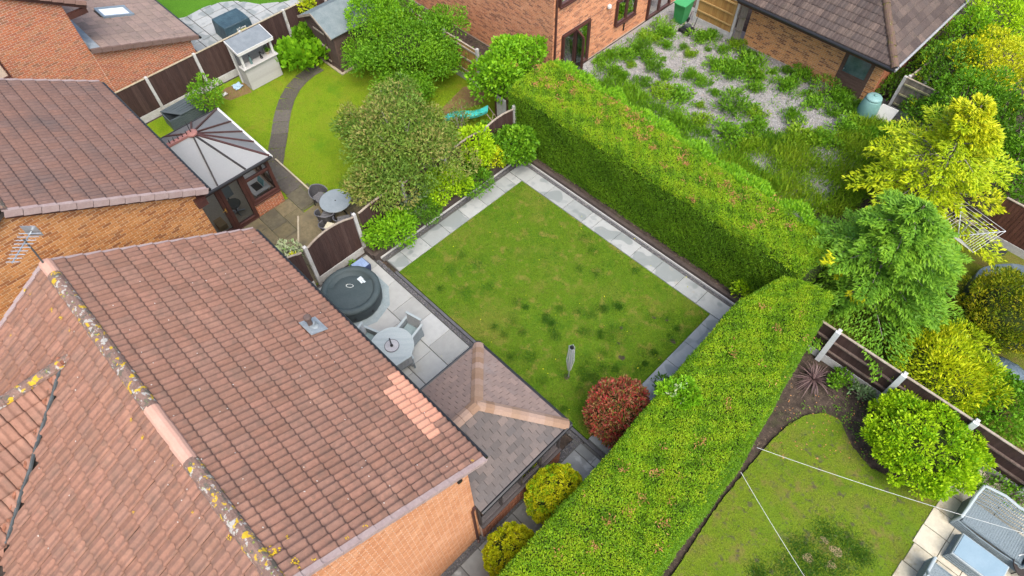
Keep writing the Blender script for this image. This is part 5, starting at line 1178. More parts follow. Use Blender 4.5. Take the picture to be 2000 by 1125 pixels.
# slide
sld = thing('slide', 'turquoise plastic garden slide lying behind the olive tree', 'slide', (-15.9, 12.9, 0))
a, b_ = Vector((-16.75, 12.35, .06)), Vector((-15.3, 13.5, .75)); pts = [a.lerp(b_, i / 8) + Vector((0, 0, .1 * math.sin(i / 8 * 6.3))) for i in range(9)]
dv = (b_ - a).normalized(); sdv = dv.cross(Vector((0, 0, 1))).normalized(); V = []
for p in pts:
    for o_, z in ((-.18, .12), (-.15, .0), (0, -.02), (.15, .0), (.18, .12)): V.append(p + sdv * o_ + Vector((0, 0, z)))
obj('chute', MB().add(V, [(i * 5 + k, i * 5 + k + 1, (i + 1) * 5 + k + 1, (i + 1) * 5 + k) for i in range(8) for k in range(4)]), surf('turquoise', [(.05, .48, .44), (.10, .55, .50)], scale=4, rough=.35, var=.1), sld)
obj('ladder', MB().tube([b_ + sdv * .22, b_ + sdv * .22 + dv * .4 - Vector((0, 0, .75))], .02, 6).tube([b_ - sdv * .22, b_ - sdv * .22 + dv * .4 - Vector((0, 0, .75))], .02, 6).tube([b_ + dv * .2 + sdv * .22 - Vector((0, 0, .37)), b_ + dv * .2 - sdv * .22 - Vector((0, 0, .37))], .015, 6), M_capw, sld)
rag('white_sheet', 'crumpled white sheet beside the turquoise slide', 'litter', (-14.9, 12.9, 0), .5, M_white, .15)

# ------------------------------------------------------------------ our patio: hot tub, table, chairs
ht = thing('hot_tub', 'round dark grey inflatable hot tub with a fabric lid on the pale patio', 'hot tub', (-12.28, 4.55, .05))
M_tub = surf('tub_pvc', [(.028, .038, .042), (.036, .048, .052)], scale=3, rough=.5, var=.12, bump=.2, bscale=14)
M_tubl = surf('tub_lid', [(.048, .068, .07), (.06, .08, .083)], scale=2, rough=.7, var=.12, bump=.3, bscale=10)
hc = (-12.28, 4.5, .0)
wobf = lambda a, z: .006 * math.sin(a * 26) + .004 * math.sin(a * 9 + 1)
obj('wall', MB().lathe([(.9, .06), (.945, .16), (.96, .32), (.945, .48), (.93, .55)], hc, 72, wob=wobf), M_tub, ht, True)
obj('rim', MB().lathe([(.93, .551), (.965, .58), (.96, .64), (.90, .70), (.80, .70), (.745, .66), (.735, .60)], hc, 72, wob=wobf), M_tubl, ht, True)
lid = MB(); V = [(hc[0], hc[1], .63)]; n = 56
for ri, rr in enumerate((.2, .4, .56, .66, .74)):
    for k in range(n):
        a = 2 * math.pi * k / n; sag_ = -.06 if (math.cos(a - 2.6) > .45 and rr > .6) else 0
        V.append((hc[0] + rr * math.cos(a), hc[1] + rr * math.sin(a), .635 - .03 * (ri / 4) + sag_ + .006 * math.sin(a * 5 + ri * 2)))
F = [(0, 1 + k, 1 + (k + 1) % n) for k in range(n)] + [(1 + r * n + k, 1 + (r + 1) * n + k, 1 + (r + 1) * n + (k + 1) % n, 1 + r * n + (k + 1) % n) for r in range(4) for k in range(n)]
obj('lid', lid.add(V, F), M_tubl, ht, True)
# oval emblem ring with a short word, and the printed care label
E_ = []
cA = G(683, 558, .65); ring = MB(); n = 28; ang = .75
V = []
for rr in (1.0, .86):
    for k in range(n):
        a = 2 * math.pi * k / n; x, y = .125 * rr * math.cos(a), .07 * rr * math.sin(a); V.append((cA.x + x * math.cos(-ang + 1.4) - y * math.sin(-ang + 1.4), cA.y + x * math.sin(-ang + 1.4) + y * math.cos(-ang + 1.4), .648))
obj('emblem', ring.add(V, [(k, (k + 1) % n, n + (k + 1) % n, n + k) for k in range(n)]), M_let, ht)
lab = MB(); cL = G(705, 548, .64)
def lq(x0, y0, x1, y1): lab.add([(cL.x + x0, cL.y + y0, .655), (cL.x + x1, cL.y + y0, .655), (cL.x + x1, cL.y + y1, .655), (cL.x + x0, cL.y + y1, .655)], [(0, 1, 2, 3)])
lq(-.14, -.06, -.02, .1); lq(-.015, -.06, .12, .0); lq(.02, .01, .16, .08); lq(-.015, .01, .015, .1)
obj('care_label', lab, surf('label_print', [(.45, .55, .58), (.65, .70, .70)], scale=30, rough=.6, var=.2), ht)
for a in (-1.2, -.55, .1):
    obj('valve', MB().tube([(hc[0] + .94 * math.cos(a), hc[1] + .94 * math.sin(a), .3), (hc[0] + .985 * math.cos(a), hc[1] + .985 * math.sin(a), .3)], .04, 10), M_metal if a < -1 else M_black, ht)
mt_ = obj('ground_mat', MB().lathe([(1.2, .051), (1.2, .062), (1.18, .064)], (hc[0] + .02, hc[1], 0), 10), surf('mat_grey', [(.22, .27, .28), (.28, .33, .335)], scale=4, rough=.6, var=.1)); tag(mt_, 'grey-blue ground mat spread under the hot tub', 'mat')
fb = thing('storage_tote', 'blue plastic tote with pale lid between hot tub and fence corner', 'box', (-13.35, 5.6, .05))
cB = G(706, 520, .3)
tv = [(cB.x - .2, cB.y - .24, .05), (cB.x + .2, cB.y - .24, .05), (cB.x + .2, cB.y + .2, .05), (cB.x - .2, cB.y + .2, .05), (cB.x - .24, cB.y - .28, .36), (cB.x + .24, cB.y - .26, .38), (cB.x + .24, cB.y + .24, .4), (cB.x - .24, cB.y + .22, .38)]
obj('tub', MB().add(tv, [(3, 2, 1, 0), (4, 5, 6, 7), (0, 1, 5, 4), (1, 2, 6, 5), (2, 3, 7, 6), (3, 0, 4, 7)]), surf('tote_navy', [(.03, .045, .10)], rough=.5, var=.2), fb)
obj('lid', MB().prism([(cB.x - .22, cB.y - .25, .385), (cB.x + .2, cB.y - .22, .40), (cB.x + .2, cB.y + .2, .42), (cB.x - .2, cB.y + .2, .40)], (0, 0, .02)), surf('tote_blue', [(.20, .28, .45), (.26, .34, .50)], scale=5, rough=.5, var=.2), fb)

M_rat = surf('rattan_grey', [(.16, .19, .20), (.23, .265, .28), (.19, .22, .235)], scale=30, rough=.75, var=.2, vscale=40, bump=.5, bscale=80)
M_ratl = surf('slat_pale', [(.31, .36, .365), (.35, .40, .405)], rnd='both', rough=.6, var=.06)
tcx, tcy = -9.62, 4.1
tb_ = thing('garden_table', 'round pale slatted garden table with a dark lazy susan and parasol stub', 'table', (tcx, tcy, .05))
for i in range(14):
    y0 = -.64 + i * (1.28 / 14); y1 = y0 + 1.28 / 14 - .006; ym = (y0 + y1) / 2
    # slats run along the diagonal of the patio
    u_ = Vector((math.cos(.79), math.sin(.79), 0)); v_ = Vector((-math.sin(.79), math.cos(.79), 0)); P_ = []
    for (yy, sgn) in ((y0, -1), (y0, 1), (y1, 1), (y1, -1)):
        hx = math.sqrt(max(.0, .65 ** 2 - yy ** 2)); P_.append(Vector((tcx, tcy, .74)) + u_ * (sgn * hx) + v_ * yy)
    obj('slat', MB().prism(P_, (0, 0, .025)), M_ratl, tb_)
obj('rim', MB().lathe([(.63, .70), (.665, .70), (.665, .768), (.645, .772), (.63, .76)], (tcx, tcy, 0), 48), M_ratl, tb_)
obj('lazy_susan', MB().lathe([(.215, .768), (.215, .785), (.2, .79)], (tcx, tcy, 0), 32), surf('susan_grey', [(.33, .33, .34), (.40, .40, .41)], scale=8, rough=.5), tb_)
obj('susan_edge', MB().lathe([(.216, .77), (.226, .77), (.226, .788), (.217, .788)], (tcx, tcy, 0), 32), surf('susan_dark', [(.10, .10, .11)], rough=.5), tb_)
obj('parasol_stub', MB().tube([(tcx, tcy, .06), (tcx, tcy, 1.2)], .022, 8), M_black, tb_); obj('collar', MB().lathe([(.05, .79), (.05, .81)], (tcx, tcy, 0), 12), M_black, tb_)
for a in (.4, 1.97, 3.54, 5.11): obj('leg', MB().bar((tcx + .4 * math.cos(a), tcy + .4 * math.sin(a), .05), (tcx + .3 * math.cos(a), tcy + .3 * math.sin(a), .74), .06, .06, (1, 0, 0)), M_rat, tb_)

def armchair(label, loc, rz, pale=True):
    t = thing('garden_chair', label, 'chair', loc, 'armchairs round the pale slatted table', True, rz)
    # faces +x
    obj('seat', MB().rbox(-.26, -.25, .3, .27, .25, .40, .02), M_rat, t)
    obj('cushion', MB().rbox(-.22, -.23, .401, .26, .23, .46, .025), surf('cushion_teal_grey', [(.17, .23, .235), (.21, .27, .275)], scale=5, rough=.9, var=.08), t)
    for i in range(4): obj('back_slat', MB().prism([(-.3, -.25 + i * .127, .41), (-.24, -.25 + i * .127, .41), (-.3, -.25 + i * .127, .86), (-.35, -.25 + i * .127, .86)], (0, .118, 0)), surf('chair_back', [(.28, .30, .31), (.32, .34, .35)], rnd='both', rough=.7), t)
    obj('back_rail', MB().bar((-.325, -.29, .875), (-.325, .29, .875), .07, .04), M_ratl, t)
    for s in (-1, 1):
        obj('arm', MB().bar((-.32, s * .29, .64), (.28, s * .29, .62), .07, .035), M_ratl, t); obj('side_panel', MB().box(-.27, s * .275, .06, .25, s * .295, .61), M_rat, t)
        for x in (-.27, .25): obj('leg', MB().box(x - .025, s * .27 - .025, 0, x + .025, s * .27 + .025, .3), M_rat, t)
    return t
for (px, py, z, lb) in ((722, 668, .4, 'grey slat-backed armchair at the pale table, on the hot tub side'), (800, 650, .4, 'grey slat-backed armchair at the pale table, on the lawn side'), (783, 705, .4, 'grey slat-backed armchair at the pale table, on the garden room side')):
    g = G(px, py, z); armchair(lb, (g.x, g.y, .052), math.atan2(tcy - g.y, tcx - g.x))

# ------------------------------------------------------------------ neighbour's round table and dark chairs
t2c = G(655, 392, .78)
t2 = thing('round_table', 'round grey glass-topped table on the mossy terrace', 'table', (t2c.x, t2c.y, .11))
M_gtop = surf('grey_table_top', [(.20, .235, .25), (.235, .27, .285)], scale=5, rough=.35, var=.08, spec=.5)
obj('top', MB().lathe([(.54, .755), (.56, .765), (.56, .79), (.55, .795), (.03, .795)], (t2c.x, t2c.y, 0), 48), M_gtop, t2); obj('parasol_hole', MB().lathe([(.028, .79), (.028, .799)], (t2c.x, t2c.y, 0), 12), M_black, t2)
for k in range(4):
    a = k * 1.571 + .4; obj('leg', MB().tube([(t2c.x + .38 * math.cos(a), t2c.y + .38 * math.sin(a), .11), (t2c.x + .2 * math.cos(a), t2c.y + .2 * math.sin(a), .45), (t2c.x + .32 * math.cos(a), t2c.y + .32 * math.sin(a), .755)], .022, 6), M_black, t2)
M_wick = surf('dark_wicker', [(.05, .05, .055), (.085, .085, .09)], scale=40, rough=.7, var=.25, vscale=50, bump=.5, bscale=90)
M_wick2 = surf('wicker_seat', [(.10, .10, .105), (.15, .15, .155)], scale=40, rough=.7, var=.2)
def tubchair(label, loc, rz, cushion=False):
    t = thing('wicker_chair', label, 'chair', loc, 'dark wicker chairs round the grey round table', True, rz)
    n = 14; V = []
    for zz, rr in ((.38, .27), (.60, .30), (.82, .33)):
        for k in range(n + 1):
            a = math.pi * .38 + (math.pi * 1.24) * k / n; h_ = zz if zz < .7 else (.82 - .2 * abs(k / n - .5) * 2)
            V.append((rr * math.cos(a), rr * math.sin(a), h_))
    m = n + 1
    obj('back', MB().add(V, [(r * m + k, r * m + k + 1, (r + 1) * m + k + 1, (r + 1) * m + k) for r in range(2) for k in range(n)]), M_wick, t)
    obj('back_rail', MB().tube([Vector(V[2 * m + k]) for k in range(m)], .018, 6), surf('rail_grey', [(.13, .13, .14)], rough=.5), t)
    for i in range(5): obj('seat_strip', MB().box(-.24 + i * .1, -.22, .38, -.15 + i * .1, .22, .41), M_wick2, t)
    for (x, y) in ((-.2, -.2), (.22, -.22), (-.2, .2), (.22, .22)): obj('leg', MB().tube([(x, y, 0), (x * .95, y * .95, .385)], .018, 6), M_black, t)
    if cushion: obj('cushion', MB().rbox(-.22, -.21, .412, .24, .21, .48, .02), surf('cream_cushion', [(.50, .47, .33), (.56, .53, .40)], scale=4, rough=.9), t)
    return t
for (px, py, lb, cu) in ((626, 386, 'dark wicker chair tucked under the grey round table on the lawn side', 0), (637, 425, 'dark wicker chair turned away from the grey round table toward the conservatory', 0), (672, 432, 'dark wicker chair at the grey round table close to the arched fence', 0), (645, 448, 'dark wicker chair with a cream cushion behind the arched fence panel', 1)):
    g = G(px, py, .5); tubchair(lb, (g.x, g.y, .112), math.atan2(t2c.y - g.y, t2c.x - g.x) + RA.uniform(-.3, .3), cu)

# ------------------------------------------------------------------ rotary dryer, folded, on the lawn
rdp = G(1110, 737)
rd = thing('rotary_dryer', 'folded rotary clothes dryer standing in the rectangular lawn', 'clothes dryer', (rdp.x, rdp.y, .045))
obj('pole', MB().tube([(rdp.x, rdp.y, -.05), (rdp.x, rdp.y, 1.75)], .022, 8), M_metal, rd)
for k in range(4):
    a = k * 1.571 + .3; obj('arm', MB().tube([(rdp.x + .05 * math.cos(a), rdp.y + .05 * math.sin(a), .5), (rdp.x + .085 * math.cos(a), rdp.y + .085 * math.sin(a), 1.85)], .012, 6), M_metal, rd)
for k in range(18):
    a = k * .35; q = .09 + .03 * RA.random()
    obj('line', MB().tube([(rdp.x + .05 * math.cos(a), rdp.y + .05 * math.sin(a), .48 + .1 * RA.random()), (rdp.x + q * math.cos(a + .15), rdp.y + q * math.sin(a + .15), 1.1), (rdp.x + .08 * math.cos(a), rdp.y + .08 * math.sin(a), 1.82)], .008, 5), surf('line_grey', [(.30, .36, .38)], rough=.5) if k % 2 else M_white, rd)
obj('hub', MB().lathe([(.05, 1.74), (.06, 1.8), (.05, 1.86), (.03, 1.9)], (rdp.x, rdp.y, 0), 12), M_black, rd)
# open airer behind the conifer
aec = Vector((.55, 19.95, 0))
ao = thing('clothes_airer', 'open silver rotary clothes airer half hidden behind the green conifer', 'clothes dryer', tuple(aec))
obj('pole', MB().tube([aec, aec + Vector((0, 0, 1.5))], .025, 8), M_metal, ao)
corners = [aec + Vector((1.15 * math.cos(.55 + k * 1.571), 1.15 * math.sin(.55 + k * 1.571), 1.35)) for k in range(4)]
for c in corners: obj('arm', MB().tube([aec + Vector((0, 0, .8)), c], .018, 6), M_metal, ao)
for r_ in range(7):
    f = .35 + .65 * r_ / 6; pts = [aec + Vector((0, 0, .8)) + (c - aec - Vector((0, 0, .8))) * f for c in corners]
    obj('line', MB().tube(pts + [pts[0]], .008, 4), M_white, ao)

# ------------------------------------------------------------------ lower right garden: rattan set, washing lines
M_rat2 = surf('rattan_silver', [(.12, .155, .17), (.20, .245, .26), (.16, .20, .21)], scale=30, rough=.7, var=.22, vscale=45, bump=.6, bscale=70)
M_cord = surf('cord_white', [(.50, .52, .49)], rough=.7, var=0)
so = thing('rattan_sofa', 'grey rattan two-seat sofa on the cream patio by the white-post fence', 'sofa', (5.4, 11.8, .06))
ox, oy = 4.55, 11.2
obj('seat', MB().rbox(ox + .12, oy + .02, .36, ox + 1.6, oy + .72, .44, .03), M_rat2, so)
for i in range(26): obj('weave_strip', MB().box(ox + .13 + i * .056, oy + .03, .4405, ox + .175 + i * .056, oy + .71, .448), M_rat2, so)
for i in range(5): obj('front_strip', MB().tube([(ox + .02, oy - .02 + .006 * i, .08 + i * .07), (ox + .6, oy - .05, .08 + i * .07), (ox + 1.1, oy - .05, .08 + i * .07), (ox + 1.7, oy - .02 + .006 * i, .08 + i * .07)], .022, 6), M_rat2, so)
for i in range(6): 
    z = .5 + i * .085; yb = oy + .76 + i * .055
    obj('back_strip', MB().tube([(ox + .05, yb - .05, z - .02), (ox + .5, yb + .02, z + .02), (ox + .86, yb + .0, z - .02), (ox + 1.2, yb + .02, z + .02), (ox + 1.68, yb - .05, z - .02)], .02 if i < 5 else .04, 6), M_rat2 if i < 5 else M_ratl, so)
for i in range(34): obj('back_weave', MB().tube([(ox + .08 + i * .048, oy + .74, .45), (ox + .08 + i * .048, oy + 1.02, .9)], .012, 4), M_rat2, so)
for x in (ox + .04, ox + 1.68): obj('arm', MB().tube([(x, oy + .02, .1), (x, oy + .02, .58), (x, oy + .3, .64), (x, oy + .75, .72), (x, oy + 1.0, .9)], .04, 8), M_ratl, so); obj('side_weave', MB().box(x - .02, oy + .04, .08, x + .02, oy + .75, .56), M_rat2, so)
for (x, y) in ((ox + .08, oy + .05), (ox + 1.64, oy + .05), (ox + .08, oy + .72), (ox + 1.64, oy + .72)): obj('leg', MB().box(x - .03, y - .03, .055, x + .03, y + .03, .36), M_rat2, so)
ct = thing('rattan_coffee_table', 'low rectangular rattan table with pale blue glass top on the cream patio', 'table', (5.4, 10.6, .06))
obj('top', MB().rbox(4.86, 10.3, .43, 5.95, 10.92, .45, .004), surf('blue_glass_top', [(.19, .28, .33), (.23, .32, .37)], scale=2, rough=.12, var=.04, spec=.6), ct)
obj('frame', MB().rbox(4.83, 10.27, .36, 5.98, 10.95, .428, .01), M_ratl, ct)
for i in range(4): obj('weave_band', MB().box(4.83 - .012 * i, 10.27 - .012 * i, .08 + (3 - i) * .07, 5.98 + .012 * i, 10.95 + .012 * i, .135 + (3 - i) * .07), M_rat2, ct)
for (x, y) in ((4.86, 10.3), (5.95, 10.3), (4.86, 10.92), (5.95, 10.92)): obj('leg', MB().box(x - .03, y - .03, .055, x + .03, y + .03, .082), M_rat2, ct)
ac = thing('rattan_armchair', 'grey rattan armchair facing the low glass-topped table', 'chair', (4.95, 9.6, .06))
gA = G(1845, 1112, .5)
obj('seat', MB().rbox(gA.x - .25, gA.y - .6, .36, gA.x + .35, gA.y + .02, .44, .03), M_rat2, ac)
for s in (-.3, .38): obj('arm', MB().tube([(gA.x + s, gA.y + .05, .1), (gA.x + s, gA.y + .05, .58), (gA.x + s, gA.y - .4, .62), (gA.x + s, gA.y - .62, .85)], .04, 8), M_ratl, ac); obj('side_weave', MB().box(gA.x + s - .02, gA.y - .6, .08, gA.x + s + .02, gA.y + .03, .56), M_rat2, ac)
for i in range(5): obj('front_strip', MB().bar((gA.x - .28, gA.y + .05, .1 + i * .065), (gA.x + .36, gA.y + .05, .1 + i * .065), .03, .05), M_rat2, ac)
for i in range(5): obj('back_strip', MB().bar((gA.x - .3, gA.y - .62 - i * .04, .5 + i * .08), (gA.x + .38, gA.y - .62 - i * .04, .5 + i * .08), .03, .05), M_rat2, ac)
for (x, y) in ((gA.x - .26, gA.y - .58), (gA.x + .34, gA.y - .58), (gA.x - .26, gA.y), (gA.x + .34, gA.y)): obj('leg', MB().box(x - .03, y - .03, .055, x + .03, y + .03, .36), M_rat2, ac)
br = thing('fire_bowl', 'dark round metal fire bowl at the edge of the cream patio', 'fire bowl', (6.2, 10.9, .06))
gB = G(2006, 1110, .35)
obj('bowl', MB().lathe([(.12, .2), (.3, .32), (.34, .42), (.33, .42), (.28, .34), (.05, .26)], (gB.x, gB.y, 0), 24), surf('rusty_metal', [(.035, .03, .028), (.06, .045, .04)], scale=9, rough=.6, var=.2), br)
for k in range(3): obj('leg', MB().tube([(gB.x + .25 * math.cos(k * 2.1), gB.y + .25 * math.sin(k * 2.1), .055), (gB.x + .2 * math.cos(k * 2.1), gB.y + .2 * math.sin(k * 2.1), .3)], .015, 6), M_black, br)
obj('handle', MB().tube([(gB.x - .3, gB.y + .1, .44), (gB.x - .2, gB.y + .25, .46)], .02, 6), M_metal, br)
def cord(label, pa, pb, za, zb, sag_=.12):
    a = G(*pa, za); b_ = G(*pb, zb); n = 16
    pts = [a.lerp(b_, i / n) - Vector((0, 0, sag_ * 4 * (i / n) * (1 - i / n))) for i in range(n + 1)]
    o = obj('washing_line', MB().tube(pts, .0055, 5), M_cord); tag(o, label, 'washing line')
cord('white washing line running from the hedge out over the rattan sofa', (1478, 874), (2060, 1058), 2.15, 2.0, .16)
cord('white washing line running from the hedge across the lawn away from the sofa', (1447, 922), (1650, 1245), 2.15, 2.0, .1)

# ------------------------------------------------------------------ right-hand garden
tr_ = thing('covered_pool', 'dark blue covered round paddling pool behind the golden thuja', 'pool', (2.9, 19.2, 0))
pcx, pcy = 3.15, 19.0
obj('wall', MB().lathe([(1.5, 0), (1.55, .3), (1.5, .56)], (pcx, pcy, 0), 40), surf('pool_wall', [(.02, .04, .055)], rough=.45, var=.1), tr_)
obj('cover', MB().lathe([(1.52, .55), (1.5, .62), (1.38, .58), (.9, .52), (.1, .5)], (pcx, pcy, 0), 40, wob=lambda a, z: .02 * math.sin(a * 7)), surf('pool_cover', [(.04, .06, .075), (.09, .12, .14)], scale=1.6, rough=.3, var=.2, bump=.7, bscale=6), tr_)
bg_ = thing('rubbish_sack', 'full grey-blue plastic sack lying under the golden thuja', 'sack', (3.8, 16.6, 0))
obj('sack', MB().lathe([(.1, .02), (.42, .06), (.5, .18), (.42, .32), (.2, .40), (.03, .42)], (3.8, 16.6, 0), 24, 1.15, .72, lambda a, z: .07 * math.sin(a * 5 + z * 9) + .03 * math.sin(a * 11)), surf('sack_plastic', [(.06, .09, .12), (.12, .16, .20)], scale=6, rough=.35, var=.25, bump=.9, bscale=14), bg_, True)
obj('tie', MB().tube([(3.35, 16.75, .2), (3.15, 16.85, .25), (3.05, 16.83, .33)], [.09, .03, .07], 8), MATS['sack_plastic'], bg_)
rg = G(1880, 432)
rp_ = thing('rubble_heap', 'small heap of pale garden rubble beneath the golden conifer', 'rubble', (rg.x, rg.y, 0))
for k in range(16):
    a = RA.uniform(0, 6.28); q = RA.uniform(0, .32); s = RA.uniform(.07, .13); c = (rg.x + q * math.cos(a), rg.y + q * math.sin(a), s * .6 + max(0, .22 - q * .6) * RA.random())
    obj('stone', MB().lathe([(s * .5, -s * .6), (s, -.1 * s), (s * .8, s * .5), (s * .3, s * .7)], c, 7, 1.1, .8, lambda a_, z: .15 * math.sin(3 * a_ + k)), surf('rubble_stone', [(.28, .22, .15), (.36, .30, .21)], scale=7, rough=.9, var=.25), rp_)
dm = obj('dark_mat', MB().prism([(p.x, p.y, 0) for p in (G(1915, 480), G(1928, 468), G(1968, 492), G(1955, 503))][::-1], (0, 0, .012)), surf('dark_mat', [(.025, .03, .035)], rough=.9)); tag(dm, 'dark rectangular mat on the grass below the red-brown fence', 'mat')
# ------------------------------------------------------------------ hedges
def hedge(label, left, right, z1, z0=.1, front=None, dl=1600, dr=1600, ends=(1500, 1500), dt=3300, batter=0.0):
    """left/right: matching plan polylines (right side is +90 deg clockwise of travel); clipped flat top and sides"""
    A0 = Vector((*left[0], 0)); t = thing('hedge', label, 'hedge', ((left[0][0] + right[-1][0]) / 2, (left[0][1] + right[-1][1]) / 2, 0))
    up = Vector((0, 0, 1)); TP, TR, SP, SX, SR = [], [], [], [], []
    ins = lambda p, q: p + (q - p).normalized() * .14
    cb = MB()
    off = 0.0
    for (l0, l1, r0, r1) in zip(left, left[1:], right, right[1:]):
        L0, L1, R0, R1 = [Vector((*v, 0)) for v in (l0, l1, r0, r1)]
        q = [ins(L0, R0), ins(R0, L0), ins(R1, L1), ins(L1, R1)]
        cb.prism([(p.x, p.y, z0) for p in (q if area([(v.x, v.y) for v in q]) > 0 else q[::-1])], (0, 0, z1 - z0 - .12))
        ln = ((L1 - L0).length + (R1 - R0).length) / 2; wd = (L0 - R0).length; k = int(ln * wd * dt)
        a = rng.random(k); b = rng.random(k); l0n, l1n, r0n, r1n = [np.array(v) for v in (L0, L1, R0, R1)]
        p = (l0n * (1 - a)[:, None] + l1n * a[:, None]) * (1 - b)[:, None] + (r0n * (1 - a)[:, None] + r1n * a[:, None]) * b[:, None]
        au, bu = a * ln + off, b * wd; ed_ = np.minimum(np.minimum(b, 1 - b) * wd, .32) / .32
        wv = .028 * (np.sin(au * 2.1 + bu * 1.7) + .7 * np.sin(au * 5.7 - bu * 4.1 + 1) + .5 * np.sin(au * 13 + bu * 11))
        p[:, 2] = z1 + wv - .17 * (1 - ed_) ** 2 - np.abs(rng.normal(0, .022, k))
        TP.append(p); TR.append(np.clip(.5 + .16 * (np.sin(au * 3.3 + np.sin(bu * 4.1) * 2) + np.sin(bu * 5.7 + au * 2.2) + np.sin(au * 11 - bu * 9)) + rng.normal(0, .22, k), 0, 1))
        for (S, E, dens, sg) in ((L0, L1, dl, -1), (R0, R1, dr, 1)):
            if not dens: continue
            d = E - S; l2 = d.length; d.normalize(); n_ = d.cross(up) * sg
            pts, nn, aa, bb = hedge_face(S + up * (z0 + .03), d, up, n_, l2, z1 - z0 - .06, dens, .028)
            m = len(pts); pts -= np.array(n_) * (.15 * np.clip((bb - (z1 - z0 - .42)) / .36, 0, 1) ** 2)[:, None]
            if sg == 1: pts += np.array(n_) * (batter * np.clip(1 - bb / (z1 - z0), 0, 1))[:, None]
            SP.append(pts); SX.append(nn * .5 + rng.normal(size=(m, 3)) * .5 + np.array([0, 0, .3])); SR.append(np.clip(.5 + .14 * (np.sin((aa + off) * 2.6 + np.sin(bb * 3) * 1.5) + np.sin(bb * 4 + aa * 1.3)) + rng.normal(0, .22, m), 0, 1))
        off += ln
    for (S, E, dens) in ((Vector((*right[0], 0)), Vector((*left[0], 0)), ends[0]), (Vector((*left[-1], 0)), Vector((*right[-1], 0)), ends[1])):
        d = E - S; l2 = d.length; d.normalize(); n_ = d.cross(up)
        if n_.dot(Vector((*left[0], 0)) - Vector((*left[-1], 0))) < 0 and S == Vector((*right[0], 0)): n_ = -n_
        if n_.dot(Vector((*left[-1], 0)) - Vector((*left[0], 0))) < 0 and S == Vector((*left[-1], 0)): n_ = -n_
        pts, nn, aa, bb = hedge_face(S + up * (z0 + .03), d, up, n_, l2, z1 - z0 - .06, dens, .03); m = len(pts)
        SP.append(pts); SX.append(nn * .5 + rng.normal(size=(m, 3)) * .5 + np.array([0, 0, .3])); SR.append(rng.random(m))
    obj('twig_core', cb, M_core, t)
    TP = np.concatenate(TP); m = len(TP)
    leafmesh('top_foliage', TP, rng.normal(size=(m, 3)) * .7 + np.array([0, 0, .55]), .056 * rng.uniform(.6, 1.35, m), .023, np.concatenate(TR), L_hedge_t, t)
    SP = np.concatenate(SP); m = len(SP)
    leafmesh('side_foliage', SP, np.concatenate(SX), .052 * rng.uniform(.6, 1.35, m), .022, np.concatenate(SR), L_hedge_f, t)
    return t
def brown_bits(t, spots_, z):
    """dead brown sprigs lying on the clipped top"""
    P_ = []
    for (px, py, n) in spots_:
        g = G(px, py, z); P_.append(np.array([g.x, g.y, z + .03]) + rng.normal(size=(n, 3)) * np.array([.075, .075, .015]))
    P_ = np.concatenate(P_); m = len(P_)
    ax = rng.normal(size=(m, 3)) * np.array([1, 1, .35]) + np.array([0, 0, .2])
    leafmesh('dead_sprigs', P_, ax, .085 * rng.uniform(.5, 1.2, m), .024, rng.random(m), L_hedge_dead, t)['kind'] = 'stuff'
h1z, h2z = 2.6, 2.32
hA = hedge('tall clipped conifer hedge behind the pale path, in front of the gravel yard', [(-14.0, 15.75), (-8.5, 15.6), (-1.7, 15.25)], [(-14.0, 13.42), (-8.5, 13.44), (-2.0, 13.42)], h1z, dl=500, dr=2900, ends=(2400, 200))
sp = []
for _ in range(70):
    f = RA.random(); w_ = RA.random() ** .6
    x = -13.9 + 11 * (f ** 1.15); y = 13.7 + 1.8 * w_; q = Pp((x, y, h1z)); sp.append((q[0], q[1], RA.randint(6, 34)))
for px in ((1005, 128), (1052, 131), (1120, 145), (1045, 165), (1120, 180), (1170, 205), (1245, 265), (1275, 290), (1330, 310), (1340, 320), (1420, 360), (1430, 380), (1430, 395), (1355, 390), (1255, 275), (1205, 200), (1225, 215), (1270, 250)): sp.append((*px, 44))
brown_bits(hA, sp, h1z)
# feathery unclipped growth along the hedge's far edge
k = 15000; a = rng.random(k); x = -14.0 + 11.6 * a; yb = 15.75 - .42 * a
p = np.stack([x, yb + rng.uniform(-.15, .3, k) + .12 * np.sin(x * 5), h1z - .25 + .2 * rng.random(k) + .12 * np.sin(x * 3.3)], 1)
leafmesh('edge_foliage', p, rng.normal(size=(k, 3)) * .5 + np.array([.1, .5, .65]), .14 * rng.uniform(.5, 1.3, k), .036, rng.random(k), L_bright, hA)
hB = hedge('tall clipped conifer hedge between our garden and the lawn with washing lines', [(-2.45, -1.5), (-2.6, 5.6), (-2.75, 8.0), (-2.9, 11.6), (-2.5, 13.2)], [(-.08, -1.5), (-.14, 4.3), (-.28, 8.2), (-.78, 11.5), (-1.05, 13.7)], h2z, dl=1500, dr=2900, ends=(300, 1200), batter=.14)
sp = []
for _ in range(24):
    y = RA.uniform(0, 12.8); f = (y + 2) / 15; x = RA.uniform(-2.4 - .3 * f, .0 - .6 * f); q = Pp((x, y, h2z)); sp.append((q[0], q[1], RA.randint(3, 14)))
for px in ((1218, 915), (1225, 1000), (1190, 1020), (1160, 1070), (1255, 975), (1300, 1022), (1275, 925), (1365, 862), (1420, 790), (1430, 690), (1490, 600), (1515, 640)): sp.append((*px, 24))
brown_bits(hB, sp, h2z)

def pxs(px, py, z, rpx):
    c = G(px, py, z); d = (c - Vector((0, 0, H))).length; return (c.x, c.y, z), rpx * d / FPX
def pbush(name, label, cat, px, py, z, rpx, zr, n, Ln, Wd, mat, **kw):
    c, r = pxs(px, py, z, rpx); kw2 = dict(kw); asp = kw2.pop('asp', 1.0)
    return bush(name, label, cat, c, (r * asp, r / asp, zr), n, Ln, Wd, mat, **kw2)

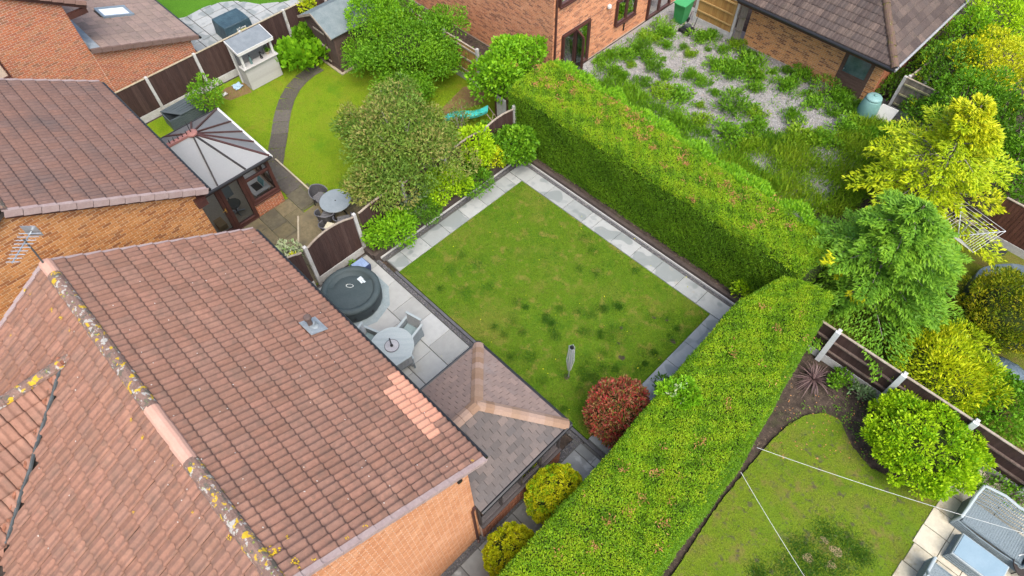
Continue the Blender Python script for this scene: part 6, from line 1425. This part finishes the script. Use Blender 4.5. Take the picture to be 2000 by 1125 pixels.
# ------------------------------------------------------------------ shrubs of our garden
pbush('shrub', 'bright green leafy shrub in the raised bed beside the hot tub corner', 'shrub', 766, 448, .75, 50, .55, 3400, .12, .06, L_bright, lumps=26, lr=.34)
pbush('shrub', 'grey-green shrub in the raised bed against a concrete post', 'shrub', 812, 388, .95, 32, .65, 1700, .09, .05, L_grey, lumps=16, lr=.36)
pbush('shrub', 'mid-green feathery shrub in the raised bed below the grey-green one', 'shrub', 828, 415, .7, 38, .5, 2200, .12, .035, L_mid, lumps=16, lr=.36)
pbush('shrub', 'rounded lime-yellow shrub in the middle of the raised bed', 'shrub', 866, 362, 1.0, 48, .65, 3800, .10, .055, L_lime, lumps=30, lr=.32)
pbush('shrub', 'fresh green ferny shrub beside the lime-yellow one in the raised bed', 'shrub', 921, 348, .65, 40, .5, 2200, .14, .045, L_green, lumps=18, lr=.36)
pbush('shrub', 'tall yellow-green shrub reaching above the fence by the raised bed', 'shrub', 930, 290, 1.3, 42, .9, 3000, .12, .06, L_lime, lumps=28, lr=.32)
pbush('shrub', 'loose green shrub with orange tips between raised bed and hedge', 'shrub', 960, 312, .8, 32, .6, 1500, .12, .05, L_gold, lumps=14, lr=.38)
pbush('shrub', 'broad-leaved dark green shrub at the corner of hedge and path', 'shrub', 1003, 285, .9, 54, .7, 4000, .13, .09, L_green, lumps=30, lr=.32)
pbush('shrub', 'small green shrub by the fence end below the turquoise slide', 'shrub', 955, 262, 1.0, 24, .6, 900, .12, .06, L_mid, lumps=12, lr=.4)
pbush('shrub', 'round red and green clipped shrub at the lawn corner by the hedge', 'shrub', 1208, 805, .85, 66, .95, 11000, .10, .042, L_photinia, lumps=90, lr=.2, jit=.45, up=.5, core=.72, irr=.12)
pbush('topiary', 'egg-shaped clipped yellow-green bush beside the garden room windows', 'bush', 1083, 968, .85, 54, .95, 22000, .052, .028, L_topiary, lumps=160, lr=.13, jit=.5, asp=.92, shell=.2, irr=.03, core=.74, extra=(L_bright, .12, 'fresh_growth'))
pbush('topiary', 'rounded clipped yellow-green bush at the end of the grey passage', 'bush', 1002, 1086, .75, 54, .8, 19000, .052, .028, L_topiary, lumps=150, lr=.13, jit=.5, shell=.2, irr=.05, core=.74)
pbush('shrub', 'small yellow-speckled shrub in the corner where the two hedges meet', 'shrub', 1452, 567, .45, 24, .3, 420, .16, .055, L_lime, lumps=12, lr=.45, up=.6)
pbush('elder_shrub', 'light green shrub with creamy flower heads growing out of the right-hand hedge', 'shrub', 1328, 768, 2.35, 33, .16, 1300, .11, .06, L_bright, lumps=18, lr=.36, extra=(L_white, .05, 'flowers'))
pbush('shrub', 'thin leafy sprig hanging over the pale path beside the red shrub', 'shrub', 1285, 752, .5, 20, .4, 200, .11, .05, L_mid, lumps=8, lr=.4)
pbush('shrub', 'white-flowered shrub peeping over our roof eave by the mossy patio', 'shrub', 562, 494, .55, 24, .4, 700, .10, .05, L_white, lumps=14, lr=.36)
pbush('shrub', 'small yellow-leaved shrub beside the arched fence and roof eave', 'shrub', 574, 512, 1.1, 14, .25, 260, .09, .045, L_yellow, lumps=8, lr=.4)
pbush('shrub', 'small weed growing between hot tub and gravel board', 'weed', 690, 516, .25, 10, .16, 120, .08, .04, L_green, lumps=6, lr=.45)

# ------------------------------------------------------------------ neighbour's garden
def tree(name, label, bx, by, crowns, mat, trunk_h, tr=.09, group=None, mat2=None):
    t = thing(name, label, 'tree', (bx, by, 0), group)
    tb = MB(); tp = Vector((bx + .15, by + .1, trunk_h))
    tb.tube([(bx, by, -.05), (bx + .06, by - .03, trunk_h * .5), tp], [tr, tr * .8, tr * .65], 8); obj('trunk', tb, M_wood, t)
    br_ = MB()
    for (c, r, n, Ln, Wd, lumps, lr) in crowns:
        p, q, lt, lc = lumpcloud(c, r, n, lumps, lr, .6, -.5, .5, .9)
        m = len(p); leafmesh('crown', p, q + rng.normal(size=(m, 3)) * .7, Ln * rng.uniform(.6, 1.3, m), Wd, lt * .65 + rng.random(m) * .35, mat, t, q)
        for v in lc[:18]:
            mid = (tp + Vector(v)) / 2 + Vector((RA.uniform(-.15, .15), RA.uniform(-.15, .15), RA.uniform(-.1, .2)))
            br_.tube([tp - Vector((0, 0, RA.uniform(0, .4))), mid, Vector(v)], [tr * .45, tr * .28, .008], 5)
    obj('branches', br_, M_twig, t); return t
c0 = G(775, 285, 2.3)
tree('olive_tree', 'olive-green spreading tree with brownish tips leaning over the brown fence', -14.9, 8.9, [((c0.x, c0.y, 2.3), (1.75, 1.75, 1.15), 9500, .13, .05, 44, .26), ((c0.x + .9, c0.y + .9, 2.1), (1.3, 1.2, .9), 5000, .13, .05, 26, .28), ((c0.x - .9, c0.y - .2, 1.9), (1.25, 1.2, .8), 4500, .13, .05, 24, .28), ((c0.x + .5, c0.y - 1.1, 1.8), (1.1, 1.1, .75), 4000, .13, .05, 22, .28), ((c0.x - .3, c0.y + 1.2, 2.3), (1.1, 1.0, .7), 3500, .13, .05, 20, .28), ((*G(765, 195, 2.6)[:2], 2.6), (1.0, 1.0, .6), 2800, .13, .05, 20, .3), ((*G(722, 362, 1.8)[:2], 1.8), (.95, .9, .6), 2600, .13, .05, 18, .3), ((*G(690, 245, 2.1)[:2], 2.1), (.9, .9, .6), 2400, .13, .05, 18, .3)], L_olive, 1.6)
pbush('large_shrub', 'large bright green shrub thicket between shed and golden fence', 'shrub', 795, 92, 1.5, 80, 1.3, 12000, .12, .055, L_green, lumps=46, lr=.28, tw=.03, core=.5, irr=.95, shell=.7, jit=.8, sats=((.85, .35, -.25, .6), (-.6, -.65, -.4, .6), (.1, .9, .15, .6), (.9, -.55, -.6, .5), (-.85, .5, .1, .55), (.4, -.9, -.6, .45)))
pbush('large_shrub', 'yellow-green shrub top leaning against the shed roof', 'shrub', 725, 32, 2.2, 50, .9, 4500, .105, .05, L_bright, lumps=34, lr=.26, tw=.03)
pbush('shrub', 'maple-like shrub growing at the end of the tall hedge by the slide', 'shrub', 978, 148, 1.75, 50, 1.3, 4200, .16, .10, L_bright, lumps=40, lr=.27, tw=.025, irr=.7)
pbush('shrub', 'spreading green shrub in front of the salmon house corner behind the hedge', 'shrub', 1030, 112, 2.0, 45, .8, 2600, .15, .09, L_bright, lumps=30, lr=.3)
pbush('shrub', 'big-leaved green plant between kiosk and shed', 'shrub', 592, 104, .55, 44, .5, 1300, .24, .20, L_bright, lumps=36, lr=.3, up=.9, jit=.4)
pbush('shrub', 'tall part of the big-leaved plant against the fence near the shed', 'shrub', 596, 72, .9, 20, .5, 420, .22, .18, L_green, lumps=16, lr=.36, up=.9, jit=.4)
pbush('climbing_shrub', 'straggly climbing shrub beside the storage box on the brown fence', 'shrub', 402, 190, .9, 32, .75, 1500, .12, .055, L_green, lumps=26, lr=.28)
pbush('shrub', 'yellow-green shrub behind the fence beside the shed roof', 'shrub', 600, 12, 1.5, 16, .5, 500, .12, .06, L_gold, lumps=12, lr=.36)

# ------------------------------------------------------------------ conifers of the back corner
def conifer(name, label, bx, by, h_, r, nb, per, Ln, Wd, mat, lean=(0, 0), extra=None, lo=.12, tips=None):
    t = thing(name, label, 'conifer', (bx, by, 0))
    top = Vector((bx + lean[0], by + lean[1], h_))
    obj('trunk', MB().tube([(bx, by, -.05), Vector((bx, by, 0)).lerp(top, .5), top], [.13, .08, .02], 8), M_wood, t)
    BA, BX, RN = [], [], []; wood = MB()
    for i in range(nb):
        f = lo + (1 - lo) * (i + .5) / nb; az = i * 2.39996 + RA.uniform(-.3, .3)
        o_ = np.array(Vector((bx, by, 0)).lerp(top, f)); ln = r * (1 - f) ** .62 * RA.choice((.45, .65, .85, 1.0, 1.2, 1.35)) * RA.uniform(.9, 1.1) + .12
        fw = np.array([math.cos(az), math.sin(az), 0]); sd_ = np.array([-math.sin(az), math.cos(az), 0]); rise = .35 * ln * RA.uniform(.6, 1.3)
        m = int(per * (.35 + .65 * ln / r)); s = rng.uniform(.12, 1, m) ** .8
        bend = lambda q: o_ + fw * (q * ln)[:, None] + np.array([0, 0, 1]) * (rise * (1.7 * q - 1.75 * q ** 2))[:, None]
        # side branchlets make a flat feathery spray
        nbl = max(6, int(ln * 9)); sb_ = (np.floor(s * nbl) + .5) / nbl; sg = rng.choice([-1, 1], m); q = rng.random(m)
        reach = (.42 * ln * (1 - sb_ * .85) + .06)
        lat = sg * q * reach
        P_ = bend(sb_) + sd_ * lat[:, None] + fw * (np.abs(lat) * .75)[:, None] - np.array([0, 0, 1]) * (.35 * lat ** 2 / max(.2, ln) + rng.normal(0, .02, m))[:, None]
        A_ = fw * .8 + sd_ * (sg * .65)[:, None] + rng.normal(size=(m, 3)) * .38 + np.array([0, 0, -.05])
        BA.append(P_); BX.append(A_); RN.append(np.clip(.35 * q + .25 * RA.random() + .4 * rng.random(m), 0, 1))
        tt = np.array([0, .35, .7, .95]); bp = bend(tt); wood.tube([Vector(v) - Vector((0, 0, .03)) for v in bp[:3]], [.022, .016, .006], 5) if ln > .7 else None
    BA = np.concatenate(BA); BX = np.concatenate(BX); RN = np.concatenate(RN); m = len(BA)
    ok = BA[:, 2] > .1
    leafmesh('foliage', BA[ok], BX[ok], (Ln * rng.uniform(.6, 1.3, m))[ok], Wd, RN[ok], mat, t)
    obj('branches', wood, M_twig, t)
    if extra:
        i = rng.choice(np.where(ok)[0], extra[1], replace=False); c = BA[i[0]]
        hot = BA[rng.choice(np.where(ok)[0], 7)]; dist = np.min(np.linalg.norm(BA[:, None] - hot[None], axis=2), axis=1); i = np.argsort(dist)[:extra[1]]
        leafmesh('golden_sprays', BA[i] + np.array([0, 0, .05]), BX[i], Ln * 1.1, Wd, rng.random(len(i)), extra[0], t)
    return t
g = G(1655, 600)
conifer('conifer_tree', 'feathery fresh-green conifer at the corner where the hedges meet', -.75, 15.6, 4.7, 2.7, 74, 800, .15, .045, L_conifer, (.1, .1), (L_yellow, 500), .1)
conifer('conifer_tree', 'feathery golden-yellow conifer behind the green one', -1.15, 20.4, 4.6, 2.3, 64, 430, .16, .05, L_gold, (-.1, .5), (L_yellow, 6000), .12)
pbush('golden_conifer', 'bushy golden-yellow conifer standing over the brown board fence', 'conifer', 1838, 722, .9, 88, .9, 12000, .13, .04, L_gold, lumps=70, lr=.24, up=.35, jit=.4, core=.66, extra=(L_yellow, .25, 'golden_tips'))
pbush('thuja', 'dense golden-green thuja in front of the covered pool', 'conifer', 1978, 612, 1.1, 80, 1.15, 14000, .10, .04, L_thuja, lumps=110, lr=.17, up=.6, jit=.35, core=.64, irr=.25)
pbush('shrub', 'loose green shrub behind the fence beside the golden conifer', 'shrub', 1955, 795, .7, 72, .7, 3600, .12, .07, L_green, lumps=44, lr=.26, tw=.025)
pbush('choisya', 'rounded bright lime-green shrub in front of the brown fence', 'shrub', 1804, 866, .75, 90, .8, 16000, .10, .052, L_lime, lumps=140, lr=.16, up=.5, jit=.5, core=.66, irr=.2, extra=(L_bright, .2, 'shoots'))
# trees and shrubs behind the garage fence
for (px, py, z, rp, zr, n, mt, lb) in ((1845, 150, 1.4, 52, 1.3, 4200, L_mid, 'green leafy shrub pressed against the grey fence behind the garage'),
    (1930, 130, 1.9, 62, 1.3, 5200, L_yellow, 'bright yellow shrub behind the garage side passage'), (1895, 210, 1.6, 62, 1.3, 5200, L_green, 'fresh green shrub behind the weathered fence panel'),
    (1950, 48, 2.0, 52, 1.4, 4200, L_lime, 'lime-green shrub at the far end of the grey fence'), (1885, 75, 1.6, 38, 1.2, 2500, L_bright, 'pale green shrub overhanging the grey fence top'), (1978, 250, 1.6, 70, 1.5, 5200, L_mid, 'deep green shrub behind the golden-yellow conifer'),
    (1990, 345, 1.3, 62, 1.2, 4200, L_green, 'green shrub above the red-brown stained fence'), (1995, 10, 1.8, 60, 1.6, 3800, L_mid, 'dark green shrub beyond the lime-green one'), (1925, 290, 1.0, 42, 1.0, 2200, L_mid, 'shady green shrub under the golden-yellow conifer'), (1800, 225, .7, 36, .7, 1500, L_mid, 'low green shrub at the foot of the weathered fence panel'), (1820, 110, .8, 22, .8, 900, L_green, 'small green shrub in the passage beside the garage')):
    pbush('background_shrub', lb, 'shrub', px, py, z, rp, zr, n, .13, .065, mt, lumps=48, lr=.25, tw=.03, extra=(L_gold, .1, 'young_leaves') if mt is L_mid else None)
pbush('shrub', 'dark leafy plant at the corner of the garage above the compost bin', 'shrub', 1740, 168, .5, 36, .5, 1400, .17, .05, L_mid, lumps=24, lr=.34)
pbush('shrub', 'reddish green bush against the garage wall beside its door', 'shrub', 1612, 172, .35, 24, .35, 700, .11, .04, L_weed, lumps=14, lr=.38, extra=(L_photinia, .12, 'red_leaves'))

# strap-leaved phormium and border plants
pg = G(1588, 742)
ph_ = thing('phormium', 'purple strap-leaved plant at the foot of the right-hand hedge', 'plant', (pg.x, pg.y, 0)); V = []; F = []; rn_ = []
for k in range(70):
    a = RA.uniform(0, 6.28); ln = RA.uniform(.5, .85); wd = .022; el = RA.uniform(.3, 1.25); d = Vector((math.cos(a), math.sin(a), 0)); s = Vector((-math.sin(a), math.cos(a), 0)); o0 = len(V); r_ = RA.random()
    for i in range(5):
        f = i / 4; p = Vector((pg.x, pg.y, .02)) + d * (ln * math.cos(el) * f) + Vector((0, 0, max(0, ln * (math.sin(el) * f - .75 * f * f * math.cos(el))))); w_ = wd * (1 - f * .9) + .003
        V += [p - s * w_, p + s * w_]
    for i in range(4): F.append((o0 + 2 * i, o0 + 2 * i + 1, o0 + 2 * i + 3, o0 + 2 * i + 2)); rn_.append(r_)
npmesh('leaves', [tuple(v) for v in V], F, L_purple, ph_, rn_)
for (px, py, rp, mt, lb) in ((1655, 738, 20, L_green, 'small green climber on the gravel board of the white-post fence'), (1682, 768, 20, L_grey, 'low grey-green plant at the foot of the white-post fence'), (1632, 745, 14, L_weed, 'tiny green plant beside the purple strap-leaved one'), (1895, 940, 18, L_mid, 'small green plant between lime shrub and rattan sofa'), (1945, 935, 24, L_weed, 'creeping green plant behind the rattan sofa along the fence'), (1985, 970, 22, L_weed, 'leafy ground plant at the fence foot near the sofa back'), (1735, 790, 14, L_mid, 'small dark plant beside the white post')):
    pbush('border_plant', lb, 'plant', px, py, .2, rp, .18, 320, .10, .05, mt, lumps=12, lr=.4)

# ------------------------------------------------------------------ weeds in the gravel yard
W0 = [(80, 480, 60), (170, 440, 60), (290, 420, 80), (400, 380, 90), (480, 290, 80), (590, 250, 90), (610, 360, 50), (470, 450, 60), (510, 530, 60), (330, 500, 40), (190, 560, 70), (260, 610, 60), (580, 460, 25), (740, 370, 35), (800, 430, 45), (870, 290, 80), (960, 280, 60), (1050, 390, 50), (930, 390, 25), (1140, 350, 60), (1000, 500, 80), (1110, 560, 110), (1240, 520, 120), (1230, 430, 60), (1290, 580, 60), (600, 600, 60), (790, 600, 60), (880, 640, 60), (420, 650, 70), (560, 720, 100), (690, 750, 110), (980, 730, 40), (1290, 690, 60), (1130, 820, 140), (870, 830, 35), (1440, 560, 40), (1540, 680, 90), (1660, 600, 75), (1540, 560, 40), (1310, 900, 70), (1300, 1000, 80), (1580, 910, 70), (1750, 790, 90), (1900, 880, 60), (860, 950, 80), (700, 930, 90), (910, 1040, 40), (1100, 1030, 120), (1400, 1090, 80), (1680, 1070, 120), (1830, 1090, 90), (1950, 780, 90), (1990, 700, 70), (2050, 840, 80), (2080, 940, 70), (2000, 990, 100), (2180, 1060, 90), (2300, 1060, 80), (1520, 1110, 90), (1250, 1110, 90)]
protos = []
for v in range(5):
    t = thing('weed_clump', 'leafy green weed clump growing through the pale gravel', 'weed', (0, 0, 0), 'weeds in the gravel yard', True)
    n = 900; p, q, lt, lc = lumpcloud((0, 0, .11), (.5, .5, .2), n, 40, .24, .85, -.3, .01, .95)
    m = len(p); leafmesh('leaves', p, q * .6 + rng.normal(size=(m, 3)) * .5 + np.array([0, 0, .9 if v % 2 else .45]), (.15 if v % 2 else .11) * rng.uniform(.6, 1.3, m), .035 if v % 2 else .05, lt * .5 + rng.random(m) * .5, [L_weed, L_green, L_weed, L_mid, L_long][v], t)
    b = MB()
    for k in range(7): b.tube([(0, 0, -.02), lc[k] * np.array([.5, .5, .6]), lc[k]], [.012, .009, .004], 4)
    obj('stems', b, M_twig, t); kids(t); protos.append(t)
used = [False] * 5
def wlabel(g, r_):
    sz = 'large bushy' if r_ > .55 else 'small' if r_ < .28 else 'leafy'
    if g.x < -13.6: wh = 'at the foot of the salmon brick wall' if g.y > 18.6 else 'behind the hedge near the open patio door'
    elif g.y > 23.6 and g.x < -10.5: wh = 'in front of the golden fence panel'
    elif g.y > 23.2: wh = 'beside the orange garage wall'
    elif g.y < 18.6: wh = 'close behind the tall hedge'
    elif g.x > -6.5: wh = 'on the gravel toward the compost bin'
    elif g.x < -10.5: wh = 'in the gravel between salmon house and hedge'
    else: wh = 'in the middle of the open pale gravel'
    return f'{sz} green weed clump {wh}'
for i, (zx, zy, zr) in enumerate(W0):
    g = G(1150 + zx / 4, zy / 4 + zr / 16, 0); dist = (g - Vector((0, 0, H))).length; r_ = zr / 4 * dist / FPX * 1.05
    v = i % 5; sc = (r_ / .5, r_ / .5, r_ / .5 * RA.uniform(.8, 1.2) * (.9 if r_ > .5 else 1.15)); lb = wlabel(g, r_)
    if used[v]: dup(protos[v], (g.x, g.y, 0), RA.uniform(0, 6.28), lb, None, sc)
    else:
        protos[v].location = (g.x, g.y, 0); protos[v].scale = sc; protos[v]['label'] = lb; used[v] = True
pbush('twiggy_shrub', 'sparse twiggy brownish shrub in front of the turquoise slide', 'shrub', 897, 232, .7, 30, .6, 800, .10, .035, L_olive, lumps=22, lr=.26, irr=.9, stem=M_twig)
# long rank grass along the hedge and towards the conifers: one mass
def rank(name, pix, n, hgt, mat, label):
    poly = [tuple(G(*p)[:2]) for p in pix]; xs = [p[0] for p in poly]; ys = [p[1] for p in poly]
    pts = np.stack([rng.uniform(min(xs), max(xs), n), rng.uniform(min(ys), max(ys), n)], 1)
    f = np.sin(pts[:, 0] * 2.6 + pts[:, 1] * 1.1) + np.sin(pts[:, 1] * 3.3 - pts[:, 0] * .7) + rng.normal(0, .8, n)
    keep = np.array([inpoly(p, poly) for p in pts]) & (f > -1.3); pts = pts[keep]; f = f[keep]; m = len(pts)
    base = np.c_[pts, rng.uniform(0, hgt * .5, m)]
    ax = rng.normal(size=(m, 3)) * .55 + np.array([.1, -.1, 1])
    o = leafmesh(name, base, ax, hgt * rng.uniform(.5, 1.2, m) * (1 + .2 * np.clip(f, -1, 2)), .03, np.clip(.5 + .2 * f + rng.normal(0, .25, m), 0, 1), mat, None)
    o['kind'] = 'stuff'; tag(o, label, 'long grass')
rank('long_grass', [(1270, 262), (1400, 320), (1440, 285), (1530, 262), (1600, 268), (1660, 262), (1700, 225), (1790, 270), (1740, 345), (1650, 425), (1560, 430), (1500, 390)], 52000, .30, L_long, 'rank yellow-green long grass between gravel yard and hedge')
rank('long_grass', [(1150, 150), (1175, 120), (1290, 35), (1320, 50), (1310, 70), (1230, 110), (1180, 170), (1270, 235), (1260, 265), (1170, 190)], 7000, .26, L_weed, 'green weeds and grass along the foot of the salmon brick wall')
cs_ = [(G(1150 + RA.uniform(0, 2200) / 4, RA.uniform(100, 1100) / 4)) for _ in range(260)]
cs_ = [g for g in cs_ if -15 < g.x < -4.5 and 16.3 < g.y < 24.9]; Ps = np.concatenate([np.array([g.x, g.y, .01]) + np.abs(rng.normal(size=(16, 3))) * np.array([.11, .11, .02]) * rng.choice([-1, 1], (16, 3)) * np.array([1, 1, 0]) + np.array([0, 0, .01]) for g in cs_])
o = leafmesh('seedling_weeds', Ps, rng.normal(size=(len(Ps), 3)) * .7 + np.array([0, 0, .6]), .10 * rng.uniform(.5, 1.3, len(Ps)), .04, rng.random(len(Ps)), L_weed, None); o['kind'] = 'stuff'; tag(o, 'tiny weed seedlings sprinkled over the pale gravel yard', 'weeds')
rank('long_grass', [(1160, 172), (1270, 255), (1420, 335), (1505, 398), (1535, 372), (1430, 292), (1300, 218), (1205, 150)], 16000, .3, L_weed, 'tall green weeds and grass close behind the tall hedge')
rank('garage_weeds', [(1650, 190), (1700, 205), (1760, 255), (1740, 270), (1690, 262), (1640, 215)], 4000, .14, L_weed, 'green weeds around the foot of the compost bin')
cs_ = [G(RA.uniform(1480, 1720), RA.uniform(740, 930)) for _ in range(150)]
cs_ = [g for g in cs_ if not inpoly((g.x, g.y), lr_) and g.x > .1 and g.y < 13.1]
Ps = np.concatenate([np.array([g.x, g.y, -.05]) + rng.normal(size=(9, 3)) * np.array([.07, .07, .0]) for g in cs_])
o = leafmesh('soil_seedlings', Ps, rng.normal(size=(len(Ps), 3)) * .8 + np.array([0, 0, .6]), .07 * rng.uniform(.5, 1.3, len(Ps)), .03, rng.random(len(Ps)), L_weed, None); o['kind'] = 'stuff'; tag(o, 'tiny green seedlings on the dark soil by the brown fence', 'weeds')
# fallen leaves on lawns and roofs
def litter(name, pts, mat, label, s=.05):
    p = np.array([[*v] for v in pts]); m = len(p)
    o = leafmesh(name, p, rng.normal(size=(m, 3)) * np.array([1, 1, .15]), s, s * .7, rng.random(m), mat, None); o['kind'] = 'stuff'; tag(o, label, 'leaves')
litter('fallen_leaves', [(*G(RA.uniform(850, 1350), RA.uniform(420, 820))[:2], .075) for _ in range(46)], L_yellow, 'a few fallen yellow leaves scattered on the rectangular lawn')
litter('fallen_leaves', [(*G(RA.uniform(1500, 1720), RA.uniform(760, 900))[:2], .04) for _ in range(110)], L_hedge_dead, 'fallen brown leaves on the dark soil around the mossy lawn')
# yellow lichen rosettes on the roof slopes beside the ridge
LIC = surf('lichen_yellow', [(.42, .27, .02), (.55, .37, .02)], scale=40, rough=.95, var=.3, vscale=60)
lm = MB(); lw = MB()
def lich(b, px, py, s, cnt=6, qs=1.0):
    for nn, base in ((nv_, Vector((0, EY, EZ))), (nv2, Vector((0, 2 * RY - EY, EZ)))):
        v = ray(px, py); t = (base + nn * .075 - Vector((0, 0, H))).dot(nn) / v.dot(nn); p = Vector((0, 0, H)) + v * t
        if (nn is nv_) == (p.y > RY): break
    for _ in range(cnt):
        c = p + Vector((RA.uniform(-s, s), RA.uniform(-s, s), 0)) * .8; c = c - nn * ((c - base).dot(nn) - .068); q = s * qs * RA.uniform(.35, .8); u = nn.orthogonal().normalized(); w_ = nn.cross(u); n = 9
        b.add([c + nn * .008] + [c + (u * math.cos(6.283 * k / n) + w_ * math.sin(6.283 * k / n)) * q * RA.uniform(.7, 1.2) for k in range(n)], [(0, 1 + k, 1 + (k + 1) % n) for k in range(n)])
for (px, py, s) in ((540, 1072, .1), (575, 1095, .1), (610, 1090, .08), (580, 1105, .07), (712, 1025, .07), (678, 1050, .05), (562, 1048, .05), (948 - 25, 899, .04), (530, 1075, .12), (150, 582, .05), (170, 608, .06), (100, 605, .07), (118, 620, .07), (135, 645, .04), (278, 855, .06), (255, 820, .05), (336, 908, .03), (260, 1002, .05), (447, 1050, .07), (373, 953, .03), (20, 655, .04), (280, 790, .04), (60, 575, .06), (48, 566, .06), (375, 1000, .04)): lich(lm, px, py, s * .75, 16, .34)
o = obj('lichen', lm, LIC, roof); o['kind'] = 'stuff'
for _ in range(120):
    px, py = RA.uniform(0, 900), RA.uniform(460, 1120)
    if inpoly((px, py), [(0, 640), (75, 535), (500, 455), (930, 890), (580, 1110), (0, 1110)]): lich(lw, px, py, .011)
o = obj('bird_lime', lw, surf('bird_lime', [(.5, .48, .44)], rough=.9), roof); o['kind'] = 'stuff'
